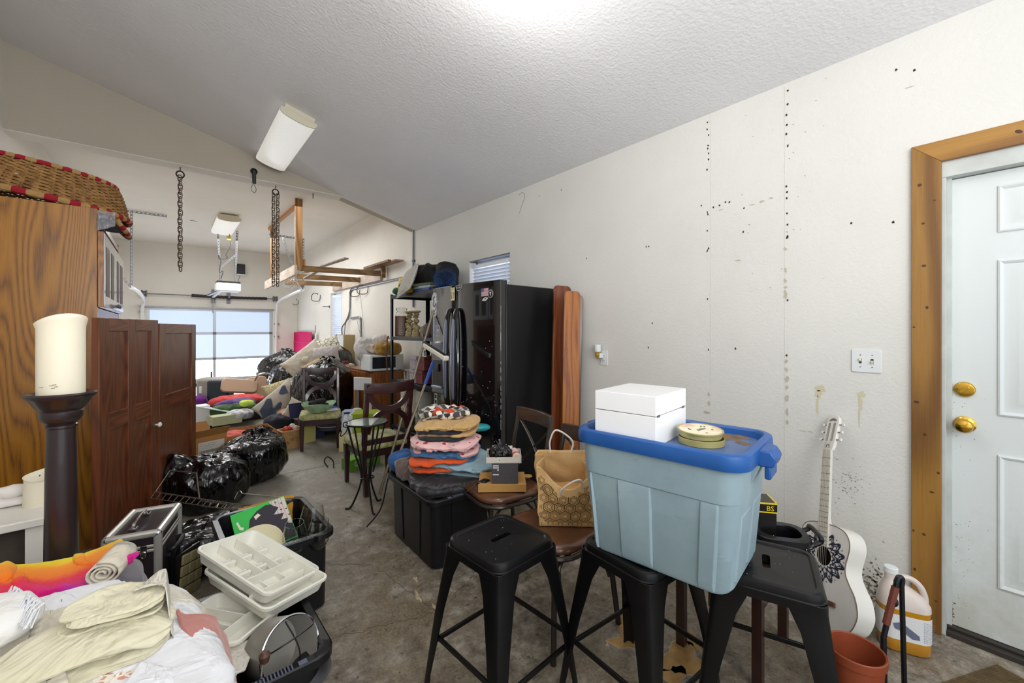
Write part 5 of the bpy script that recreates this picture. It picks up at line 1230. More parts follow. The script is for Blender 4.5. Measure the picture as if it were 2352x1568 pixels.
# ================================================================== metal stools
m_stool = M('stool_black_steel', (8, 8, 10), .36, .0, bs=220, ba=.06, bd=.001, coat=.05, spec=.35)
m_speck = M('paint_specks', (190, 190, 186), .7)
def make_stool(label, x, y, rz, H=.585, S=.305):
    t = thing('metal_stool', label, 'stool', (x, y, 0), rz); n = 6
    def R(w, d, r, z): return [(a, b, z) for a, b in rr(w, d, r, n)]
    m = 4*(n+1)
    slot = [(a, b, H-.004) for a, b in rr(.095, .024, .0119, n)]; slot2 = [(a, b, H-.03) for a, b in rr(.095, .024, .0119, n)]
    mb = MB(); mb.loft([R(S+.012, S+.012, .05, H-.056), R(S+.010, S+.010, .05, H-.030), R(S+.004, S+.004, .05, H-.027), R(S+.002, S+.002, .05, H-.014), R(S-.004, S-.004, .048, H-.005), R(S-.016, S-.016, .044, H), R(S-.040, S-.040, .034, H), R(S-.050, S-.050, .030, H-.005), R(.11, .04, .018, H-.005), slot, slot2], False, False)
    mb.build('seat', m_stool, t, 0, 30)
    mb = MB(); q = random.Random(int(x*1000))
    for _ in range(18):
        a, b = q.uniform(-.13, .13), q.uniform(-.13, .13); s = q.uniform(.0005, .0014)
        if abs(b) > .02: mb.box(a-s, a+s, b-s, b+s, H-.0052, H-.0044)
    mb.build('specks', m_speck, t, 0, 0)['kind'] = 'stuff'
    top = S/2+.004; foot = S/2+.062
    for k, (sx_, sy_) in enumerate(((1, 1), (-1, 1), (-1, -1), (1, -1))):
        rings = []
        for z, f in ((H-.03, 0), (H-.06, .0), (H-.12, .12), (H*.5, .5), (.03, .97), (.0, 1)):
            c = top+(foot-top)*f; wid = .085-.052*min(1, f/.9) if f > 0 else .10; r_ = .022-.010*f
            # channel: outer rounded corner, inner return
            prof = [(0, -wid), (0, -r_), (-r_*.3, -r_*.3), (-r_, 0), (-wid, 0), (-wid, -.003), (-r_, -.003), (-r_*.4-.002, -r_*.4-.002), (-.003, -r_), (-.003, -wid)]
            rings.append([(sx_*(c+a), sy_*(c+b), z) for a, b in prof])
        if sx_*sy_ < 0: rings = [list(reversed(r_)) for r_ in rings]
        MB().loft(rings).build('leg', m_stool, t, .001, 50)
    f = (H-.175)/H; c = top+(foot-top)*f-.012; z = .175
    for a, b in (((-c, -c), (c, -c)), ((c, -c), (c, c)), ((c, c), (-c, c)), ((-c, c), (-c, -c))):
        zz_ = z+(.035 if a[0] == b[0] else 0)
        MB().bar((a[0], a[1], zz_), (b[0], b[1], zz_), .010, .018).build('brace', m_stool, t, .002)
    return t
make_stool('black metal stool with an empty slotted seat nearest the aisle', .985, 1.255, 4.5)
make_stool('black metal stool carrying the left end of the blue tote', 1.350, .885, -3)
make_stool('black metal stool under the right end of the blue tote, in front of the guitar', 1.590, .540, 20)
# ================================================================== blue tote with lid
m_tote = NT('tote_pale_blue'); cd = m_tote.coord()
c = m_tote.ramp(m_tote.noise(cd, 4, 5, .65), ((.3, (148, 170, 178)), (.7, (130, 152, 162))))
scf = m_tote.noise(m_tote.coord((1, 1, 3)), 9, 6, .8)
c = m_tote.mix(m_tote.ramp(scf, ((.60, (0, 0, 0, 1)), (.74, (.55, .55, .55, 1)))), c, lin((98, 116, 122)))
m_tote.col(c); m_tote.bump(m_tote.noise(cd, 150, 2), .12, .001); m_tote.set(Roughness=.42); m_tote = m_tote.mat
m_lid = M('lid_blue', (26, 86, 156), .38, bs=150, ba=.1, bd=.001, ns=5, c2=(22, 74, 142)); m_rust2 = M('lid_residue', (128, 100, 66), .7, ns=30, c2=(84, 70, 62)); m_lid2 = M('lid_worn_top', (92, 112, 146), .45, ns=6, c2=(44, 84, 146))
TX, TY_, TZ0, TR = 1.40, .772, .587, 8.5
tote = thing('storage_tote', 'pale blue plastic tote with a bright blue lid standing on two stools', 'storage tote', (TX, TY_+.012, TZ0), TR); tote.scale = (1, .962, 1)
TW, TD, THh = .40, .57, .41   # at the rim
n = 8
def RR(w, d, r, z, flut=0):
    pts = rr(w, d, r, n); return [(a, b, z) for a, b in pts]
mb = MB()
lv = [(.34, .47, .05, 0.0), (.355, .49, .06, .012), (.385, .535, .065, .275), (.398, .548, .065, .282), (.405, .56, .065, .40), (.405, .56, .065, .41), (.397, .552, .06, .41), (.39, .545, .06, .28), (.345, .48, .05, .018), (.02, .02, .005, .016)]
mb.loft([RR(*q) for q in lv], True, True); mb.build('body', m_tote, tote, 0, 30)
# pressed ribs: raised panels with sloping edges between grooves
def tw(z): return .355+(.385-.355)*(z-.012)/.263, .49+(.535-.49)*(z-.012)/.263
for s in (-1, 1):
    for k, (f0, f1) in enumerate(((-.42, -.30), (-.02, .23), (.41, .44))):
        rings = []
        for z, e in ((.006, .0), (.03, .007), (.268, .007), (.278, .004)):
            w_, d_ = tw(z); rings.append([(s*(w_/2-.004), f0*d_, z), (s*(w_/2+e), f0*d_+.008, z), (s*(w_/2+e), f1*d_-.008, z), (s*(w_/2-.004), f1*d_, z)])
        MB().loft(rings).build('rib', m_tote, tote, .003, 40)
    for k, (f0, f1) in enumerate(((-.36, -.04), (.04, .36))):
        rings = []
        for z, e in ((.03, .006), (.235, .006)):
            w_, d_ = tw(z); rings.append([(f0*w_, s*(d_/2-.004), z), (f0*w_+.008, s*(d_/2+e), z), (f1*w_-.008, s*(d_/2+e), z), (f1*w_, s*(d_/2-.004), z)])
        MB().loft(rings).build('rib', m_tote, tote, .003, 40)
    mb = MB(); mb.loft([[(a, s*b, z) for a, b in ((-.055, .27), (.055, .27), (.055, bb), (-.055, bb))] for z, bb in ((.31, .274), (.385, .306), (.397, .306))]); mb.build('handle', m_tote, tote, .004)
lid = mb = MB(); L0 = .397
mb.loft([RR(w, d, r, z) for w, d, r, z in ((.428, .600, .075, L0-.012), (.432, .604, .075, L0), (.432, .604, .075, L0+.022), (.426, .598, .073, L0+.032), (.412, .584, .068, L0+.036), (.385, .556, .06, L0+.036), (.372, .544, .055, L0+.030), (.365, .536, .052, L0+.012), (.33, .50, .05, L0+.011), (.02, .02, .008, L0+.011))], True, True)
lo = mb.build('lid', m_lid, tote, 0, 35)
mb = MB(); mb.loft([[(a*1.0, b, L0+.0118) for a, b in rr(.345, .515, .05, 6)], [(a, b, L0+.0121) for a, b in rr(.345, .515, .05, 6)]]); mb.build('worn_top', m_lid2, lo)
for s in (-1, 1):
    mb = MB(); mb.loft([[(a, s*b, z) for a, b in ((-.058, .296), (.058, .296), (.05, bb), (-.05, bb))] for z, bb in ((L0-.022, .338), (L0+.004, .346), (L0+.028, .330))]); mb.box(-.05, .05, s*.325-.006, s*.325+.012, L0-.06, L0-.018) if s < 0 else mb.box(-.05, .05, s*.325-.012, s*.325+.006, L0-.06, L0-.018); mb.build('latch', m_lid, lo, .005)
mb = MB(); rnd = random.Random(5)
for cx_, cy_, r_ in ((.11, -.17, .055), (.145, -.20, .035), (.06, -.225, .025), (.13, -.09, .03), (.15, -.13, .02)):
    k = 14; vs = [(cx_, cy_, L0+.0134)]+[(cx_+r_*rnd.uniform(.6, 1.2)*math.cos(2*PI*i/k), cy_+r_*rnd.uniform(.6, 1.2)*math.sin(2*PI*i/k), L0+.0125) for i in range(k)]
    mb.add(vs, [(0, i+1, (i+1) % k+1) for i in range(k)])
mb.build('dried_residue', m_rust2, lo, 0, 180)['kind'] = 'stuff'
LT = TZ0+L0+.0122
# white box and tins on the lid
m_wbox = M('lacquer_white', (240, 241, 243), .22, coat=.3); m_line = M('seam_dark', (70, 70, 72), .6)
wb_ = thing('white_box', 'glossy white lidded box standing on the blue tote lid', 'box', (1.338, .868, LT), 8.5)
w, d, h = .275, .225, .165
MB().box(-w/2, w/2, -d/2, d/2, 0, .098).build('base', m_wbox, wb_, .0015); MB().box(-w/2, w/2, -d/2, d/2, .1, h).build('lid', m_wbox, wb_, .0015)
MB().box(-w/2+.004, w/2-.004, -d/2+.004, d/2-.004, .09, .108).build('gap', m_line, wb_)
for x in (-w/2+.02, w/2-.03): MB().box(x-.010, x+.010, -d/2-.0018, -d/2+.001, .096, .103).build('hinge', m_galvd, wb_)
m_tinl = NT('tin_lid_print'); cd = m_tinl.coord(); m_tinl.col(m_tinl.mix(m_tinl.ramp(m_tinl.noise(cd, 26, 3), ((.52, (0, 0, 0, 1)), (.66, (.7, .7, .7, 1)))), lin((226, 218, 186)), lin((214, 150, 118)))); m_tinl.set(Roughness=.3, Coat_Weight=.4); m_tinl = m_tinl.mat
m_ting = M('tin_olive', (176, 166, 108), .35, .3)
q = P(1624, 1018, z=LT); 
tin = thing('round_tin', 'open-rimmed lower round tin on the blue tote lid', 'tin', (q.x-.01, q.y+.015, LT))
MB().lathe([(.070*1.0, 0), (.072, .002), (.072, .021), (.071, .022), (.070, .021), (.070, .004), (.001, .004)], 40).build('body', m_ting, tin)
t2 = thing('round_tin', 'shallow round tin with a faded pink printed lid stacked on top of the other tin', 'tin', (q.x-.012, q.y+.018, LT+.022)); t2.scale = (1.55, 1.55, 1.2); t2.rotation_euler = (math.radians(2), math.radians(-2), 0)
MB().lathe([(.042, .003), (.043, .004), (.0435, .016), (.0465, .017), (.047, .021), (.046, .0225), (.044, .021), (.043, .0205), (.001, .0205)], 44).build('body', m_ting, t2)
MB().lathe([(.043, .0207), (.001, .0210)], 44).build('printed_lid', m_tinl, t2)
mb = MB(); mb.prism([(-.014, .0), (.012, -.004), (.012, -.007), (-.013, -.003)], .021, .0215); 
for i in range(4): mb.box(-.010+i*.006, -.009+i*.006, -.003, .004, .021, .0215)
for a in (2.3, 2.6, .4, .1, -.9): mb.box(.024*math.cos(a)-.002, .024*math.cos(a)+.003, .024*math.sin(a)-.0015, .024*math.sin(a)+.0015, .021, .0215)
mb.build('ink_marks', m_ink, t2, 0, 0); MB().lathe([(.0028, .021), (.001, .0216)], 10, Tr(-.016, -.022, 0)).build('red_dot', M('dot_red', (140, 20, 20), .5), t2)
# ================================================================== cross-back metal chairs
m_leather = NT('brown_leather'); cd = m_leather.coord(); m_leather.col(m_leather.ramp(m_leather.noise(cd, 6, 4), ((.3, (72, 44, 30)), (.7, (112, 72, 46))))); m_leather.bump(m_leather.noise(cd, 90, 3), .25, .002); m_leather.set(Roughness=.28, Coat_Weight=.3); m_leather = m_leather.mat
m_tube = M('gunmetal_tube', (74, 68, 64), .32, .75); m_rail = M('rail_brown_wood', (72, 52, 42), .35, ns=8, na=.35, coat=.3)
def xchair(label, x, y, rz, pad=True):
    t = thing('cross_back_chair', label, 'chair', (x, y, 0), rz)   # faces -x, back at +x
    SH = .435
    mb = MB()
    def sq(k, z, tap=1.0): 
        pts = rr(.40*k, .40*k, .13*k, 8); return [(a, b*(1.0+.10*(-a/.2)*.5), z) for a, b in pts]
    MB().tube([(a, b, SH-.022) for a, b, _ in sq(1.0, 0)], .012, 8, closed=True).build('seat_ring', m_tube, t)
    mb = MB(); mb.loft([sq(.93, SH-.012), sq(.99, SH-.006), sq(1.0, SH+.008), sq(.97, SH+.020), sq(.85, SH+.028), sq(.5, SH+.032), sq(.05, SH+.033)]); mb.build('seat_pad', m_leather, t, 0, 60)
    for s in (-1, 1):
        MB().tube(smooth_path([(-.165, s*.17, SH-.02), (-.175, s*.175, .30), (-.195, s*.19, .0)], 4), .0125, 9).build('leg', m_tube, t)
        MB().tube(smooth_path([(.215, s*.20, .0), (.185, s*.185, .25), (.175, s*.178, SH-.02), (.19, s*.178, .62), (.225, s*.178, .80), (.235, s*.178, .865)], 5), .0135, 9).build('back_post', m_tube, t)
        MB().tube(smooth_path([(-.185, s*.182, .20), (-.12, s*.15, .36), (.0, s*.14, SH-.04), (.10, s*.15, .36), (.185, s*.182, .22)], 5), .008, 7).build('hoop_brace', m_tube, t)
    for xx in (-.17, .18): MB().tube(smooth_path([(xx, -.175, .22), (xx*.9, -.1, .37), (xx*.9, 0, SH-.04), (xx*.9, .1, .37), (xx, .175, .22)], 5), .008, 7).build('hoop_brace', m_tube, t)
    pts = [(.228+.03*(1-(2*i/12-1)**2), -.185+.37*i/12) for i in range(13)]
    rings = [[(px_+a, py_, z) for a, z in ((-.011, .79), (.011, .79), (.016, .83), (.011, .872), (-.011, .872), (-.014, .83))] for px_, py_ in pts]
    MB().loft(rings).build('top_rail', m_rail, t, .003, 50)
    for s in (-1, 1):
        MB().tube(smooth_path([(.236, s*.17, .80), (.24, s*.06, .70), (.225, -s*.05, .60), (.186, -s*.17, .46)], 6), .011, 8, flat=.4).build('cross_bar', m_tube, t)
    return t
xchair('cross-back metal chair with brown leather seat holding the small boxes', 1.535, 1.945, -8)
xchair('cross-back metal chair with the kraft paper bag on its seat', 1.42, 1.385, -2)
# ---------------------------------------------- boxes on the first chair
m_kraft = M('kraft_cardboard', (196, 148, 82), .7, ns=6, na=.12, bs=120, ba=.15, bd=.001); m_graybox = M('box_charcoal', (78, 74, 78), .5, ns=60, na=.15); m_cardw = M('card_white', (214, 208, 198), .6, ns=12, na=.1)
SZt = .468
A = P(1099, 1112, z=SZt+.0); mt = thing('mailer_box', 'flat brown cardboard mailer lying on the leather chair seat', 'box', (1.505, 1.905, SZt), -38)
w, d, h = .27, .21, .042
MB().box(-w/2, w/2, -d/2, d/2, 0, h).build('body', m_kraft, mt, .001)
MB().box(w/2-.002, w/2+.0005, -.02, .03, .002, h-.002).build('tape', M('packing_tape', (170, 122, 60), .3), mt)
MB().box(.02, .10, d/2-.07, d/2-.0, h, h+.001).build('shipping_label', M('label_blue_grey', (150, 162, 170), .4), mt)
mb = MB(); mb.loft([[(w/2+a, d/2-.0+b, z) for a, b in ((.0, -.005), (.0, .002), (.03, .004), (.045, -.01), (.048, -.04), (.03, -.055), (0, -.05))] for z in (h-.018, h-.016)]); mb.build('tuck_flap', m_kraft, mt, 0, 30)
q = P(1158, 1112, z=SZt+.042); bx = thing('charcoal_box', 'charcoal grey box with small white labels standing on the brown mailer', 'box', (1.500, 1.87, SZt+.043), -40)
w, d, h = .148, .125, .115
MB().box(-w/2, w/2, -d/2, d/2, 0, h).build('body', m_graybox, bx, .0015)
mb = MB()
for y, x1 in ((.010, -.035), (.022, -.035), (.060, -.035)): mb.box(-w/2+.006, x1, -d/2-.0006, -d/2+.001, h-y-.007, h-y)
mb.box(-w/2+.03, -.035, -d/2-.0006, -d/2+.001, h-.042, h-.034); o = mb.build('labels', m_paperw, bx, 0, 0)
mb = MB()
for i, y in enumerate((.010, .022, .060)): scribble(mb, -w/2+.009, -.037, -(h-y-.0035), .003, d/2+.0006, d/2+.0009, 40+i, .004)
mb.build('lettering', m_ink, bx, 0, 0, M=Rx(90) @ Matrix.Diagonal((1, -1, 1, 1)))
wl = thing('shoebox_tray', 'white shoebox lid used as a tray on the charcoal box', 'tray', (1.505, 1.89, SZt+.043+.116), -38)
w, d, h = .20, .17, .035
MB().box(-w/2, w/2, -d/2, d/2, 0, .003).build('base', m_cardw, wl)
for a in ((-w/2, w/2, -d/2, -d/2+.003), (-w/2, w/2, d/2-.003, d/2), (-w/2, -w/2+.003, -d/2, d/2), (w/2-.003, w/2, -d/2, d/2)): MB().box(a[0], a[1], a[2], a[3], 0, h).build('wall', m_cardw, wl)
B0 = (1.505, 1.89, SZt+.043+.116+.004)
t = thing('plastic_bag', 'small knotted black plastic bag inside the white lid', 'bag', (1.480, 1.885, B0[2])); mb = MB(); lump(mb, .115, .10, .07, .8, .9, 31, .015, 16, .016, 30, n=60, m=32); mb.build('pouch', m_bag, t, 0, 180)
mb = MB()
for a in (1.2, 2.3): mb.tube(smooth_path([(0, 0, .06), (.02*math.cos(a), .02*math.sin(a), .095), (.035*math.cos(a), .03*math.sin(a), .11)], 4), [.010, .011, .012, .011, .009, .008, .007, .005, .002], 7, flat=.35)
mb.build('bag_ears', m_bag, t)
t = thing('paper_roll', 'pink and white striped paper roll lying beside the small black bag', 'roll', (1.555, 1.845, B0[2]+.024)); t.rotation_euler = (0, math.radians(90), math.radians(60))
MB().lathe([(.009, -.045), (.024, -.045), (.024, .05), (.009, .05)], 28).build('roll', M('paper_pink', (232, 190, 186), .6), t)
MB().lathe([(.0245, -.046), (.0245, -.028)], 28, cap0=False, cap1=False).build('band', M('band_terracotta', (176, 88, 56), .6), t)
MB().lathe([(.018, -.0465), (.0095, -.0468)], 24, cap0=False, cap1=False).lathe([(.0095, -.0468), (.0095, -.02)], 20, cap0=False, cap1=False).build('core', M('core_cream', (224, 214, 190), .6), t)
t = thing('small_box', 'open small white box with a lifted flap behind the black bag', 'box', (1.53, 1.935, B0[2]), -40); MB().box(-.06, .06, -.02, .02, 0, .05).build('body', m_cardw, t, .001)
for s in (-1, 1): MB().box(s*.032-.028, s*.032+.028, -.022, .022, .050, .052, Tr(0, .0, .0) @ Rx(8)).build('flap', m_cardw, t)
MB().bar((-.0, -.01, .054), (.025, .0, .066), .004, .004).build('pen_tip', m_paperw, t)
t = thing('power_adapter', 'black power adapter resting against the charcoal box', 'adapter', (1.395, 1.93, SZt+.0), 20); MB().box(-.03, .03, -.025, .025, 0, .05).build('block', m_black, t, .01); MB().tube(smooth_path([(-.03, 0, .03), (-.06, .01, .05), (-.10, .02, .03), (-.13, .03, .02)], 5), .003, 6).build('cable', m_black, t)
# ================================================================== kraft paper bag
m_bagk = NT('kraft_bag_paper'); cd = m_bagk.coord()
nz = m_bagk.noise(cd, 7, 5, .6); m_bagk.col(m_bagk.ramp(nz, ((.3, (222, 184, 128)), (.7, (200, 158, 102))))); m_bagk.bump(m_bagk.noise(cd, 14, 5, .6, .8), .5, .006); m_bagk.set(Roughness=.75); m_bagk = m_bagk.mat
m_bagin = M('kraft_bag_inside', (206, 156, 92), .8, ns=8, na=.2); m_hex = M('bag_print_gold', (112, 84, 44), .6)
pb = thing('paper_bag', 'slouching kraft paper shopping bag with a hexagon line print on the second chair', 'bag', (1.470, 1.365, .469), -42)
W_, D_, H_ = .26, .15, .31
def bagpt(u, z, k=1.0):
    # u runs 0..4 round the rectangle from the front left corner
    c = [(-W_/2, -D_/2), (W_/2, -D_/2), (W_/2, D_/2), (-W_/2, D_/2)]; i = int(u) % 4; f = u-int(u); a, b = c[i], c[(i+1) % 4]
    x = a[0]+(b[0]-a[0])*f; y = a[1]+(b[1]-a[1])*f; zz_ = z/H_
    if i in (1, 3): x += (-1 if i == 1 else 1)*.045*math.sin(PI*f)*zz_      # gussets fold in
    if i == 0:
        y -= .028*math.sin(PI*f)*math.sin(PI*min(1, zz_*1.1)); 
    w = .012*fbm((x*3, y*3, z*3), 4, 5)+.006*ridge((x, y, z), 9, 3)
    lean = -.02*zz_
    return (x*(1+.03*zz_)+w+lean, y*(1+.0*zz_)+w*1.0, z)
def top(u):
    i = int(u) % 4; f = u-int(u)
    if i == 0: return H_*(.80-.26*math.sin(PI*min(1, max(0, (f-.05)/.95)))**1.2+.10*(1-f))   # front lip sags
    if i == 2: return H_*(1.0)
    return H_*(.92 if i == 3 else .86)+.02*math.sin(PI*f)
mb = MB(); NU, NVv = 64, 26
mb.grid(NU, NVv, lambda u, v: bagpt(u*4, v*top((u*4) % 4)), wrap=True)
o = mb.build('paper_wall', [m_bagk], pb, 0, 28, 0, .0012)
MB().grid(2, 2, lambda u, v: (-W_/2+W_*u, -D_/2+D_*v, .002)).build('bottom', m_bagk, pb)
# hexagon line print on the front and the right gusset
mb = MB()
def onface(i, f, z):
    p = Vector(bagpt(i+f, z)); e = 1e-3; a = Vector(bagpt(i+min(.999, f+e), z)); b = Vector(bagpt(i+f, z+e)); nn = (a-p).cross(b-p)
    return p+nn.normalized()*.0012 if nn.length > 0 else p
def hexprint(i, wid, zmax):
    s = .046
    for r_ in range(12):
        for c_ in range(int(wid/(s*1.0))+2):
            cx_ = c_*s*1.02+(s*.51 if r_ % 2 else 0); cz_ = .012+r_*s*.88
            for k in (1.0, .72, .44):
                pts = []
                for j in range(7):
                    a = PI/6+PI/3*(j % 6); x = cx_+s*.56*k*math.cos(a); z = cz_+s*.56*k*math.sin(a)
                    f = x/wid
                    if 0.02 < f < .98 and .004 < z < min(zmax, top(i+f)-.03): pts.append(onface(i, f, z))
                    else:
                        if len(pts) > 1: mb.tube(pts, .0013, 4)
                        pts = []
                if len(pts) > 1: mb.tube(pts, .0013, 4)
hexprint(0, W_, .29); hexprint(1, D_, .29)
o = mb.build('hexagon_print', m_hex, pb, 0, 0); o['kind'] = 'stuff'
m_twist = M('paper_handle_white', (232, 228, 220), .7)
MB().tube(smooth_path([bagpt(2.70, H_*.96), Vector(bagpt(2.72, H_*.99))+Vector((-.0, .0, .045)), Vector(bagpt(2.5, H_))+Vector((-.02, .0, .10)), Vector(bagpt(2.30, H_*.99))+Vector((.0, 0, .05)), bagpt(2.32, H_*.96)], 6), .0045, 7).build('handle', m_twist, pb)
MB().tube(smooth_path([bagpt(.42, H_*.50), Vector(bagpt(.42, H_*.55))+Vector((.0, -.03, .02)), Vector(bagpt(.55, H_*.6))+Vector((.01, -.06, .05)), Vector(bagpt(.72, H_*.6))+Vector((.01, -.05, .055)), Vector(bagpt(.80, H_*.6))+Vector((.0, -.01, .0))], 6), .0045, 7).build('handle', m_twist, pb)
MB().grid(10, 8, lambda u, v: (-.13+.26*u, -.05+.10*v, .16+.02*fbm((u*4, v*4, 0), 2, 3))).build('filling', m_bagin, pb, 0, 180)
# ================================================================== behind the tote: dark bench, black crate, black and yellow box
m_dkw = M('dark_brown_wood', (58, 34, 28), .35, ns=12, na=.3, coat=.2, st=(1, 1, .2))
a = P(1741, 1575, z=0); b = P(1803, 1457, z=0)
bn = thing('low_bench', 'dark brown wooden stool hidden behind the stools with the black crate on it', 'stool', (a.x, a.y, 0), math.degrees(math.atan2(b.y-a.y, b.x-a.x)))
L = (b-a).length; L = .36
for x in (0, L):
    for y in (0, .30): MB().box(x-.018, x+.018, y-.018, y+.018, 0, .36).build('leg', m_dkw, bn, .002)
MB().box(-.03, L+.03, -.03, .33, .36, .39).build('seat', m_dkw, bn, .004)
MB().box(0, L, -.01, .01, .28, .33).build('rail', m_dkw, bn, .002)
q = P(1772, 1235, d=1.80)
cr = open_bin('black open crate on the dark stool behind the blue tote', 2.035, .640, 35, .18, .21, .12, .9, name='storage_crate', cat='crate', grip=False, ribs=3); cr.location.z = .392
MB().tube(smooth_path([(-.06, -.105, .10), (-.06, -.13, .115), (-.05, -.135, .13), (.05, -.135, .13), (.06, -.13, .115), (.06, -.105, .10)], 5), .010, 8).build('handle', m_bin, cr)
bs = thing('box', 'tall black and yellow cardboard box with large yellow letters standing in the crate', 'box'); 
p = P(1784, 1157, d=1.78); bs.location = (p.x, p.y, .42); bs.rotation_euler = (0, 0, math.radians(-52))
hb = p.z-.42+.0; m_yl = M('yellow_edge', (232, 204, 28), .4); m_bb = M('box_black_gloss', (20, 20, 20), .25)
w, d = .15, .11
MB().box(-w, 0, 0, d, 0, hb).build('body', m_bb, bs, .001)
MB().box(-w-.002, .002, -.002, d+.002, hb-.038, hb).build('lid', m_bb, bs, .001)
for z in (hb-.041, hb-.004): MB().box(-w-.003, .003, -.003, d+.003, z, z+.005).build('yellow_band', m_yl, bs)
for a in ((-w-.003, .003, -.003, .001), (-w-.003, .003, d-.001, d+.003), (-.001, .003, -.003, d+.003), (-w-.003, -w+.001, -.003, d+.003)): MB().box(a[0], a[1], a[2], a[3], hb, hb+.002).build('yellow_band', m_yl, bs)
MB().box(-w+.004, -.004, .004, d-.004, hb, hb+.0022).build('lid_panel', m_bb, bs)
text('lettering', 'BS', .030, m_yl, bs, Tr(-.026, -.0026, hb-.0225) @ Rx(90))
mb = MB()
for a, b in (((-.06, .03), (-.01, .05)), ((-.06, .05), (-.02, .035)), ((-.02, .05), (-.012, .075)), ((-.03, .05), (-.012, .052))): mb.bar((a[0], -.001, a[1]), (b[0], -.001, b[1]), .002, .003)
mb.build('line_drawing', m_yl, bs, 0, 0)
# ================================================================== guitar
m_gw = M('guitar_white', (230, 227, 220), .35, coat=.4, ns=5, na=.05); m_gside = M('guitar_side', (222, 220, 212), .4, coat=.3); m_navy = M('rosette_navy', (34, 40, 62), .5); m_hole2 = M('sound_hole_dark', (40, 22, 18), .8)
gb = P(1912, 1462, z=.03); gt = P(1921, 945, x=WX-.035)
base = Vector((2.285, .555, .025)); topv = Vector((2.650, .600, .985))
g = thing('guitar', 'white acoustic guitar with a navy mandala rosette leaning on the wall', 'guitar')
ax = (topv-base).normalized(); nrm = Vector((-.80, .52, .12))
g.matrix_world = basis(base, ax, nrm)   # local x up the neck, z out of the soundboard, y across
def outline():
    pts = []
    prof = [(0, 0), (.003, .05), (.012, .095), (.04, .145), (.09, .172), (.13, .176), (.18, .162), (.22, .135), (.255, .117), (.29, .115), (.33, .125), (.37, .133), (.405, .127), (.432, .105), (.445, .065), (.448, .02)]
    sm = smooth_path([(a, b, 0) for a, b in prof], 4)
    L_ = [(p.x, p.y) for p in sm]; return L_+[(x, -y) for x, y in reversed(L_[1:])]
ol = outline(); TB = .085
mb = MB(); mb.loft([[(x, y, z) for x, y in ol] for z in (-TB, 0)], True, False); mb.build('body_side', m_gside, g, 0, 50)
hc = (.302, 0); hr = .042
mb = MB(); N_ = len(ol); ring_o = [(x, y, .0005) for x, y in ol]
hole = []
for x, y in ol:
    a = math.atan2(y-hc[1], x-hc[0]); hole.append((hc[0]+hr*math.cos(a), hc[1]+hr*math.sin(a), .0005))
mb.loft([ring_o, hole], False, False); mb.loft([hole, [(x, y, -.006) for x, y, z in hole]], False, False); mb.build('soundboard', m_gw, g, 0, 180)
MB().lathe([(hr+.01, -.03), (.001, -.03)], 24, Tr(hc[0], hc[1], 0)).build('sound_hole', m_hole2, g)
mb = MB(); mb.tube([(x, y, 0) for x, y in ol], .0022, 5, closed=True); mb.build('binding', M('binding_brown', (120, 100, 84), .5), g)
# mandala rosette: petals in rings
mb = MB(); c0 = Vector((hc[0], hc[1], .0))
def petal(r0, r1, a, w, th=.0022, inner=True):
    pts = []
    for i in range(13):
        tt_ = i/12; s = math.sin(PI*tt_); r_ = r0+(r1-r0)*(1-abs(2*tt_-1)**1.6); aa = a+w*(tt_-.5)*2*(1-.25*s)
        pts.append((hc[0]+r_*math.cos(aa), hc[1]+r_*math.sin(aa), .0012))
    mb.tube(pts, [1.5*th*(.5+.5*math.sin(PI*i/12)) for i in range(13)], 4, flat=.3)
    if inner:
        r_ = (r0+r1)/2; u = Vector((math.cos(a), math.sin(a), 0)); v = Vector((-u.y, u.x, 0)); c_ = c0+u*r_; L_ = (r1-r0)*.28
        mb.add([tuple(c_-u*L_+Vector((0, 0, .0013))), tuple(c_+v*L_*.5+Vector((0, 0, .0013))), tuple(c_+u*L_+Vector((0, 0, .0013))), tuple(c_-v*L_*.5+Vector((0, 0, .0013)))], [(0, 1, 2, 3)])
for i in range(16): petal(hr+.004, hr+.020, 2*PI*i/16, .19)
for i in range(14): petal(hr+.018, hr+.040, 2*PI*(i+.5)/14, .21, .003)
for i in range(28): petal(hr+.036, hr+.048, 2*PI*i/28, .10, .0018, False)
for i in range(14): petal(hr+.042, hr+.068, 2*PI*i/14, .17, .0034)
for i in range(14):
    a = 2*PI*(i+.5)/14; mb.add([(hc[0]+(hr+.066+q_[0])*math.cos(a)-q_[1]*math.sin(a), hc[1]+(hr+.066+q_[0])*math.sin(a)+q_[1]*math.cos(a), .0012) for q_ in ((0, -.003), (.004, 0), (0, .003), (-.004, 0))], [(0, 1, 2, 3)])
mb.v = [(min(x, .44), y, z) for x, y, z in mb.v]
mb.build('rosette', m_navy, g, 0, 180)
MB().box(.02, .315, 0, 0, 0, 0)
NX0, NX1 = .345, .80
mb = MB(); mb.loft([[(x, s*w/2, z) for s, z in ((-1, .001), (-1, .009), (1, .009), (1, .001))] for x, w in ((NX0, .058), (.45, .056), (NX1, .048))]); mb.build('fingerboard', M('fingerboard_cream', (214, 208, 196), .4), g, .001)
mb = MB(); mb.loft([[(x, w/2*math.cos(a), .002+dp*math.sin(a)) for a in [PI+PI*i/10 for i in range(11)]] for x, w, dp in ((.40, .058, .06), (.445, .058, .03), (.48, .056, .020), (NX1, .048, .018), (NX1+.02, .05, .016))]); mb.build('neck', m_gside, g, 0, 60)
for i in range(17):
    x = NX1-(NX1-.06)*(1-2**(-(i+1)/12)); 
    if x > NX0: MB().box(x-.0008, x+.0008, -.027, .027, .009, .0102).build('fret', M('fret_dark', (96, 90, 84), .4, .5), g)
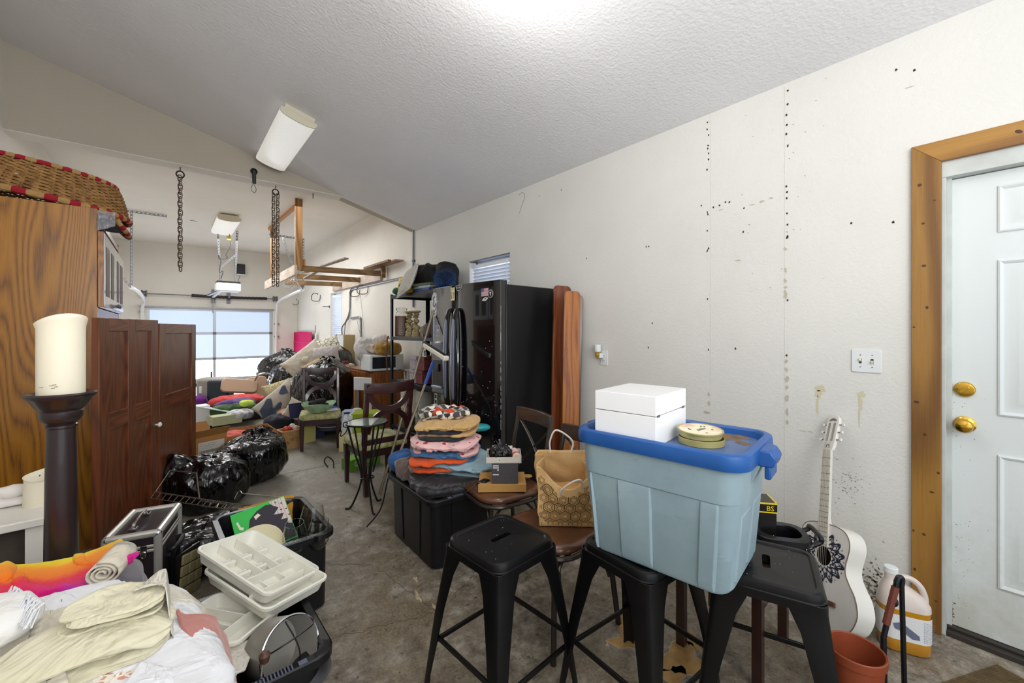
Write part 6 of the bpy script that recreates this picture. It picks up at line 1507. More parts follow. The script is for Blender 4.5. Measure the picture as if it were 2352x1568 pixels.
hd = [(0, .025), (.02, .031), (.05, .033), (.15, .034), (.175, .028), (.185, .012), (.185, -.012), (.175, -.028), (.15, -.034), (.05, -.033), (.02, -.031), (0, -.025)]
Mh = Tr(NX1, 0, .002) @ Ry(10)
mb = MB(); mb.prism(hd, -.012, .004, Mh); ho = mb.build('headstock', m_gw, g, .001)
for s in (-1, 1):
    MB().prism(rr(.10, .013, .006), .0038, .0052, Mh @ Tr(.095, s*.014, 0)).build('slot', M('head_slot', (150, 146, 138), .6), ho)
    for k in range(3):
        x = .055+.04*k
        MB().tube([(x, s*.012, -.003), (x, s*.052, -.003)], .003, 7, Mh).build('tuner_post', m_galv, ho)
        MB().prism(rr(.016, .013, .004), -.007, .001, Mh @ Tr(x, s*.056, 0)).build('tuner_button', M('tuner_pearl', (226, 222, 214), .3), ho, .002)
mb = MB()
for k, rr_ in enumerate((.008, .014, .020)): mb.tube([tuple(Mh @ Vector((.165+rr_*.0+rr_*math.cos(a)*.7-.012, rr_*math.sin(a), .0046))) for a in [-PI/2+PI*i/8 for i in range(9)]], .0014, 4)
for k in (-1, 0, 1): mb.tube([tuple(Mh @ Vector((.010+.016*(1-abs(k)), .010*k, .0046))), tuple(Mh @ Vector((.028, .004*k, .0046)))], .002, 4)
mb.build('head_inlay', m_navy, ho)
mb = MB()
for i in range(6):
    y = -.021+i*.0084; mb.tube([(.115, y*1.3, .010), (NX1, y*.9, .0115), tuple(Mh @ Vector((.05+.03*(i % 3), (1 if y > 0 else -1)*.014, .004)))], .0005+.0001*i, 4)
mb.build('strings', M('strings', (170, 166, 158), .3, .6), g)
MB().box(.105, .125, -.075, .075, .0005, .010).build('bridge', M('bridge_brown', (104, 62, 46), .5), g, .002)
# ================================================================== terracotta planter, folding handle, jug, mat
m_terra = M('terracotta_plastic', (148, 72, 42), .5, ns=5, c2=(128, 54, 32), st=(1, 1, .3))
q = P(1965, 1500, d=1.50); po = thing('planter', 'terracotta orange planter in front of the guitar', 'planter', (q.x, q.y, 0))
MB().lathe([(.065, 0), (.068, .006), (.082, .19), (.088, .195), (.090, .225), (.087, .228), (.082, .225), (.078, .19), (.065, .02), (.001, .02)], 44).build('pot', m_terra, po)
m_hblk = M('rubber_black', (22, 24, 28), .35); 
q = P(2062, 1330, d=1.50); fh = thing('folding_handle', 'folding black handle with a brown grip standing next to the orange planter', 'handle', (q.x, q.y, 0), -40)
hz_ = P(2062, 1325, d=1.50).z
MB().tube(smooth_path([(.014, 0, hz_-.03), (.016, 0, hz_-.005), (.004, 0, hz_), (-.006, 0, hz_-.02)], 4), .0085, 8).tube([(.014, 0, hz_-.03), (.026, .0, .012)], .008, 8).tube([(-.004, 0, hz_-.02), (-.052, .0, hz_-.22)], .0085, 8).tube([(-.052, 0, hz_-.22), (-.048, 0, .012)], .0095, 8).tube([(-.075, 0, .012), (.03, 0, .012)], .008, 8).build('frame', m_hblk, fh)
MB().tube([(-.008, 0, hz_-.035), (-.042, 0, hz_-.17)], .0115, 10).build('grip', M('grip_brown', (110, 58, 46), .45), fh)
MB().ell((-.014, 0, hz_-.09), (.014, .012, .018)).build('joint', m_hblk, fh)
m_jug = M('jug_plastic_clear', (226, 212, 204), .3, tr=.15); m_liq = M('jug_liquid_amber', (190, 132, 28), .15, tr=.0, coat=.6); m_lab = M('jug_label', (222, 222, 222), .45); m_labb = M('jug_label_print', (130, 140, 170), .5)
q = P(2093, 1500, z=0); jg = thing('jug', 'clear plastic gallon jug of amber liquid with a white label by the door casing', 'jug', (2.462, .300, 0), -66); jg.scale = (1.1, 1.1, 1.06)
def JR(w, d, z, r=.04, x=0): return [(a+x, b, z) for a, b in rr(w, d, min(r, w*.45, d*.45), 6)]
MB().loft([JR(.135, .085, 0), JR(.155, .10, .008), JR(.158, .103, .05), JR(.156, .102, .175)], True, True).build('liquid', m_liq, jg, 0, 50)
MB().loft([JR(.158, .104, .175), JR(.156, .102, .195), JR(.130, .088, .225, x=-.008), JR(.085, .066, .250, x=-.022), JR(.046, .046, .268, .02, -.034), JR(.040, .040, .275, .018, -.036), JR(.040, .040, .300, .018, -.036)], True, True).build('shoulder', m_jug, jg, 0, 50)
MB().lathe([(.021, .296), (.0225, .298), (.0225, .318), (.02, .32)], 20, Tr(-.036, 0, 0)).build('cap', m_white, jg)
MB().tube(smooth_path([(-.014, 0, .285), (.022, 0, .285), (.050, 0, .262), (.064, 0, .225), (.066, 0, .19)], 5), .011, 9).build('handle', m_jug, jg)
mb = MB(); mb.loft([[(a, b, z) for a, b in rr(.161, .1055, .042, 8)][0:] for z in (.055, .155)], False, False); lb = mb.build('label', m_lab, jg, 0, 50)
mb = MB(); 
for i in range(12): scribble(mb, .046, .078, .145-.007*i, .0035, .0535, .0542, 70+i, .004)
mb.build('fine_print', m_labb, jg, 0, 0, M=Matrix(((1, 0, 0, 0), (0, 0, -1, 0), (0, 1, 0, 0), (0, 0, 0, 1))))
mb = MB(); mb.prism([(-.045, .118), (-.02, .128), (.0, .112), (.032, .088), (.034, .072), (.012, .070), (-.016, .092), (-.04, .098)], .0532, .0542)
mb.build('logo_shape', M('logo_slate', (104, 108, 130), .5), jg, 0, 0, M=Matrix(((1, 0, 0, 0), (0, 0, -1, 0), (0, 1, 0, 0), (0, 0, 0, 1))))
# brown mat at the door
a = P(2290, 1528, z=0); b = P(2170, 1568, z=0)
t = thing('floor_mat', 'brown woven mat on the concrete in front of the door', 'mat', (a.x, a.y, 0), math.degrees(math.atan2(a.y-b.y, a.x-b.x)))
m_mat = M('mat_brown', (112, 92, 58), .9, ns=40, c2=(86, 70, 44), bs=200, ba=.6)
MB().prism([(.0, .0), (-.8, .0), (-.8, -.5), (.0, -.5)], 0, .008).build('weave', m_mat, t, .003)
mb = MB()
for i in range(60): mb.tube([(-.79, -.006-.0083*i, .008), (-.01, -.006-.0083*i, .008)], .003, 4)
mb.build('cords', m_mat, t, 0, 180)['kind'] = 'stuff'
# peeled tan floor coating and spill stains
m_peel = M('peeled_floor_coating', (176, 140, 84), .6, ns=12, c2=(140, 104, 58)); m_edge = M('coating_edge', (176, 160, 128), .6)
fl_ = bpy.data.objects['floor']
def flat_blot(mb, px, py, w, h, seed, z=.0012):
    r_ = random.Random(seed); c = P(px, py, z=0); k = 26; an = r_.uniform(0, 3); vs = [(c.x, c.y, z)]
    for i in range(k):
        a = 2*PI*i/k; q_ = 1+.35*math.sin(3*a+seed)+.2*r_.uniform(-1, 1); x = w/2*q_*math.cos(a); y = h/2*q_*math.sin(a)
        vs.append((c.x+x*math.cos(an)-y*math.sin(an), c.y+x*math.sin(an)+y*math.cos(an), z))
    mb.add(vs, [(0, i+1, (i+1) % k+1) for i in range(k)])
for nm, m_, k, z in (('coating_edge', m_edge, 1.06, .0008), ('peeled_coating', m_peel, 1.0, .0014)):
    mb = MB()
    for px, py, w, h, sd in ((1462, 1475, .12, .20, 1), (1560, 1515, .22, .16, 2), (1590, 1470, .10, .05, 3), (1545, 1555, .12, .10, 4), (1440, 1440, .07, .10, 6)): flat_blot(mb, px, py, w*k, h*k, sd, z)
    mb.build(nm, m_, fl_, 0, 0)['kind'] = 'stuff'
mb = MB()
for px, py, w, h, sd in ((1395, 1480, .03, .012, 8), (960, 1370, .10, .02, 9), (1000, 1395, .06, .015, 10), (955, 1330, .05, .02, 11)): flat_blot(mb, px, py, w, h, sd, .0012)
mb.build('paint_drips', m_edge, fl_, 0, 0)['kind'] = 'stuff'
# fine cracks in the slab
mb = MB(); rn = random.Random(4)
for px0, py0, px1, py1 in ((740, 1470, 1010, 1405), (1010, 1405, 1130, 1270), (860, 1300, 1010, 1405), (700, 1290, 860, 1300)):
    a = P(px0, py0, z=.0006); b = P(px1, py1, z=.0006); pts = [a.lerp(b, i/18)+Vector((rn.uniform(-.012, .012), rn.uniform(-.012, .012), 0)) for i in range(19)]; mb.tube(pts, .0012, 3)
mb.build('cracks', M('crack_dark', (84, 76, 64), .9), fl_, 0, 0)['kind'] = 'stuff'
# ================================================================== textile pile in the foreground
def cloth_mat(name, c, c2=None, ns=3, r=.85, weave=420, ba=.25, sheen=.15, fold=.5):
    t = NT(name); cd = t.coord(); a = lin(c); b = lin(c2) if c2 else tuple(q*.93 for q in a[:3])+(1,)
    t.col(t.ramp(t.noise(cd, ns, 3), ((.35, a), (.7, b)))); n1 = t.bump(t.noise(cd, weave, 2), ba, .001)
    if fold: t.bump(t.noise(cd, 5.5, 3, .5, 2.2), fold, .04, n1)
    t.set(Roughness=r, Sheen_Weight=sheen); return t.mat
m_sheet = cloth_mat('white_cotton', (226, 227, 231), fold=.6); m_satin = cloth_mat('ivory_satin', (206, 201, 187), None, 3, .38, 200, .08, .1, .7); m_creamb = cloth_mat('cream_blanket', (216, 210, 184), (204, 197, 168), 3, .8, fold=.8); m_ivory = cloth_mat('ivory_cotton', (210, 202, 184), fold=.8); m_dusty = cloth_mat('dusty_pink_towel', (190, 124, 112), (176, 108, 98), 5, .95, 260, .7, .3)
t = NT('floral_print'); cd = t.coord((1, 1, 1)); v = t.n('ShaderNodeTexVoronoi', i_Scale=9.0, feature='DISTANCE_TO_EDGE'); wn = t.n('ShaderNodeTexNoise', i_Scale=7.0, i_Detail=2.0); t.l(cd, wn.inputs['Vector'])
ad = t.n('ShaderNodeVectorMath', operation='SCALE'); ad.inputs['Scale'].default_value = .22; t.l(wn.outputs['Color'], ad.inputs[0]); a2 = t.n('ShaderNodeVectorMath', operation='ADD'); t.l(cd, a2.inputs[0]); t.l(ad.outputs[0], a2.inputs[1]); t.l(a2.outputs[0], v.inputs['Vector'])
v2 = t.n('ShaderNodeTexVoronoi', i_Scale=62.0, feature='DISTANCE_TO_EDGE'); t.l(cd, v2.inputs['Vector'])
leaf = t.ramp(v.outputs['Distance'], ((.06, (0, 0, 0, 1)), (.08, (1, 1, 1, 1)))); net = t.ramp(v2.outputs['Distance'], ((.10, (0, 0, 0, 1)), (.16, (1, 1, 1, 1))))
sel = t.ramp(t.noise(cd, 4.5, 1), ((.48, (0, 0, 0, 1)), (.52, (1, 1, 1, 1)))); msk = t.mix(sel, leaf, t.mix(1.0, leaf, net, 'MULTIPLY'))
patch = t.ramp(t.noise(t.coord((1, 1, 1), loc=(3, 1, 0)), 5.5, 1), ((.36, (0, 0, 0, 1)), (.41, (1, 1, 1, 1))))
t.col(t.mix(t.mix(1.0, msk, patch, 'MULTIPLY'), lin((232, 226, 214)), lin((208, 150, 134)))); t.set(Roughness=.85); t.bump(t.noise(cd, 420, 2), .2, .001); m_floral = t.mat
t = NT('rainbow_fleece'); g = t.n('ShaderNodeSeparateXYZ'); cd = t.coord((1, 1, 1), rot=(0, 0, 0)); t.l(cd, g.inputs[0])
wv = t.math('ADD', t.math('MULTIPLY', g.outputs[1], 2.0), t.math('MULTIPLY', t.noise(cd, 6, 3), .32)); wv = t.math('FRACT', t.math('ADD', wv, -3.14))
t.col(t.ramp(wv, ((.0, (110, 30, 170)), (.10, (150, 20, 180)), (.22, (212, 8, 120)), (.34, (228, 30, 60)), (.42, (240, 120, 0)), (.56, (246, 150, 0)), (.66, (240, 226, 10)), (.78, (150, 232, 20)), (.9, (110, 220, 190)), (1.0, (130, 60, 190))))); t.set(Roughness=.95, Sheen_Weight=.1); t.bump(t.noise(cd, 300, 3), .7, .004); m_rain = t.mat
# the pile rests on a low padded ottoman
m_otto = M('ottoman_fabric', (150, 146, 140), .9, bs=300, ba=.4)
ot = thing('ottoman', 'grey ottoman buried under the heap of linens', 'ottoman', (-.30, 1.22, 0), 10)
MB().prism(rr(.80, .86, .08), 0, .50).build('cushion', m_otto, ot, .03)
hf = HF(-1.0, .62, .35, 2.1, 0, .012)
X_, Y_ = hf.X, hf.Y
ca, sa = math.cos(math.radians(10)), math.sin(math.radians(10)); lx = (X_+.30)*ca+(Y_-1.22)*sa; ly = -(X_+.30)*sa+(Y_-1.22)*ca
hf.H = np.where((abs(lx) < .41) & (abs(ly) < .44), .505, 0.0)
hf.H = np.where((abs(X_-.185) < .225) & (abs(Y_-1.66) < .30), np.maximum(hf.H, .38), hf.H)       # the near bin
def bumpup(cx, cy, rx, ry, h): 
    q = np.clip(1-((X_-cx)/rx)**2-((Y_-cy)/ry)**2, 0, 1); hf.H = hf.H+h*q**.7*(hf.H > .4)
# stuffed core of folded linen that gives the heap its height
t = thing('folded_linen', 'folded white linens in the middle of the heap', 'linen', (-.24, 1.20, .502), 12); mb = MB(); lump(mb, .66, .74, .19, .45, .5, 5, .02, 4, .012, 9, 4, .02, n=80, m=36); mb.build('stack', m_sheet, t, 0, 180)
q = np.clip(1-(np.abs(X_+.24)/.34)**3-(np.abs(Y_-1.20)/.38)**3, 0, 1)**.4; hf.H = np.maximum(hf.H, np.where(q > 0, .505+.185*q, 0))
def heap(name, label, cat, mat, cx, cy, w, d, rz, squash, n, seed, th=.005, part='cloth', **kw):
    X = drape(hf, cx, cy, w, d, rz, squash, n, seed, th=max(.008, th*1.6), **kw)
    o = cloth_obj(name, X, mat, None, th); tag(o, label, cat); return o, X
bumpup(-.20, 1.46, .40, .13, .07)
heap('satin_duvet', 'ivory satin quilt bulging over the far right of the linen heap', 'quilt', m_satin, -.07, 1.41, .78, .66, -14, .58, 104, 11, .005, rough=.05, stiff=.08)
heap('bed_sheet', 'plain white sheet along the back left of the linen heap', 'sheet', m_sheet, -.34, 1.36, .84, .56, 8, .60, 100, 21, .003, rough=.04, stiff=.06)
heap('cotton_sheet', 'rumpled ivory sheet in the middle of the linen heap', 'sheet', m_ivory, -.15, 1.18, .66, .50, -8, .64, 100, 8, .003, rough=.05, stiff=.06)
# folded cream blanket: thick folds stacked with rounded front edges
bl = thing('cream_blanket', 'folded cream blanket lying in thick layers across the linen heap', 'blanket'); bz = float(np.median(hf.at(np.array([-.20, -.14, -.08]), np.array([1.22, 1.24, 1.26]))))
mb = MB(); folded(mb, .27, .14, 5, .0080, 5, .018, .015, 80, 14, Tr(-.130, 1.225, bz-.022) @ Rz(-4) @ Rx(5) @ Ry(2)); mb.build('lower_layers', m_creamb, bl, 0, 180, 1, .006)
mb = MB(); folded(mb, .17, .10, 3, .0070, 9, .018, .0, 60, 14, Tr(-.09, 1.25, bz+.050) @ Rz(-12) @ Rx(5)); mb.build('upper_layers', m_creamb, bl, 0, 180, 1, .006)
hf.H = np.maximum(hf.H, np.where((abs(X_+.14) < .14) & (abs(Y_-1.245) < .075), bz+.085, 0))
heap('floral_sheet', 'crumpled sheet with a dusty pink floral print at the front of the heap', 'sheet', m_floral, -.095, 1.015, .52, .36, -30, .56, 104, 31, .0025, rough=.05, stiff=.05)
heap('white_shirt', 'white cotton shirt crumpled at the front right of the heap', 'shirt', m_sheet, .030, 1.00, .34, .30, -20, .56, 90, 41, .0025, rough=.04, stiff=.06)
heap('pillowcase', 'white satin pillowcase folded over the right edge above the pink towel', 'pillowcase', m_satin, .060, 1.28, .34, .32, -24, .58, 80, 51, .003, rough=.04, stiff=.06)
heap('bath_towel', 'dusty pink towel draped down the right side of the linen heap', 'towel', m_dusty, .118, 1.10, .17, .44, 14, .86, 60, 3, .008)
heap('linen_napkin', 'small white cloth crumpled at the bottom left of the heap', 'cloth', m_ivory, -.245, 1.05, .30, .26, 10, .62, 72, 61, .0025, rough=.04, stiff=.06)
# rainbow blanket behind
hf.H = np.where((Y_ > 1.52) & (Y_ < 1.82) & (X_ < -.02) & (X_ > -.9), np.maximum(hf.H, .715+.03*np.sin(X_*11+1)), hf.H)
t = thing('fleece_stack', 'folded fleece under the rainbow blanket behind the linen heap', 'blanket', (-.42, 1.76, 0), 4); mb = MB(); lump(mb, .74, .16, .655, .25, .3, 7, .01, 5, .006, 9, 9, .012, n=70, m=44); mb.build('stack', cloth_mat('grey_fleece', (120, 116, 122), None, 4, .95, 300, .6, .2), t, 0, 180)
heap('rainbow_blanket', 'fluffy rainbow-striped blanket heaped behind the white linens', 'blanket', m_rain, -.42, 1.68, .86, .40, 8, .70, 80, 71, .014, rough=.06, drop=.1)
# rolled cream cloth
q = P(245, 1306, d=1.13); t = thing('rolled_towel', 'rolled ivory towel end beside the rainbow blanket', 'towel'); t.matrix_world = Tr(q) @ Matrix.Rotation(-TH, 4, 'Z') @ Rz(25)
mb = MB()
for k in range(1):
    pts = []; 
    for i in range(70):
        a = i*.30; r_ = .004+.0016*i*.30; pts.append((r_*math.cos(a), r_*math.sin(a)*.8))
    mb.loft([[(x*1.0, y_, z*1.0) for x, z in pts] for y_ in (-.03, -.0, .05, .09)], False, False, closed=False)
mb.build('roll', m_ivory, t, 0, 180, 0, .004)
# tasselled fringe at the left edge
fr_ = thing('fringed_throw', 'white knitted throw with a long tassel fringe at the left edge of the heap', 'throw'); q = P(60, 1390, z=.79)
mb = MB(); rn = random.Random(3)
for i in range(70):
    u = i/69; a = P(30+70*u+rn.uniform(-4, 4), 1345+40*u, z=.80+.01*rn.random()); b = P(5+60*u+rn.uniform(-14, 14), 1400+45*u, z=.782+.008*rn.random())
    mid = a.lerp(b, .5)+Vector((rn.uniform(-.006, .006), rn.uniform(-.006, .006), .008)); mb.tube([a, mid, b], .0013, 4)
mb.build('fringe', m_sheet, fr_)['kind'] = 'stuff'
mb = MB(); lump(mb, .20, .16, .07, .7, .8, 14, .012, 9, .008, 18, n=50, m=22, M=Tr(q.x-.075, q.y+.0, .74) @ Rz(-30)); mb.build('throw_body', cloth_mat('knit_white', (228, 226, 222), None, 6, .95, 120, .8), fr_, 0, 180)
# ================================================================== clothes on the black crate
open_bin('black open storage crate heaped with folded clothes', 1.380, 2.385, -1, .50, .66, .41, .86, rim=.02, mat=None)
m_coat = M('puffer_black', (40, 38, 42), .55, ns=8, na=.3, sheen=.0, bs=30, ba=.3, bd=.004)
def garment(name, label, cat, mat, x, y, z, w, d, h, rz, seed, e1=.5, e2=.5, amp=.016, rg=.012, rf=8, gro=0, ga=.02, tilt=(0, 0), n=80, m=32, extra=None):
    t = thing(name, label, cat); t.matrix_world = Tr(x, y, z) @ Rz(rz) @ Rx(tilt[0]) @ Ry(tilt[1])
    mb = MB(); lump(mb, w, d, h, e1, e2, seed, amp, 5, rg, rf, gro, ga, n=n, m=m, flat=False); mb.build('fabric', mat, t, 0, 180, 1)
    if extra: extra(t, w, d, h)
    return t
def foldg(name, label, cat, mat, x, y, z, w, d, L, R, rz, seed, tilt=(0, 0), amp=.012, th=None, sag=.03):
    t = thing(name, label, cat); t.matrix_world = Tr(x, y, z) @ Rz(rz) @ Rx(tilt[0]) @ Ry(tilt[1])
    mb = MB(); folded(mb, w*1.06, d*1.06, L, R*1.12, seed, amp*1.6, sag, 52, 10, None, .016); mb.build('fabric', mat, t, 0, 180, 1, th or R*1.75); return t
m_puf = cloth_mat('coat_charcoal', (34, 31, 36), (26, 24, 28), 5, .5, 60, .3)
garment('puffer_coat', 'charcoal quilted coat spilling over the front of the black crate', 'coat', m_puf, 1.41, 2.36, .375, .50, .56, .10, -20, 3, .6, .6, .02, .02, 7, 3, .012)
garment('hooded_coat', 'black coat sleeve hanging toward the leather chair', 'coat', cloth_mat('coat_black', (30, 28, 30), None, 5, .6, 60, .3), 1.50, 2.14, .36, .34, .30, .085, -40, 8, .7, .7, .014, .016, 8)
m_gry = cloth_mat('sweater_grey', (116, 122, 130), None, 6, .9, 200, .5); m_pblue = cloth_mat('sweatshirt_pale_blue', (142, 170, 182), None, 5, .9, 240, .4); m_mblue = cloth_mat('sweatshirt_blue', (66, 112, 158), None, 5, .9, 240, .4); m_oran = cloth_mat('knit_orange', (222, 82, 20), None, 5, .9, 240, .4); m_tanj = cloth_mat('jacket_tan', (206, 170, 112), (190, 152, 96), 4, .8, 240, .4); m_nv = cloth_mat('shirt_navy', (30, 30, 44), None, 5, .85)
t = NT('pink_heart_print'); cd = t.coord(); v = t.n('ShaderNodeTexVoronoi', i_Scale=17.0, i_Randomness=.6); t.l(cd, v.inputs['Vector'])
t.col(t.mix(t.ramp(v.outputs['Distance'], ((.24, (1, 1, 1, 1)), (.27, (0, 0, 0, 1)))), lin((230, 184, 184)), lin((176, 18, 34)))); t.bump(t.noise(cd, 240, 2), .4, .001); t.set(Roughness=.9, Sheen_Weight=.2); m_heart = t.mat
t = NT('plaid_check'); cd = t.coord(rot=(.3, .2, .6)); ck = t.n('ShaderNodeTexChecker', i_Scale=26.0); t.l(cd, ck.inputs[0]); ck.inputs[1].default_value = lin((226, 220, 206)); ck.inputs[2].default_value = lin((46, 42, 44))
ck2 = t.n('ShaderNodeTexChecker', i_Scale=9.0); t.l(cd, ck2.inputs[0]); ck2.inputs[1].default_value = (0, 0, 0, 1); ck2.inputs[2].default_value = (1, 1, 1, 1)
sel = t.ramp(t.noise(cd, 7, 1), ((.56, (0, 0, 0, 1)), (.60, (1, 1, 1, 1))))
t.col(t.mix(sel, t.mix(t.math('MULTIPLY', ck2.outputs['Fac'], .5), ck.outputs['Color'], lin((90, 84, 84))), lin((206, 70, 34)))); t.set(Roughness=.9); m_plaid = t.mat
foldg('sweater', 'grey sweater at the bottom of the folded clothes stack', 'sweater', m_gry, 1.40, 2.38, .465, .42, .40, 2, .016, -40, 5)
foldg('sweatshirt', 'pale blue sweatshirt folded low in the stack with sleeve toward the chair', 'sweatshirt', m_pblue, 1.46, 2.31, .51, .46, .36, 3, .013, -46, 6, (2, 6))
foldg('sweater', 'orange knit showing between the two blue sweatshirts', 'sweater', m_oran, 1.37, 2.36, .535, .36, .36, 2, .012, -40, 7, (2, -3))
foldg('sweatshirt', 'mid blue sweatshirt folded above the orange knit', 'sweatshirt', m_mblue, 1.40, 2.37, .565, .40, .36, 3, .012, -48, 9)
foldg('pajama_top', 'pink fleece with red hearts folded in the middle of the stack', 'fleece', m_heart, 1.40, 2.37, .625, .40, .36, 3, .014, -44, 11, (3, 2), .016)
foldg('shirt', 'navy shirt peeping out between the pink fleece and the tan jacket', 'shirt', m_nv, 1.40, 2.39, .70, .30, .32, 2, .011, -40, 12)
foldg('jacket', 'tan jacket folded near the top of the clothes stack', 'jacket', m_tanj, 1.43, 2.39, .735, .38, .34, 3, .012, -44, 13, (4, -2), .016)
garment('flannel_shirt', 'black, white and red checked shirt crumpled on top of the clothes stack', 'shirt', m_plaid, 1.44, 2.45, .795, .34, .24, .05, -34, 14, .8, .8, .02, .028, 12)
garment('boot_sock', 'turquoise padded sleeve poking out behind the tan jacket', 'padded sleeve', M('turquoise_satin', (30, 146, 156), .35, coat=.2), 1.70, 2.42, .66, .16, .09, .05, -30, 15, .9, .9, .004, .003, 8, n=40, m=20)
garment('winter_scarf', 'brown plush scarf bunched at the left corner of the crate', 'scarf', cloth_mat('plush_brown', (96, 74, 66), (74, 56, 50), 9, .95, 120, .8, .4), 1.235, 2.52, .40, .17, .24, .12, 10, 16, .8, .8, .02, .022, 14, n=60, m=26)
garment('snow_pants', 'bright blue garment with an orange stripe at the far corner of the crate', 'trousers', cloth_mat('bright_blue', (20, 92, 160), (14, 70, 130), 6, .7), 1.27, 2.70, .40, .20, .20, .13, 0, 17, .8, .8, .016, .016, 12, n=60, m=26)
o = MB().tube(smooth_path([(1.19, 2.66, .45), (1.22, 2.60, .50), (1.30, 2.56, .51), (1.36, 2.60, .53)], 5), .014, 8, flat=.4).build('orange_strap', M('strap_orange', (226, 130, 40), .6)); tag(o, 'orange strap lying across the blue garment in the crate', 'strap')
garment('beanie', 'blue and yellow patterned cloth poking over the near rim of the crate', 'cloth', cloth_mat('blue_yellow', (28, 108, 168), (150, 150, 60), 22, .8), 1.315, 2.20, .385, .16, .10, .05, -35, 18, .8, .8, .008, .008, 12, n=40, m=20)
# thin black cable looping down from the crate
o = MB().tube(smooth_path([(1.34, 2.5, .56), (1.24, 2.62, .50), (1.17, 2.72, .40), (1.13, 2.78, .15), (1.06, 2.86, .01)], 7), .005, 6).build('strap_cord', m_black); tag(o, 'black cord trailing from the clothes crate to the floor', 'cord')
# ================================================================== dining chairs with interlaced-arc backs
m_mah = M('mahogany_stain', (58, 26, 26), .3, ns=8, c2=(38, 18, 20), st=(1, 1, .2), coat=.3); m_seatf = cloth_mat('seat_green_leaf', (196, 190, 140), (120, 126, 56), 14, .8)
def dining_chair(label, x, y, rz, S=.42, SH=.385, BH=.93):
    t = thing('dining_chair', label, 'chair', (x, y, 0), rz)    # front is -y, back at +y
    for sx_ in (-1, 1):
        MB().loft([[(sx_*(S/2-.025)+a, -S/2+.025+b, z) for a, b in rr(w, w, .004, 1)] for w, z in ((.032, 0), (.045, SH*.6), (.05, SH-.03))]).build('leg', m_mah, t, .002, 30)
        MB().loft([[(sx_*(S/2-.022)+a, yy+b, z) for a, b in rr(.036, .045, .004, 1)] for yy, z in ((S/2+.03, 0), (S/2-.02, SH*.7), (S/2-.015, SH), (S/2+.02, BH*.72), (S/2+.055, BH))]).build('back_post', m_mah, t, .002, 30)
    MB().box(-S/2+.02, S/2-.02, -S/2+.012, -S/2+.032, SH-.085, SH-.02).build('apron', m_mah, t, .002)
    for sx_ in (-1, 1): MB().box(sx_*(S/2-.025)-.010, sx_*(S/2-.025)+.010, -S/2+.03, S/2-.02, SH-.085, SH-.02).build('apron', m_mah, t, .002)
    MB().box(-S/2+.02, S/2-.02, S/2-.03, S/2-.01, SH-.085, SH-.02).build('apron', m_mah, t, .002)
    mb = MB(); mb.loft([[(a, b, z) for a, b in rr(S*k, S*k, .05, 6)] for k, z in ((1.0, SH-.02), (1.03, SH-.005), (1.03, SH+.02), (.98, SH+.035), (.8, SH+.043), (.1, SH+.047))]); mb.build('seat_cushion', m_seatf, t, 0, 60)
    def by(z): return S/2-.015+.075*(z-SH)/(BH-SH)
    # curved crest rail
    rings = []
    for i in range(15):
        u = -1+2*i/14; x = u*(S/2+.004); dy = .03*(1-u*u); zc = BH-.045+.012*u*u
        rings.append([(x, by(zc)+dy+a, zc+b) for a, b in ((-.012, -.042), (.012, -.042), (.014, .0), (.010, .044), (-.010, .044), (-.014, .0))])
    MB().loft(rings).build('crest_rail', m_mah, t, .003, 50)
    def arc(zc, r0, a0, a1, w=.024):
        pts = []
        for i in range(19):
            a = a0+(a1-a0)*i/18; x = r0*math.cos(a); z = zc+r0*1.02*math.sin(a); pts.append((x, by(z)+.016*(1-(x/(S/2))**2), z))
        rings = []
        for i, p in enumerate(pts):
            q = Vector(pts[min(i+1, 18)])-Vector(pts[max(i-1, 0)]); nn = Vector((q.z, 0, -q.x)).normalized()*w
            rings.append([tuple(Vector(p)+nn+Vector((0, -.011, 0))), tuple(Vector(p)+nn+Vector((0, .011, 0))), tuple(Vector(p)-nn+Vector((0, .011, 0))), tuple(Vector(p)-nn+Vector((0, -.011, 0)))])
        MB().loft(rings).build('back_arc', m_mah, t, .002, 50)
    R_ = S/2-.04; zm = (SH+BH)/2+.04
    arc(zm+R_+.012, R_, PI, 2*PI); arc(zm-R_-.012, R_, 0, PI)
    MB().box(-S/2+.03, S/2-.03, by(SH+.05)-.01, by(SH+.05)+.012, SH+.02, SH+.07).build('lower_rail', m_mah, t, .003)
    mb = MB()
    for s in (-1, 1): mb.box(s*(S/2-.055)-.010, s*(S/2-.055)+.010, by(SH+.1)-.008, by(SH+.1)+.010, SH+.05, SH+.12)
    return t
dining_chair('mahogany dining chair right behind the glass-topped table, its back toward the viewer', 1.445, 3.66, 182, .44, .385, .93)
dining_chair('mahogany dining chair with a pale green glass bowl on its seat', 1.395, 5.26, -16, .43, .37, .90)
# green bowl on the far chair
m_grn = M('green_frosted_glass', (190, 222, 182), .25, ns=18, c2=(150, 190, 140), tr=.2)
c1 = (1.36, 5.20); t = thing('glass_bowl', 'pale green speckled glass bowl on the far dining chair', 'bowl', (c1[0]-.02, c1[1]-.05, .418))
mb = MB(); mb.loft([[(r_*math.cos(a)*(1+k*.06*math.cos(3*a)), r_*math.sin(a)*.9, z+k*.012*math.sin(3*a+1)) for a in [2*PI*i/48 for i in range(48)]] for r_, z, k in ((.06, 0, 0), (.09, .012, 0), (.15, .06, .5), (.185, .105, 1), (.182, .108, 1), (.145, .066, .5), (.085, .02, 0), (.01, .014, 0))]); mb.build('bowl', m_grn, t, 0, 60)
mb = MB()
for k in range(4): lump(mb, .10, .09, .05, .8, .8, 50+k, .006, 14, .006, 20, n=22, m=12, M=Tr(c1[0]-.02+.06*math.cos(k*1.7), c1[1]-.05+.05*math.sin(k*1.7), .47+.02*k))
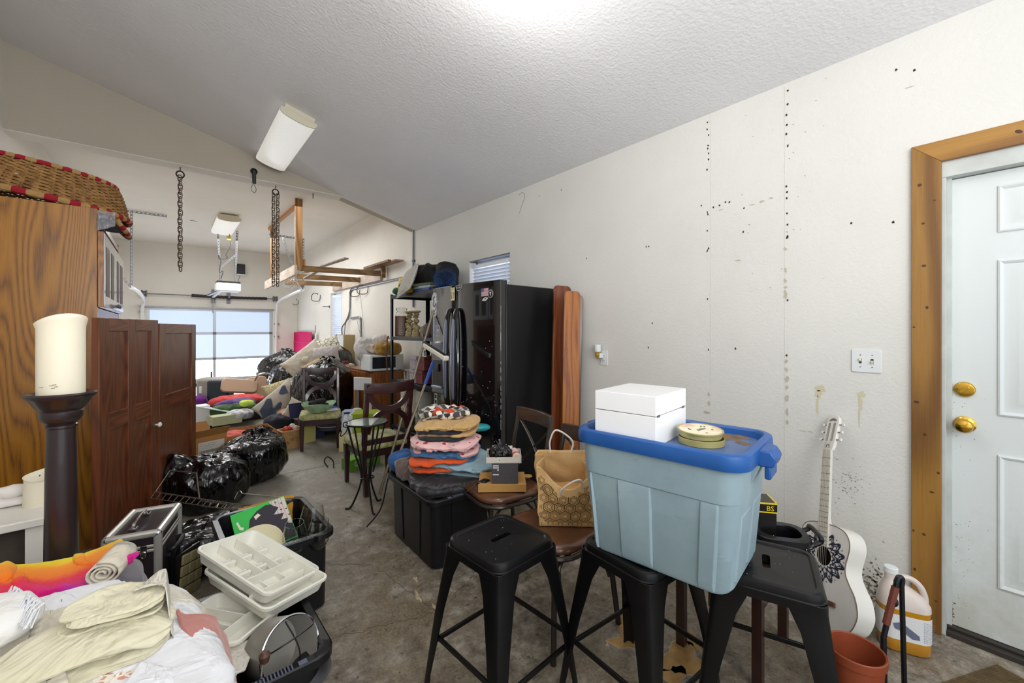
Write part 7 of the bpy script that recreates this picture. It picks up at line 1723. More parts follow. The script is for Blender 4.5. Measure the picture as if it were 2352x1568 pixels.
o = mb.build('dark_rags', M('rag_black', (36, 32, 38), .8)); tag(o, 'dark rags heaped inside the pale green bowl', 'rags'); o['kind'] = 'stuff'
o = MB().cb((0, 0, .012), (.20, .13, .022)).build('blue_folder', M('folder_blue', (34, 98, 180), .4), None, .003); o.matrix_world = Tr(c1[0]+.12, c1[1]+.08, .42) @ Rz(10); tag(o, 'bright blue folder beside the green bowl on the chair seat', 'folder')
o = MB().cb((0, 0, .012), (.18, .10, .018)).build('magazine', m_paperw, None, .002); o.matrix_world = Tr(c1[0]+.11, c1[1]-.03, .418) @ Rz(-12); tag(o, 'white magazine beside the green bowl on the chair seat', 'magazine')
# ------------------------------------------------------------------ glass topped wire plant table
tt = P(843, 970, d=3.20); gt_ = thing('side_table', 'tall black wrought iron table with a round glass top and scrolled collar', 'table', (tt.x, tt.y, 0)); gz = tt.z
MB().lathe([(.001, gz), (.150, gz), (.153, gz+.003), (.150, gz+.007), (.001, gz+.007)], 44).build('glass_top', M('table_glass', (196, 216, 210), .06, tr=.7, coat=.5), gt_)
MB().tube([(.153*math.cos(2*PI*i/40), .153*math.sin(2*PI*i/40), gz+.002) for i in range(40)], .008, 8, closed=True).build('rim', m_blackm, gt_)
for k in range(3):
    a = .5+2*PI*k/3; c_, s_ = math.cos(a), math.sin(a)
    MB().tube(smooth_path([(c_*.145, s_*.145, gz-.004), (c_*.10, s_*.10, gz-.20), (c_*.045, s_*.045, .28), (c_*.05, s_*.05, .18), (c_*.11, s_*.11, .03), (c_*.145, s_*.145, .004), (c_*.16, s_*.16, .010)], 6), .0075, 7).build('leg', m_blackm, gt_)
    a += PI/3; c_, s_ = math.cos(a), math.sin(a)
    MB().tube(smooth_path([(c_*.135, s_*.135, gz-.004), (c_*.09, s_*.09, gz-.20), (c_*.045, s_*.045, .28)], 6), .006, 6).build('stay', m_blackm, gt_)
MB().tube([(.05*math.cos(2*PI*i/20), .05*math.sin(2*PI*i/20), .24) for i in range(20)], .006, 6, closed=True).build('collar', m_blackm, gt_)
MB().tube(smooth_path([(-.14, .02, gz-.02), (-.17, .02, gz-.01), (-.165, .02, gz+.02), (-.14, .02, gz+.01), (-.15, .02, gz-.05), (-.19, .02, gz-.08), (-.185, .02, gz-.04)], 5), .004, 6).build('scroll', m_blackm, gt_)
# poles leaning on the refrigerator
m_pole = M('brushed_pole', (150, 140, 124), .3, .7)
def pole(label, a, b, r=.0115): 
    t = thing('pole', label, 'pole'); MB().tube([a, b], r, 10).build('shaft', m_pole, t); return t
pA0 = Vector((1.31, 3.03, .006)); pA1 = P(996, 712, x=1.955)
pA0 = P(872, 1135, z=.012)
pole('long steel pole leaning from the floor to the narrow refrigerator door', pA0, pA1)
qa = P(900, 1090, d=3.05); qb = P(984, 862, d=3.55)
t = pole('shorter steel squeegee handle leaning in front of the shelf', qa, qb, .0105)
MB().tube([qb, qb+(qb-qa).normalized()*.13], .016, 10).build('blue_grip', M('grip_blue', (24, 72, 160), .35), t)
e = qb+(qb-qa).normalized()*.02; MB().tube([qb-(qb-qa).normalized()*.09, e], .0145, 10).build('blue_collar', _mc['grip_blue'], t)
h0 = P(976, 792, d=3.50); h1 = P(1026, 824, d=3.30)
MB().bar(h0, h1, .05, .035).build('squeegee_head', M('squeegee_cream', (226, 220, 204), .5), t, .006)
MB().bar(h0+Vector((.0, .02, .022)), h1+Vector((0, .02, .022)), .03, .02).build('rubber_strip', m_black, t, .003)
# ------------------------------------------------------------------ shelf contents
def bx3(name, label, cat, c, d, mat, rz=0, bevel=.003, group=None):
    o = MB().cb((0, 0, d[2]/2), d).build(name, mat, None, bevel); o.location = c; o.rotation_euler = (0, 0, math.radians(rz)); tag(o, label, cat, group); return o
T_ = 1.808
fx = X0+.17
mb = MB(); lump(mb, .18, .17, .22, .8, .8, 21, .02, 10, .018, 16, n=60, m=30); t = thing('duffel', 'yellow nylon bag slumped at the left end of the top shelf', 'bag', (X0+.12, 4.74, T_)); mb.build('pouch', M('nylon_yellow', (206, 178, 20), .4), t, 0, 180); MB().tube(smooth_path([(-.09, -.03, .05), (-.115, -.04, .10), (-.085, -.05, .14)], 5), .008, 7).build('strap', m_black, t)
mb = MB(); lump(mb, .26, .16, .08, .8, .8, 22, .02, 10, .012, 16, n=40, m=16); o = mb.build('green_cloth', cloth_mat('cloth_green', (14, 96, 50), None, 6)); o.location = (X0+.12, 4.83, T_); tag(o, 'green cloth under the yellow bag on the top shelf', 'cloth')
mb = MB(); lump(mb, .42, .52, .34, .6, .6, 23, .04, 5, .02, 8, n=70, m=34); t = thing('duffel_bag', 'big black duffel bag on the top shelf behind the grey cushion', 'bag', (X0+.33, 4.46, T_)); mb.build('body', M('nylon_black', (8, 8, 10), .75, bs=60, ba=.3), t, 0, 180); mb = MB(); lump(mb, .24, .22, .34, .7, .7, 24, .02, 8, .012, 12, n=40, m=22, M=Tr(-.02, -.36, .0)); mb.build('end_pocket', _mc['nylon_black'], t, 0, 180)
MB().tube(smooth_path([(-.1, .2, .28), (-.05, .05, .37), (-.1, -.12, .31)], 5), .012, 7).build('carry_strap', _mc['nylon_black'], t)
t = thing('seat_cushion', 'pale grey wedge cushion hanging over the front of the top shelf', 'cushion'); t.matrix_world = Tr(X0+.02, 4.50, T_+.145) @ Rz(-4) @ Ry(-62) @ Rz(22); mb = MB(); pillow(mb, .40, .30, .09, 6, 22, None, .002, .05); mb.build('pad', cloth_mat('cushion_grey', (198, 194, 184), (176, 172, 160), 30, .9, 200, .6), t, 0, 180); MB().tube([(-.19, -.14, 0), (.19, -.14, 0), (.19, .14, 0), (-.19, .14, 0)], .006, 6, closed=True).build('piping', m_paperw, t)
for k, (lab, m_, z) in enumerate((('flat blue binder at the bottom of the small stack on the top shelf', M('binder_blue', (40, 62, 130), .4), 0), ('glittery silver flat box in the small stack on the top shelf', M('glitter_silver', (150, 170, 176), .3, .5, ns=90, na=.5), .03), ('green-spined book on the small stack on the top shelf', M('book_olive', (70, 84, 50), .5), .06))):
    bx3('book' if k != 1 else 'flat_box', lab, 'book' if k != 1 else 'box', (X0+.15, 4.16+.012*k, T_+z), (.26, .34, .028), m_, 4*k)
bx3('flat_box', 'flat purple box under the blue duster', 'box', (X0+.25, 3.95, T_+.0), (.3, .14, .05), M('box_purple', (86, 52, 110), .5))
db = thing('duster_head', 'fluffy dark blue duster ball on the top shelf beside the refrigerator', 'duster'); dc = P(1022, 641, x=X0+.05); db.location = dc
MB().ell((0, 0, 0), (.085, .11, .085)).build('core', M('duster_blue_core', (14, 32, 62), .9), db)
mb = MB(); rn = random.Random(6)
for _ in range(1500):
    v = Vector((rn.gauss(0, 1), rn.gauss(0, 1), rn.gauss(0, 1))).normalized(); a = Vector((v.x*.08, v.y*.105, v.z*.08)); L_ = rn.uniform(.03, .052); b = a+v*L_+Vector((rn.uniform(-.01, .01), rn.uniform(-.01, .01), rn.uniform(-.012, .004)))
    s = v.orthogonal().normalized()*.0028; mb.add([tuple(a+s), tuple(a-s), tuple(b)], [(0, 1, 2)])
mb.build('bristles', M('duster_blue', (46, 80, 124), .8), db, 0, 0)['kind'] = 'stuff'
MB().tube([(-.02, -.05, -.08), (-.06, .0, -.10)], .014, 8).build('socket', M('socket_blue', (20, 50, 170), .35), db)
S2 = 1.298
t = thing('glass_jar', 'clear glass jar in a brown woven sleeve on the second shelf', 'jar', (X0+.10, 4.84, S2)); MB().lathe([(.07, 0), (.075, .01), (.075, .26), (.062, .30), (.05, .31), (.066, .325), (.07, .35), (.066, .352), (.06, .33), (.046, .31), (.07, .26), (.07, .012), (.001, .01)], 30).build('glass', m_glass, t)
mb = MB()
for i in range(30): a = 2*PI*i/30; mb.tube([(.078*math.cos(a), .078*math.sin(a), .0), (.078*math.cos(a), .078*math.sin(a), .25)], .0032, 4)
for k in range(20): mb.tube([(.078*math.cos(2*PI*i/24), .078*math.sin(2*PI*i/24), .006+k*.0128) for i in range(24)], .0036, 4, closed=True)
mb.build('woven_sleeve', M('rattan_brown', (104, 62, 40), .6), t, 0, 180)['kind'] = 'stuff'
m_stat = M('statue_cream', (176, 160, 118), .5, ns=14, c2=(140, 124, 84))
def statue(label, x, y):
    t = thing('candlestick', label, 'candle holder', (x, y, S2))
    MB().lathe([(.05, 0), (.052, .02), (.045, .025), (.048, .045), (.02, .06)], 24).build('plinth', m_stat, t)
    pts = smooth_path([(0, 0, .04), (.0, -.02, .09), (.0, .035, .13), (.0, -.005, .18), (0, .0, .23), (.0, -.02, .26), (0, 0, .285)], 6); n_ = len(pts)
    MB().tube(pts, [.040-.018*math.sin(PI*i/(n_-1)*.5)+.010*math.sin(i*1.1) for i in range(n_)], 12).build('figure', m_stat, t)
    mb = MB()
    for i in range(4, n_-4, 5): p = pts[i]; mb.ell((p.x-.03, p.y, p.z), (.014, .018, .016), 8, 6)
    mb.build('scrolls', m_stat, t, 0, 180)['kind'] = 'stuff'
    MB().lathe([(.015, .27), (.05, .285), (.056, .295), (.056, .302), (.01, .304)], 24).build('cup', m_stat, t); return t
statue('twisted cream candlestick nearer the woven jar on the second shelf', X0+.09, 4.60); statue('twisted cream candlestick nearer the grey boxes on the second shelf', X0+.09, 4.43)
bx3('box', 'grey lidded box at the back of the second shelf', 'box', (X0+.36, 4.28, S2), (.20, .30, .19), M('box_warm_grey', (112, 100, 92), .6), 6); bx3('box', 'small cream box in front of the grey one on the second shelf', 'box', (X0+.14, 4.29, S2), (.10, .10, .12), M('box_dusty', (150, 140, 120), .6), -6)
mb = MB(); lump(mb, .26, .3, .16, .7, .7, 27, .02, 10, .018, 16, n=40, m=20); o = mb.build('brown_knitwear', cloth_mat('knit_brown', (70, 52, 50), (110, 80, 70), 12, .9)); o.location = (X0+.18, 4.10, S2); tag(o, 'bundle of brown knitwear at the right end of the second shelf', 'knitwear')
S3 = .768
m_damask = M('damask_box', (190, 184, 190), .6, ns=34, c2=(150, 140, 160)); m_redb = M('red_print_box', (126, 58, 56), .55, ns=26, c2=(90, 40, 40))
for k, (yy, z) in enumerate(((4.42, 0), (4.40, .155))):
    for mt_, dy, lab in ((m_damask, 0, 'pale damask patterned box'), (m_redb, -.17, 'dark red patterned box')):
        t = thing('patterned_box', lab+(' on the third shelf, lower of the stack' if k == 0 else ' on the third shelf, upper of the stack'), 'box', (X0+.17, yy+dy, S3+z), 3 if k else -2); MB().box(-.13, .13, -.08, .08, 0, .115).build('base', mt_, t, .002); MB().box(-.135, .135, -.084, .084, .112, .15).build('lid', mt_, t, .002)
def jar(label, x, y, z, r, h, m=None): t = thing('jar', label, 'jar', (x, y, z)); MB().lathe([(r*.95, 0), (r, .005), (r, h*.8), (r*.8, h*.9), (r*.82, h), (r*.78, h), (r*.75, h*.9), (r*.93, h*.78), (r*.93, .008), (.001, .006)], 24).build('glass', m or m_glass, t); return t
jar('small clear glass on the third shelf at its left end', X0+.12, 4.72, S3, .045, .13); jar('little glass jar on top of the red patterned boxes', X0+.10, 4.28, S3+.306, .04, .07)
t = thing('bottle', 'small white bottle beside the clear glass on the third shelf', 'bottle', (X0+.14, 4.60, S3)); MB().lathe([(.022, 0), (.024, .01), (.024, .09), (.01, .11), (.009, .14), (.012, .142), (.012, .16), (.001, .162)], 16).build('body', m_white, t)
S4 = .208
mb = MB(); t = thing('hamper', 'cream fabric bin on the bottom shelf', 'bin', (X0+.20, 4.60, S4+.16)); lump(mb, .34, .34, .36, .35, .35, 33, .01, 5, .006, 9, n=50, m=26); mb.build('fabric', cloth_mat('bin_cream', (200, 190, 168), None, 4), t, 0, 180)
t = thing('magazine_box', 'yellow and grey box under the cream fabric bin', 'box', (X0+.18, 4.60, S4)); MB().box(-.16, .16, -.16, .16, 0, .155).build('body', M('box_yellow_grey', (128, 120, 50), .6, ns=14, c2=(60, 56, 44)), t, .003)
t = thing('appliance_box', 'tall grey printed carton on the bottom shelf', 'box', (X0+.14, 4.26, S4+.08), -12); MB().box(-.11, .11, -.10, .10, 0, .40).build('body', M('carton_grey', (178, 176, 166), .6, ns=9, na=.12), t, .003)
mb = MB(); rn = random.Random(8)
for k in range(5): mb.bar((-.112, -.05+.1*rn.random(), .06+.03*k), (-.112, -.06+.12*rn.random(), .22), .004, .002, up=(1, 0, 0))
for z in (.06, .08, .235, .25): mb.box(-.1115, -.110, -.08, .08, z, z+.006)
mb.build('line_drawing', M('print_grey_green', (104, 116, 104), .6), t, 0, 0)
bx3('box', 'white carton under the grey printed carton', 'box', (X0+.14, 4.26, S4), (.20, .20, .078), m_cardw, -8)
for k, (x, y, h) in enumerate(((.06, 4.44, .20), (.10, 4.40, .24), (.05, 4.38, .17), (.12, 4.47, .18))): jar(('shortest', 'tallest', 'narrow front', 'rear')[k]+' clear bottle in the cluster on the bottom shelf', X0+x, y, S4, .026, h)
# ================================================================== garage clutter beyond the dining chairs
m_card = M('cardboard_brown', (176, 124, 66), .75, ns=5, na=.12); m_cardd = M('cardboard_inside', (150, 100, 54), .8)
def open_box(label, c, d, rz, flaps=(1, 1, 1, 1), name='cardboard_box'):
    t = thing(name, label, 'box', (c[0], c[1], c[2] if len(c) > 2 else 0), rz); w, l, h = d; th = .005
    for nm, a in (('wall', (-w/2, w/2, -l/2, -l/2+th)), ('wall', (-w/2, w/2, l/2-th, l/2)), ('wall', (-w/2, -w/2+th, -l/2, l/2)), ('wall', (w/2-th, w/2, -l/2, l/2))): MB().box(a[0], a[1], a[2], a[3], 0, h).build(nm, m_card, t)
    MB().box(-w/2, w/2, -l/2, l/2, 0, th).build('bottom', m_cardd, t)
    fl = l*.35; fw = w*.45
    if flaps[0]: MB().box(-w/2, w/2, 0, fl, -th, 0, Tr(0, -l/2, h) @ Rx(180+flaps[0])).build('flap', m_card, t)
    if flaps[1]: MB().box(-w/2, w/2, 0, fl, -th, 0, Tr(0, l/2, h) @ Rx(-flaps[1])).build('flap', m_card, t)
    if flaps[2]: MB().box(0, fw, -l/2, l/2, -th, 0, Tr(w/2, 0, h) @ Ry(flaps[2])).build('flap', m_card, t)
    if flaps[3]: MB().box(-fw, 0, -l/2, l/2, -th, 0, Tr(-w/2, 0, h) @ Ry(-flaps[3])).build('flap', m_card, t)
    return t
# long open box: near edge y 985..1000 px 495..605, right flap to 635
L0_ = P(492, 1050, z=0)
B1 = P(555, 1035, d=5.3, z=None) if False else Vector((.47, 5.55, 0))
a = P(497, 975, d=4.9); b = P(604, 960, d=5.15)
lb = open_box('wide open cardboard box with red cloth inside, behind the large trash bag', (.590, 5.35, 0), (.62, .42, .28), 4, (0, 0, 86, 0))
garment('red_cloth', 'coral red cloth inside the wide cardboard box', 'cloth', cloth_mat('coral_cloth', (226, 96, 84), None, 5), (.52), 5.35, .15, .36, .28, .13, 10, 61, .7, .7, .02, .02, 10, n=50, m=20)
lbx = thing('cardboard_box', 'tall cardboard box with a white shipping label beside the brown door', 'box', (.245, 5.06, 0), 22); MB().box(-.20, .15, -.16, .16, 0, .36).build('body', m_card, lbx, .004)
for s in (-1, 1): MB().box(-.20, .15, 0, .10, -.003, 0, Tr(0, s*.16, .36) @ (Rx(50) if s > 0 else Rx(130))).build('flap', m_card, lbx)
MB().box(-.10, .125, -.1612, -.1602, .13, .31).build('shipping_label', m_cardw, lbx)
mb = MB()
for i, (z, h_) in enumerate(((.292, .010), (.276, .010), (.262, .006), (.25, .006))): scribble(mb, -.09, .06-.02*(i % 2), z, h_, .1612, .1618, 90+i)
for i in range(26): mb.box(-.09+i*.0075, -.09+i*.0075+.003+.001*(i % 3), .205, .232, .1612, .1618)
for i in range(26): mb.box(-.09+i*.0075, -.09+i*.0075+.002+.0015*(i % 2), .145, .175, .1612, .1618)
mb.build('lettering', m_ink, lbx, 0, 0, M=Matrix(((1, 0, 0, 0), (0, 0, -1, 0), (0, 1, 0, 0), (0, 0, 0, 1))))
# suitcase near the garage door
sq_ = P(495, 905, d=6.7); su = thing('suitcase', 'grey suitcase with dark front standing near the garage door', 'suitcase', (sq_.x, sq_.y, 0), -30)
hs = P(495, 866, d=6.7).z
m_suit = M('suitcase_beige', (150, 146, 138), .45); m_suitd = M('suitcase_dark', (40, 50, 62), .5)
MB().box(-.23, .23, -.13, .13, .04, hs).build('shell', m_suit, su, .05); MB().box(-.07, .24, -.142, .10, .06, hs-.03).build('front_panel', m_suitd, su, .04)
MB().box(-.17, -.13, -.14, -.12, hs-.24, hs-.13).build('lock', m_paperw, su, .005); MB().tube([(-.06, 0, hs-.02), (-.06, 0, hs+.09)], .012, 8).build('handle', m_black, su)
for s in (-1, 1): MB().lathe([(.03, -.02), (.03, .02)], 14, Tr(s*.17, 0, .03) @ Rx(90)).build('wheel', m_black, su)
# heap of clothes between suitcase and box: each a garment
def G(name, label, cat, col, px, py, d, w, dd, h, seed, rz=0, c2=None, base=None, e=.75):
    q = P(px, py, d=d); z = max(0.0, q.z-h/2) if base is None else base
    return garment(name, label, cat, cloth_mat('cl_%d' % seed, col, c2, 9), q.x, q.y, z, w, dd, h, rz, seed, e, e, .03, .025, 6, n=56, m=24)
G('clothes_heap', 'dark clothes heaped on the garage floor under the red jacket', 'clothes', (24, 26, 34), 548, 945, 6.35, .80, .50, .36, 81, 0, (40, 34, 60), 0)
G('jacket', 'red jacket draped over the clothes heap in the garage', 'jacket', (206, 58, 50), 545, 921, 6.3, .70, .36, .15, 82, -4, (160, 30, 34))
G('sweatshirt', 'purple garment tucked under the red jacket', 'clothes', (84, 58, 120), 540, 927, 6.1, .50, .28, .12, 83)
G('fleece', 'dark green fleece at the front of the clothes heap', 'fleece', (30, 60, 24), 538, 939, 5.98, .56, .30, .15, 84, 0, (60, 100, 40))
G('cap', 'small lime cloth on the green fleece', 'cloth', (196, 220, 90), 568, 925, 5.9, .14, .09, .05, 85)
G('gift_bag', 'purple shiny bag beside the suitcase', 'bag', (110, 20, 130), 458, 920, 6.5, .20, .2, .34, 86, 0, (60, 10, 80), 0, .6)
G('gift_bag', 'small purple bag in front of the suitcase', 'bag', (96, 24, 120), 489, 932, 6.1, .18, .14, .14, 87, 0, (200, 120, 60), .15, .7)
G('clothes_heap', 'mixed clothes under the white board left of the heap', 'clothes', (60, 44, 50), 478, 955, 5.95, .50, .36, .22, 88, 0, (120, 30, 40), 0)
bx3('white_board', 'long white board resting aslant on the clothes by the suitcase', 'board', P(478, 938, d=5.75), (.52, .14, .015), m_paperw, -30).rotation_euler = (math.radians(-8), math.radians(14), math.radians(-22))
o = bx3('storage_box', 'white box behind the labelled cardboard box', 'box', (P(458, 960, d=5.75).x, P(458, 960, d=5.75).y, 0), (.2, .2, .33), m_white, 10)
bx3('box', 'pale green gift box behind the wide cardboard box', 'box', P(518, 962, d=5.6)-Vector((0, 0, .06)), (.34, .18, .12), M('box_celadon', (172, 176, 140), .6), 12)
G('white_pillow', 'white cushion with dark print lying behind the wide cardboard box', 'cushion', (222, 222, 224), 552, 952, 5.75, .30, .2, .10, 89, 0, (60, 62, 70))
# beige folding chair / board with chrome arm
t = thing('beige_seat', 'beige padded chair lying on its side near the garage door', 'chair', P(592, 908, d=6.8)); m_bseat = M('seat_beige', (186, 156, 130), .6)
MB().prism(rr(.34, .62, .08), -.05, .03, Rx(80) @ Rz(8)).build('seat', m_bseat, t, .015); MB().prism(rr(.50, .22, .07), -.04, .03, Tr(-.25, 0, .18) @ Rx(70) @ Rz(-8)).build('back', m_bseat, t, .015)
MB().tube(smooth_path([(-.05, -.05, .25), (.0, -.06, .34), (.12, -.06, .36), (.2, -.05, .30)], 5), .016, 8).build('chrome_arm', m_chr, t)
MB().tube([(.0, .05, -.6), (.0, 0, -.2)], .03, 8).build('post', m_bseat, t)
# pillow mountain over trash bags
def pil(label, px, py, d, w, h, t_, mat, rx=0, ry=0, rz=0, seed=1, name='pillow'):
    t = thing(name, label, 'pillow'); t.matrix_world = Tr(P(px, py, d=d)) @ Matrix.Rotation(-TH+math.radians(22), 4, 'Z') @ Matrix.Rotation(math.radians(90-rx), 4, 'X') @ Rz(rz) @ Ry(ry)
    mb = MB(); pillow(mb, w, h, t_, seed, 30, None, .016, .10); mb.build('cover', mat, t, 0, 180); return t
bag('glossy trash bag behind the farther dining chair, largest in the pillow pile', (1.74, 6.45, 0), .80, .75, .92, 23, 30, True, .75, .85, (.05, -.05))
bag('black trash bag under the tufted cream cushion', (1.78, 8.1, 0), .9, .9, .80, 24, 0, False, .7, .85)
bag('crinkled black trash bag by the garage door track', (1.80, 9.0, 0), 1.1, 1.0, .95, 25, 60, True, .8, .85, (-.1, 0))
bag('black trash bag beneath the breaker panel', (2.25, 7.95, 0), .80, .80, 1.12, 26, 15, True, .7, .85, (0, 0))
m_plin = cloth_mat('pillow_linen', (206, 198, 182), (188, 178, 160), 6, .9, 260, .5); m_ppale = cloth_mat('pillow_pinkish', (214, 196, 184), None, 6); m_pgrey = cloth_mat('pillow_lilac_grey', (188, 180, 178), None, 6); m_ptan = cloth_mat('pillow_tan', (198, 174, 136), (170, 146, 108), 20, .9, 260, .5)
t = NT('pillow_leaf_print'); cd = t.coord(); v = t.n('ShaderNodeTexVoronoi', i_Scale=16.0, feature='DISTANCE_TO_EDGE'); t.l(cd, v.inputs['Vector']); t.col(t.ramp(v.outputs['Distance'], ((.03, (60, 66, 52)), (.06, (222, 218, 200))))); t.set(Roughness=.9); m_pleaf = t.mat
t = NT('pillow_script_print'); cd = t.coord((1, 3, 1)); t.col(t.ramp(t.noise(cd, 34, 2), ((.46, (204, 190, 150)), (.56, (150, 136, 96))))); t.set(Roughness=.9); m_pscr = t.mat
t = NT('pillow_blue_patch'); cd = t.coord(); t.col(t.ramp(t.noise(cd, 4.2, 1), ((.44, (70, 78, 96)), (.47, (186, 178, 166))))); t.set(Roughness=.9); m_pblu = t.mat
tc_ = pil('large cream cushion with a tuft slanting down the middle of the pile', 703, 828, 6.55, .66, .40, .24, m_plin, 10, 0, 40, 3)
MB().ell((0, 0, .125), (.06, .05, .03)).build('tuft', m_plin, tc_, 0, 180)
pil('leaf printed cushion at the very top of the pillow pile', 750, 795, 7.1, .46, .30, .16, m_pleaf, 20, 0, 20, 4)
pil('lilac grey cushion touching the breaker panel', 748, 814, 6.6, .42, .26, .20, m_pgrey, 15, 0, 6, 5)
pil('tan ribbed cushion under the lilac grey one', 735, 840, 6.5, .52, .26, .20, m_ptan, 15, 0, 30, 6)
pil('pale pink cushion peeping out behind the cream cushion', 672, 845, 7.6, .40, .28, .16, m_ppale, 10, 0, 24, 7)
pil('script printed cushion low on the left of the pile', 664, 893, 6.35, .70, .34, .20, m_pscr, 20, 0, 18, 8)
o = pil('mustard cushion wedged under the script printed one', 700, 905, 6.2, .40, .22, .16, cloth_mat('pillow_mustard', (196, 150, 40), None, 6), 12, 0, 28, 9)
pil('blue and cream patched pillow slumped at the foot of the pile', 640, 922, 6.05, .66, .36, .22, m_pblu, 12, 0, 42, 10)
pil('small cream pillow standing by the navy box', 686, 943, 5.55, .34, .26, .12, m_plin, 12, 0, -28, 12)
G('comforter', 'pale blue comforter slumped beside the beige chair', 'comforter', (150, 160, 178), 616, 915, 7.3, .26, .3, .50, 91, 20, (196, 196, 200), 0)
G('dust_sheet', 'peach cloth at the foot of the pillow pile', 'cloth', (196, 150, 124), 672, 958, 5.95, .40, .22, .24, 92, 0, (150, 104, 84), 0)
G('navy_cloth', 'navy cloth on the floor beside the wide cardboard box', 'cloth', (20, 24, 40), 640, 978, 5.75, .34, .24, .20, 93, 0, None, 0)
o = MB().tube([P(632, 1001, z=.04), P(652, 999, z=.04)], .035, 12).build('black_roll', m_black); tag(o, 'short black roll on the floor beside the patterned kraft bin', 'roll')
# kraft pattern bin and navy box
q = P(668, 1030, z=0); kb = thing('patterned_bin', 'kraft paper bin with sketched pattern holding small decorations', 'bin', (q.x+.01, q.y+.07, 0), 8)
MB().loft([[(a, b, z) for a, b in rr(w, l, .03, 5)] for w, l, z in ((.20, .15, 0), (.235, .18, .20), (.262, .205, .202), (.262, .205, .215), (.225, .17, .215), (.19, .14, .02))], True, True).build('body', M('kraft_sketch', (178, 140, 90), .7), kb, 0, 40)
mb = MB(); rn = random.Random(12)
for _ in range(16):
    x, z = rn.uniform(-.09, .07), rn.uniform(.02, .17); s = rn.uniform(.010, .022); k = rn.randint(3, 7); mb.tube([(x+s*math.cos(2*PI*i/k), -.0785-(z)*.075-.002, z+s*math.sin(2*PI*i/k)) for i in range(k)], .0013, 3, closed=True)
mb.build('sketch_print', M('sketch_brown', (110, 78, 48), .7), kb, 0, 0)['kind'] = 'stuff'
for k, (x, c) in enumerate(((-.05, (214, 92, 60)), (.0, (190, 60, 40)), (.05, (226, 214, 196)), (.02, (224, 216, 200)))):
    o = MB().ell((0, 0, .025), (.034, .028, .03), 12, 8).build('ornament', M('ornament_%d' % k, c, .5, ns=30, na=.2)); o.location = (q.x+.01+x, q.y+.06+.02*(k % 2), .20+.02*(k == 3)); tag(o, ('orange', 'brick red', 'cream', 'upper white')[k]+' ornament heaped in the patterned kraft bin', 'ornament')
t = thing('navy_box', 'open navy box with gold lettering on its lid behind the kraft bin', 'box', (P(712, 1010, z=0).x+.06, P(712, 1010, z=0).y+.12, 0), -6); m_nvb = M('box_navy', (34, 36, 76), .45)
MB().box(-.16, .13, -.10, .10, 0, .25).build('body', m_nvb, t, .003); MB().box(-.16, .12, 0, .19, 0, .006, Tr(-.10, .06, .26) @ Rz(12) @ Rx(72)).build('lid', m_nvb, t, .002)
# things under and behind the farther chair
bx3('box', 'small yellow and white carton under the farther dining chair', 'box', (1.32, 5.55, 0), (.14, .14, .24), M('carton_yellow', (206, 196, 120), .6), 10)
t = thing('round_case', 'grey round zip case under the farther dining chair', 'case', (1.60, 5.55, .12)); MB().lathe([(.16, 0), (.17, .02), (.17, .08), (.16, .10), (.001, .105)], 30).build('shell', M('case_grey', (84, 86, 104), .6), t, 0, 40)
MB().lathe([(.171, .045), (.172, .055)], 30, cap0=False, cap1=False).build('zip', m_paperw, t)
G('dark_clothes', 'black clothes on the floor under the round grey case', 'clothes', (28, 24, 30), 752, 1000, 5.6, .55, .5, .12, 94, 0, None, 0)
# right-hand clutter along the wall: wooden cabinet with microwave
wc = thing('wood_cabinet', 'brown wooden cabinet against the wall carrying the microwave', 'cabinet', (2.66, 5.62, 0)); hc_ = P(860, 852, x=2.25).z
MB().box(-.48, 0, 0, 1.15, .0, hc_).build('carcass', oak('walnut_ply', (150, 92, 44), (134, 80, 38), (104, 58, 26), 2, 'z', 8), wc, .003)
for k in range(2): MB().box(-.495, -.48, .02+.57*k, .56+.57*k, .04, hc_-.03).build('door', oak('walnut_ply%d' % k, (150, 92, 44), (134, 80, 38), (104, 58, 26), 2, 'z', 8), wc, .003)
mw = thing('microwave', 'white microwave oven with black window on the wooden cabinet', 'microwave', (2.63, 5.64, hc_+.002), 92)
MB().box(0, .34, 0, .50, .012, .235).build('housing', m_white, mw, .008); MB().box(-.012, .0, .13, .47, .045, .205).build('window', M('microwave_glass', (28, 30, 40), .12), mw, .004); MB().box(-.010, .0, .01, .11, .03, .215).build('control_panel', M('mw_panel', (196, 196, 196), .4), mw, .003)
for x in (.04, .3):
    for y in (.04, .46): MB().lathe([(.015, 0), (.015, .013)], 10, Tr(x, y, 0)).build('foot', m_black, mw)
def on_mw(name, label, col, dx, dy, dz, w, d, h, seed, c2=None, e=.7): return garment(name, label, 'cloth', cloth_mat('mwc_%d' % seed, col, c2, 8), 2.20+dx*1.2, 5.60+dy*.9, hc_+.235+dz, w, d, h, 10, seed, e, e, .03, .03, 9, n=50, m=22)
on_mw('scarf', 'pale grey cloth draped over the microwave corner', (206, 204, 200), .02, .45, -.08, .30, .26, .32, 101)
on_mw('scarf', 'gold patterned cloth on top of the microwave', (180, 140, 50), .17, .12, .0, .34, .34, .17, 102, (120, 80, 30))
on_mw('shirt', 'white and brown garment in the heap on the microwave', (214, 204, 190), .12, .30, .02, .36, .34, .12, 103, (110, 80, 60))
on_mw('cloth_bag', 'white cloth with a red mark at the top of the microwave heap', (224, 218, 216), .14, .30, .10, .18, .16, .18, 104)
o = MB().lathe([(.06, 0), (.02, .14), (.001, .16)], 4).build('gold_gift_bag', M('gift_gold', (178, 146, 60), .4, .2)); o.location = (2.24, 6.10, hc_+.33); o.rotation_euler = (.3, .4, .3); tag(o, 'small gold pointed bag in the heap on the microwave', 'bag')
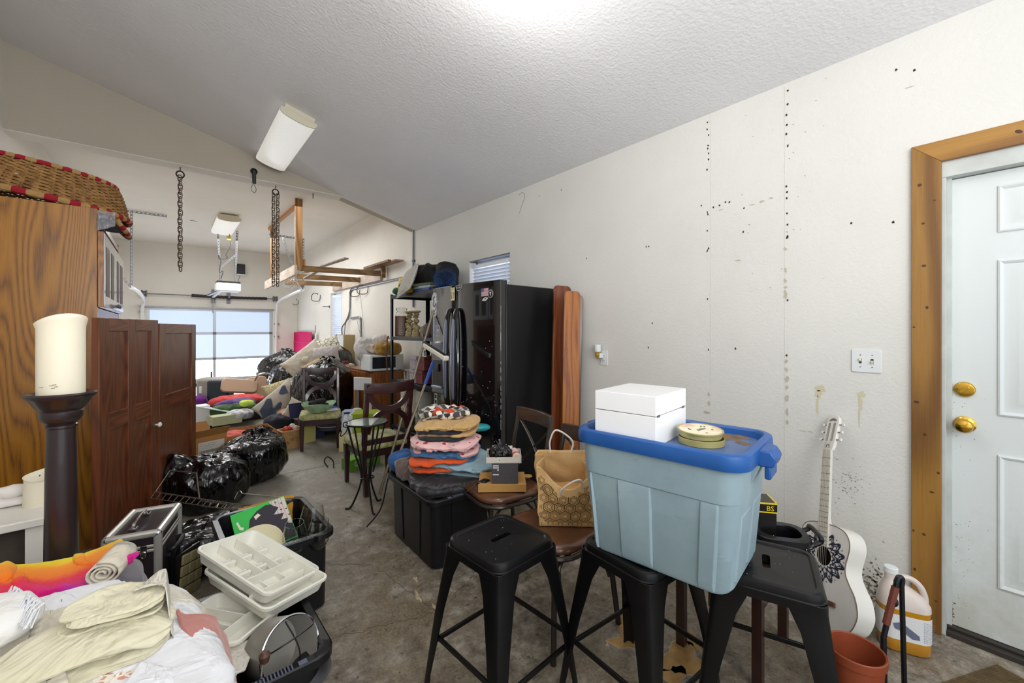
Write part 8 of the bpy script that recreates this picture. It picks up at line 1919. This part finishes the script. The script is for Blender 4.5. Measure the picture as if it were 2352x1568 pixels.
# books left of the microwave, white open frame, beige desk
dk = thing('desk', 'beige metal desk with a small drawer beneath the stack of books', 'desk', (2.24, 6.82, 0), 0); hd_ = P(800, 856, x=2.2).z
MB().box(-.16, .44, 0, .62, hd_-.02, hd_).build('desk_top', M('desk_beige', (206, 194, 178), .5), dk, .004); MB().box(-.12, .40, .02, .60, 0, hd_-.02).build('pedestal', _mc['desk_beige'], dk, .004); MB().box(-.13, -.12, .06, .56, hd_-.30, hd_-.06).build('drawer', _mc['desk_beige'], dk, .004)
for k, (w, c, rz_) in enumerate(((.26, (226, 214, 204), 4), (.24, (214, 200, 190), -6), (.22, (232, 222, 214), 8), (.20, (222, 206, 196), -3))):
    bt = thing('book', ('bottom', 'second', 'third', 'top')[k]+' pale book in the stack on the beige desk', 'book', (2.22+.01*k, 6.98, hd_+.001+.031*k), rz_); MB().box(-w/2, w/2, -.10, .10, .002, .027).build('pages', _mc['page_edges'], bt); MB().box(-w/2-.003, w/2, -.103, .103, 0, .003).box(-w/2-.003, w/2, -.103, .103, .026, .029).box(w/2-.003, w/2, -.103, .103, 0, .029).build('cover', M('bookc_%d' % k, c, .5), bt)
bx3('small_box', 'little red-brown box on the stack of books', 'box', (2.22, 6.94, hd_+.127), (.08, .10, .05), M('box_redbrown', (120, 54, 40), .5))
fa = P(812, 866, d=5.5); wf = thing('plant_stand', 'white painted wooden stand with tan legs before the wooden cabinet', 'stand', (fa.x, fa.y, 0), -58); hf_ = fa.z; w_ = .27
m_wfr = M('frame_white_shiny', (222, 222, 226), .25); m_tanleg = M('leg_tan', (170, 108, 66), .5)
MB().box(0, w_, 0, .03, hf_-.17, hf_).build('top_board', m_wfr, wf, .004); MB().box(0, .03, 0, .03, 0, hf_-.17).build('leg', m_tanleg, wf, .002); MB().box(w_-.04, w_, 0, .03, 0, hf_-.17).build('leg', m_wfr, wf, .002); MB().box(.03, .07, .005, .025, 0, hf_-.17).build('inner_post', M('grey_post', (120, 116, 104), .5), wf, .002)
# low things behind the nearer dining chair
t = thing('storage_box', 'lime green fabric storage box behind the nearer dining chair', 'box', (1.75, 4.72, 0), -30); m_lime = M('lime_fabric', (150, 170, 30), .7)
MB().box(-.15, .16, -.13, .13, .15, .44).build('body', m_lime, t, .004); MB().box(-.17, -.13, -.14, .14, .15, .43).build('white_edge', m_white, t, .002); MB().box(-.14, .15, -.12, .12, 0, .15).build('base_box', m_card, t, .003)
t = thing('spray_bottle', 'white spray bottle standing in a cream bin by the farther chair', 'bottle', (1.56, 4.86, .20)); MB().lathe([(.05, 0), (.052, .05), (.045, .12), (.02, .20), (.012, .215), (.001, .216)], 20).build('body', m_paperw, t)
MB().box(-.02, .04, -.01, .01, .215, .235).build('trigger', m_black, t, .003)
t = thing('cream_bin', 'narrow cream bin below the white spray bottle', 'bin', (1.56, 4.86, 0), -20); MB().box(-.07, .07, -.07, .07, 0, .20).build('body', M('bin_pale_yellow', (222, 212, 160), .5), t, .004)
G('crumpled_paper', 'bunched white paper beside the spray bottle', 'paper', (220, 214, 206), 818, 935, 5.15, .14, .12, .20, 105, 0, None, .2)
bx3('box', 'blue and white carton beside the lime storage box', 'box', (1.66, 5.02, .0), (.16, .16, .42), M('carton_blue_white', (190, 206, 230), .5, ns=4, c2=(90, 140, 200)), -30)
t = thing('wipes_box', 'green carton with a white leaf symbol on the floor behind the nearer chair', 'box', (1.50, 4.20, 0), 12); MB().box(-.17, .17, -.08, .08, 0, .11).build('body', M('carton_green', (108, 170, 50), .5), t, .003)
mb = MB(); mb.tube([(-.10+.018*math.cos(2*PI*i/14), -.0812, .065+.026*math.sin(2*PI*i/14)) for i in range(14)], .003, 4, closed=True); mb.box(-.103, -.099, -.0815, -.0805, .045, .085)
for k in range(3): mb.tube([(-.03+.035*k+.010*math.cos(2*PI*i/10), -.0812, .06+.012*math.sin(2*PI*i/10)) for i in range(10)], .002, 4, closed=True)
mb.build('printed_symbols', m_paperw, t, 0, 0)
o = MB().tube(smooth_path([(1.22, 4.34, .01), (1.20, 4.40, .06), (1.24, 4.43, .09), (1.28, 4.38, .05), (1.26, 4.30, .01)], 5), .006, 6).build('wire_coil', m_blackm); tag(o, 'small black wire loop on the floor between the dining chairs', 'wire')
# curved cord hanging beside the shelf post
o = MB().tube(smooth_path([P(891, 874, x=2.10), P(888, 830, x=2.08), P(889, 790, x=2.08), P(891, 772, x=2.1), P(894, 778, x=2.1)], 5), .008, 7).build('cane', M('cane_brown', (90, 60, 44), .5)); tag(o, 'thin brown cane hooked on the shelf post', 'cane')
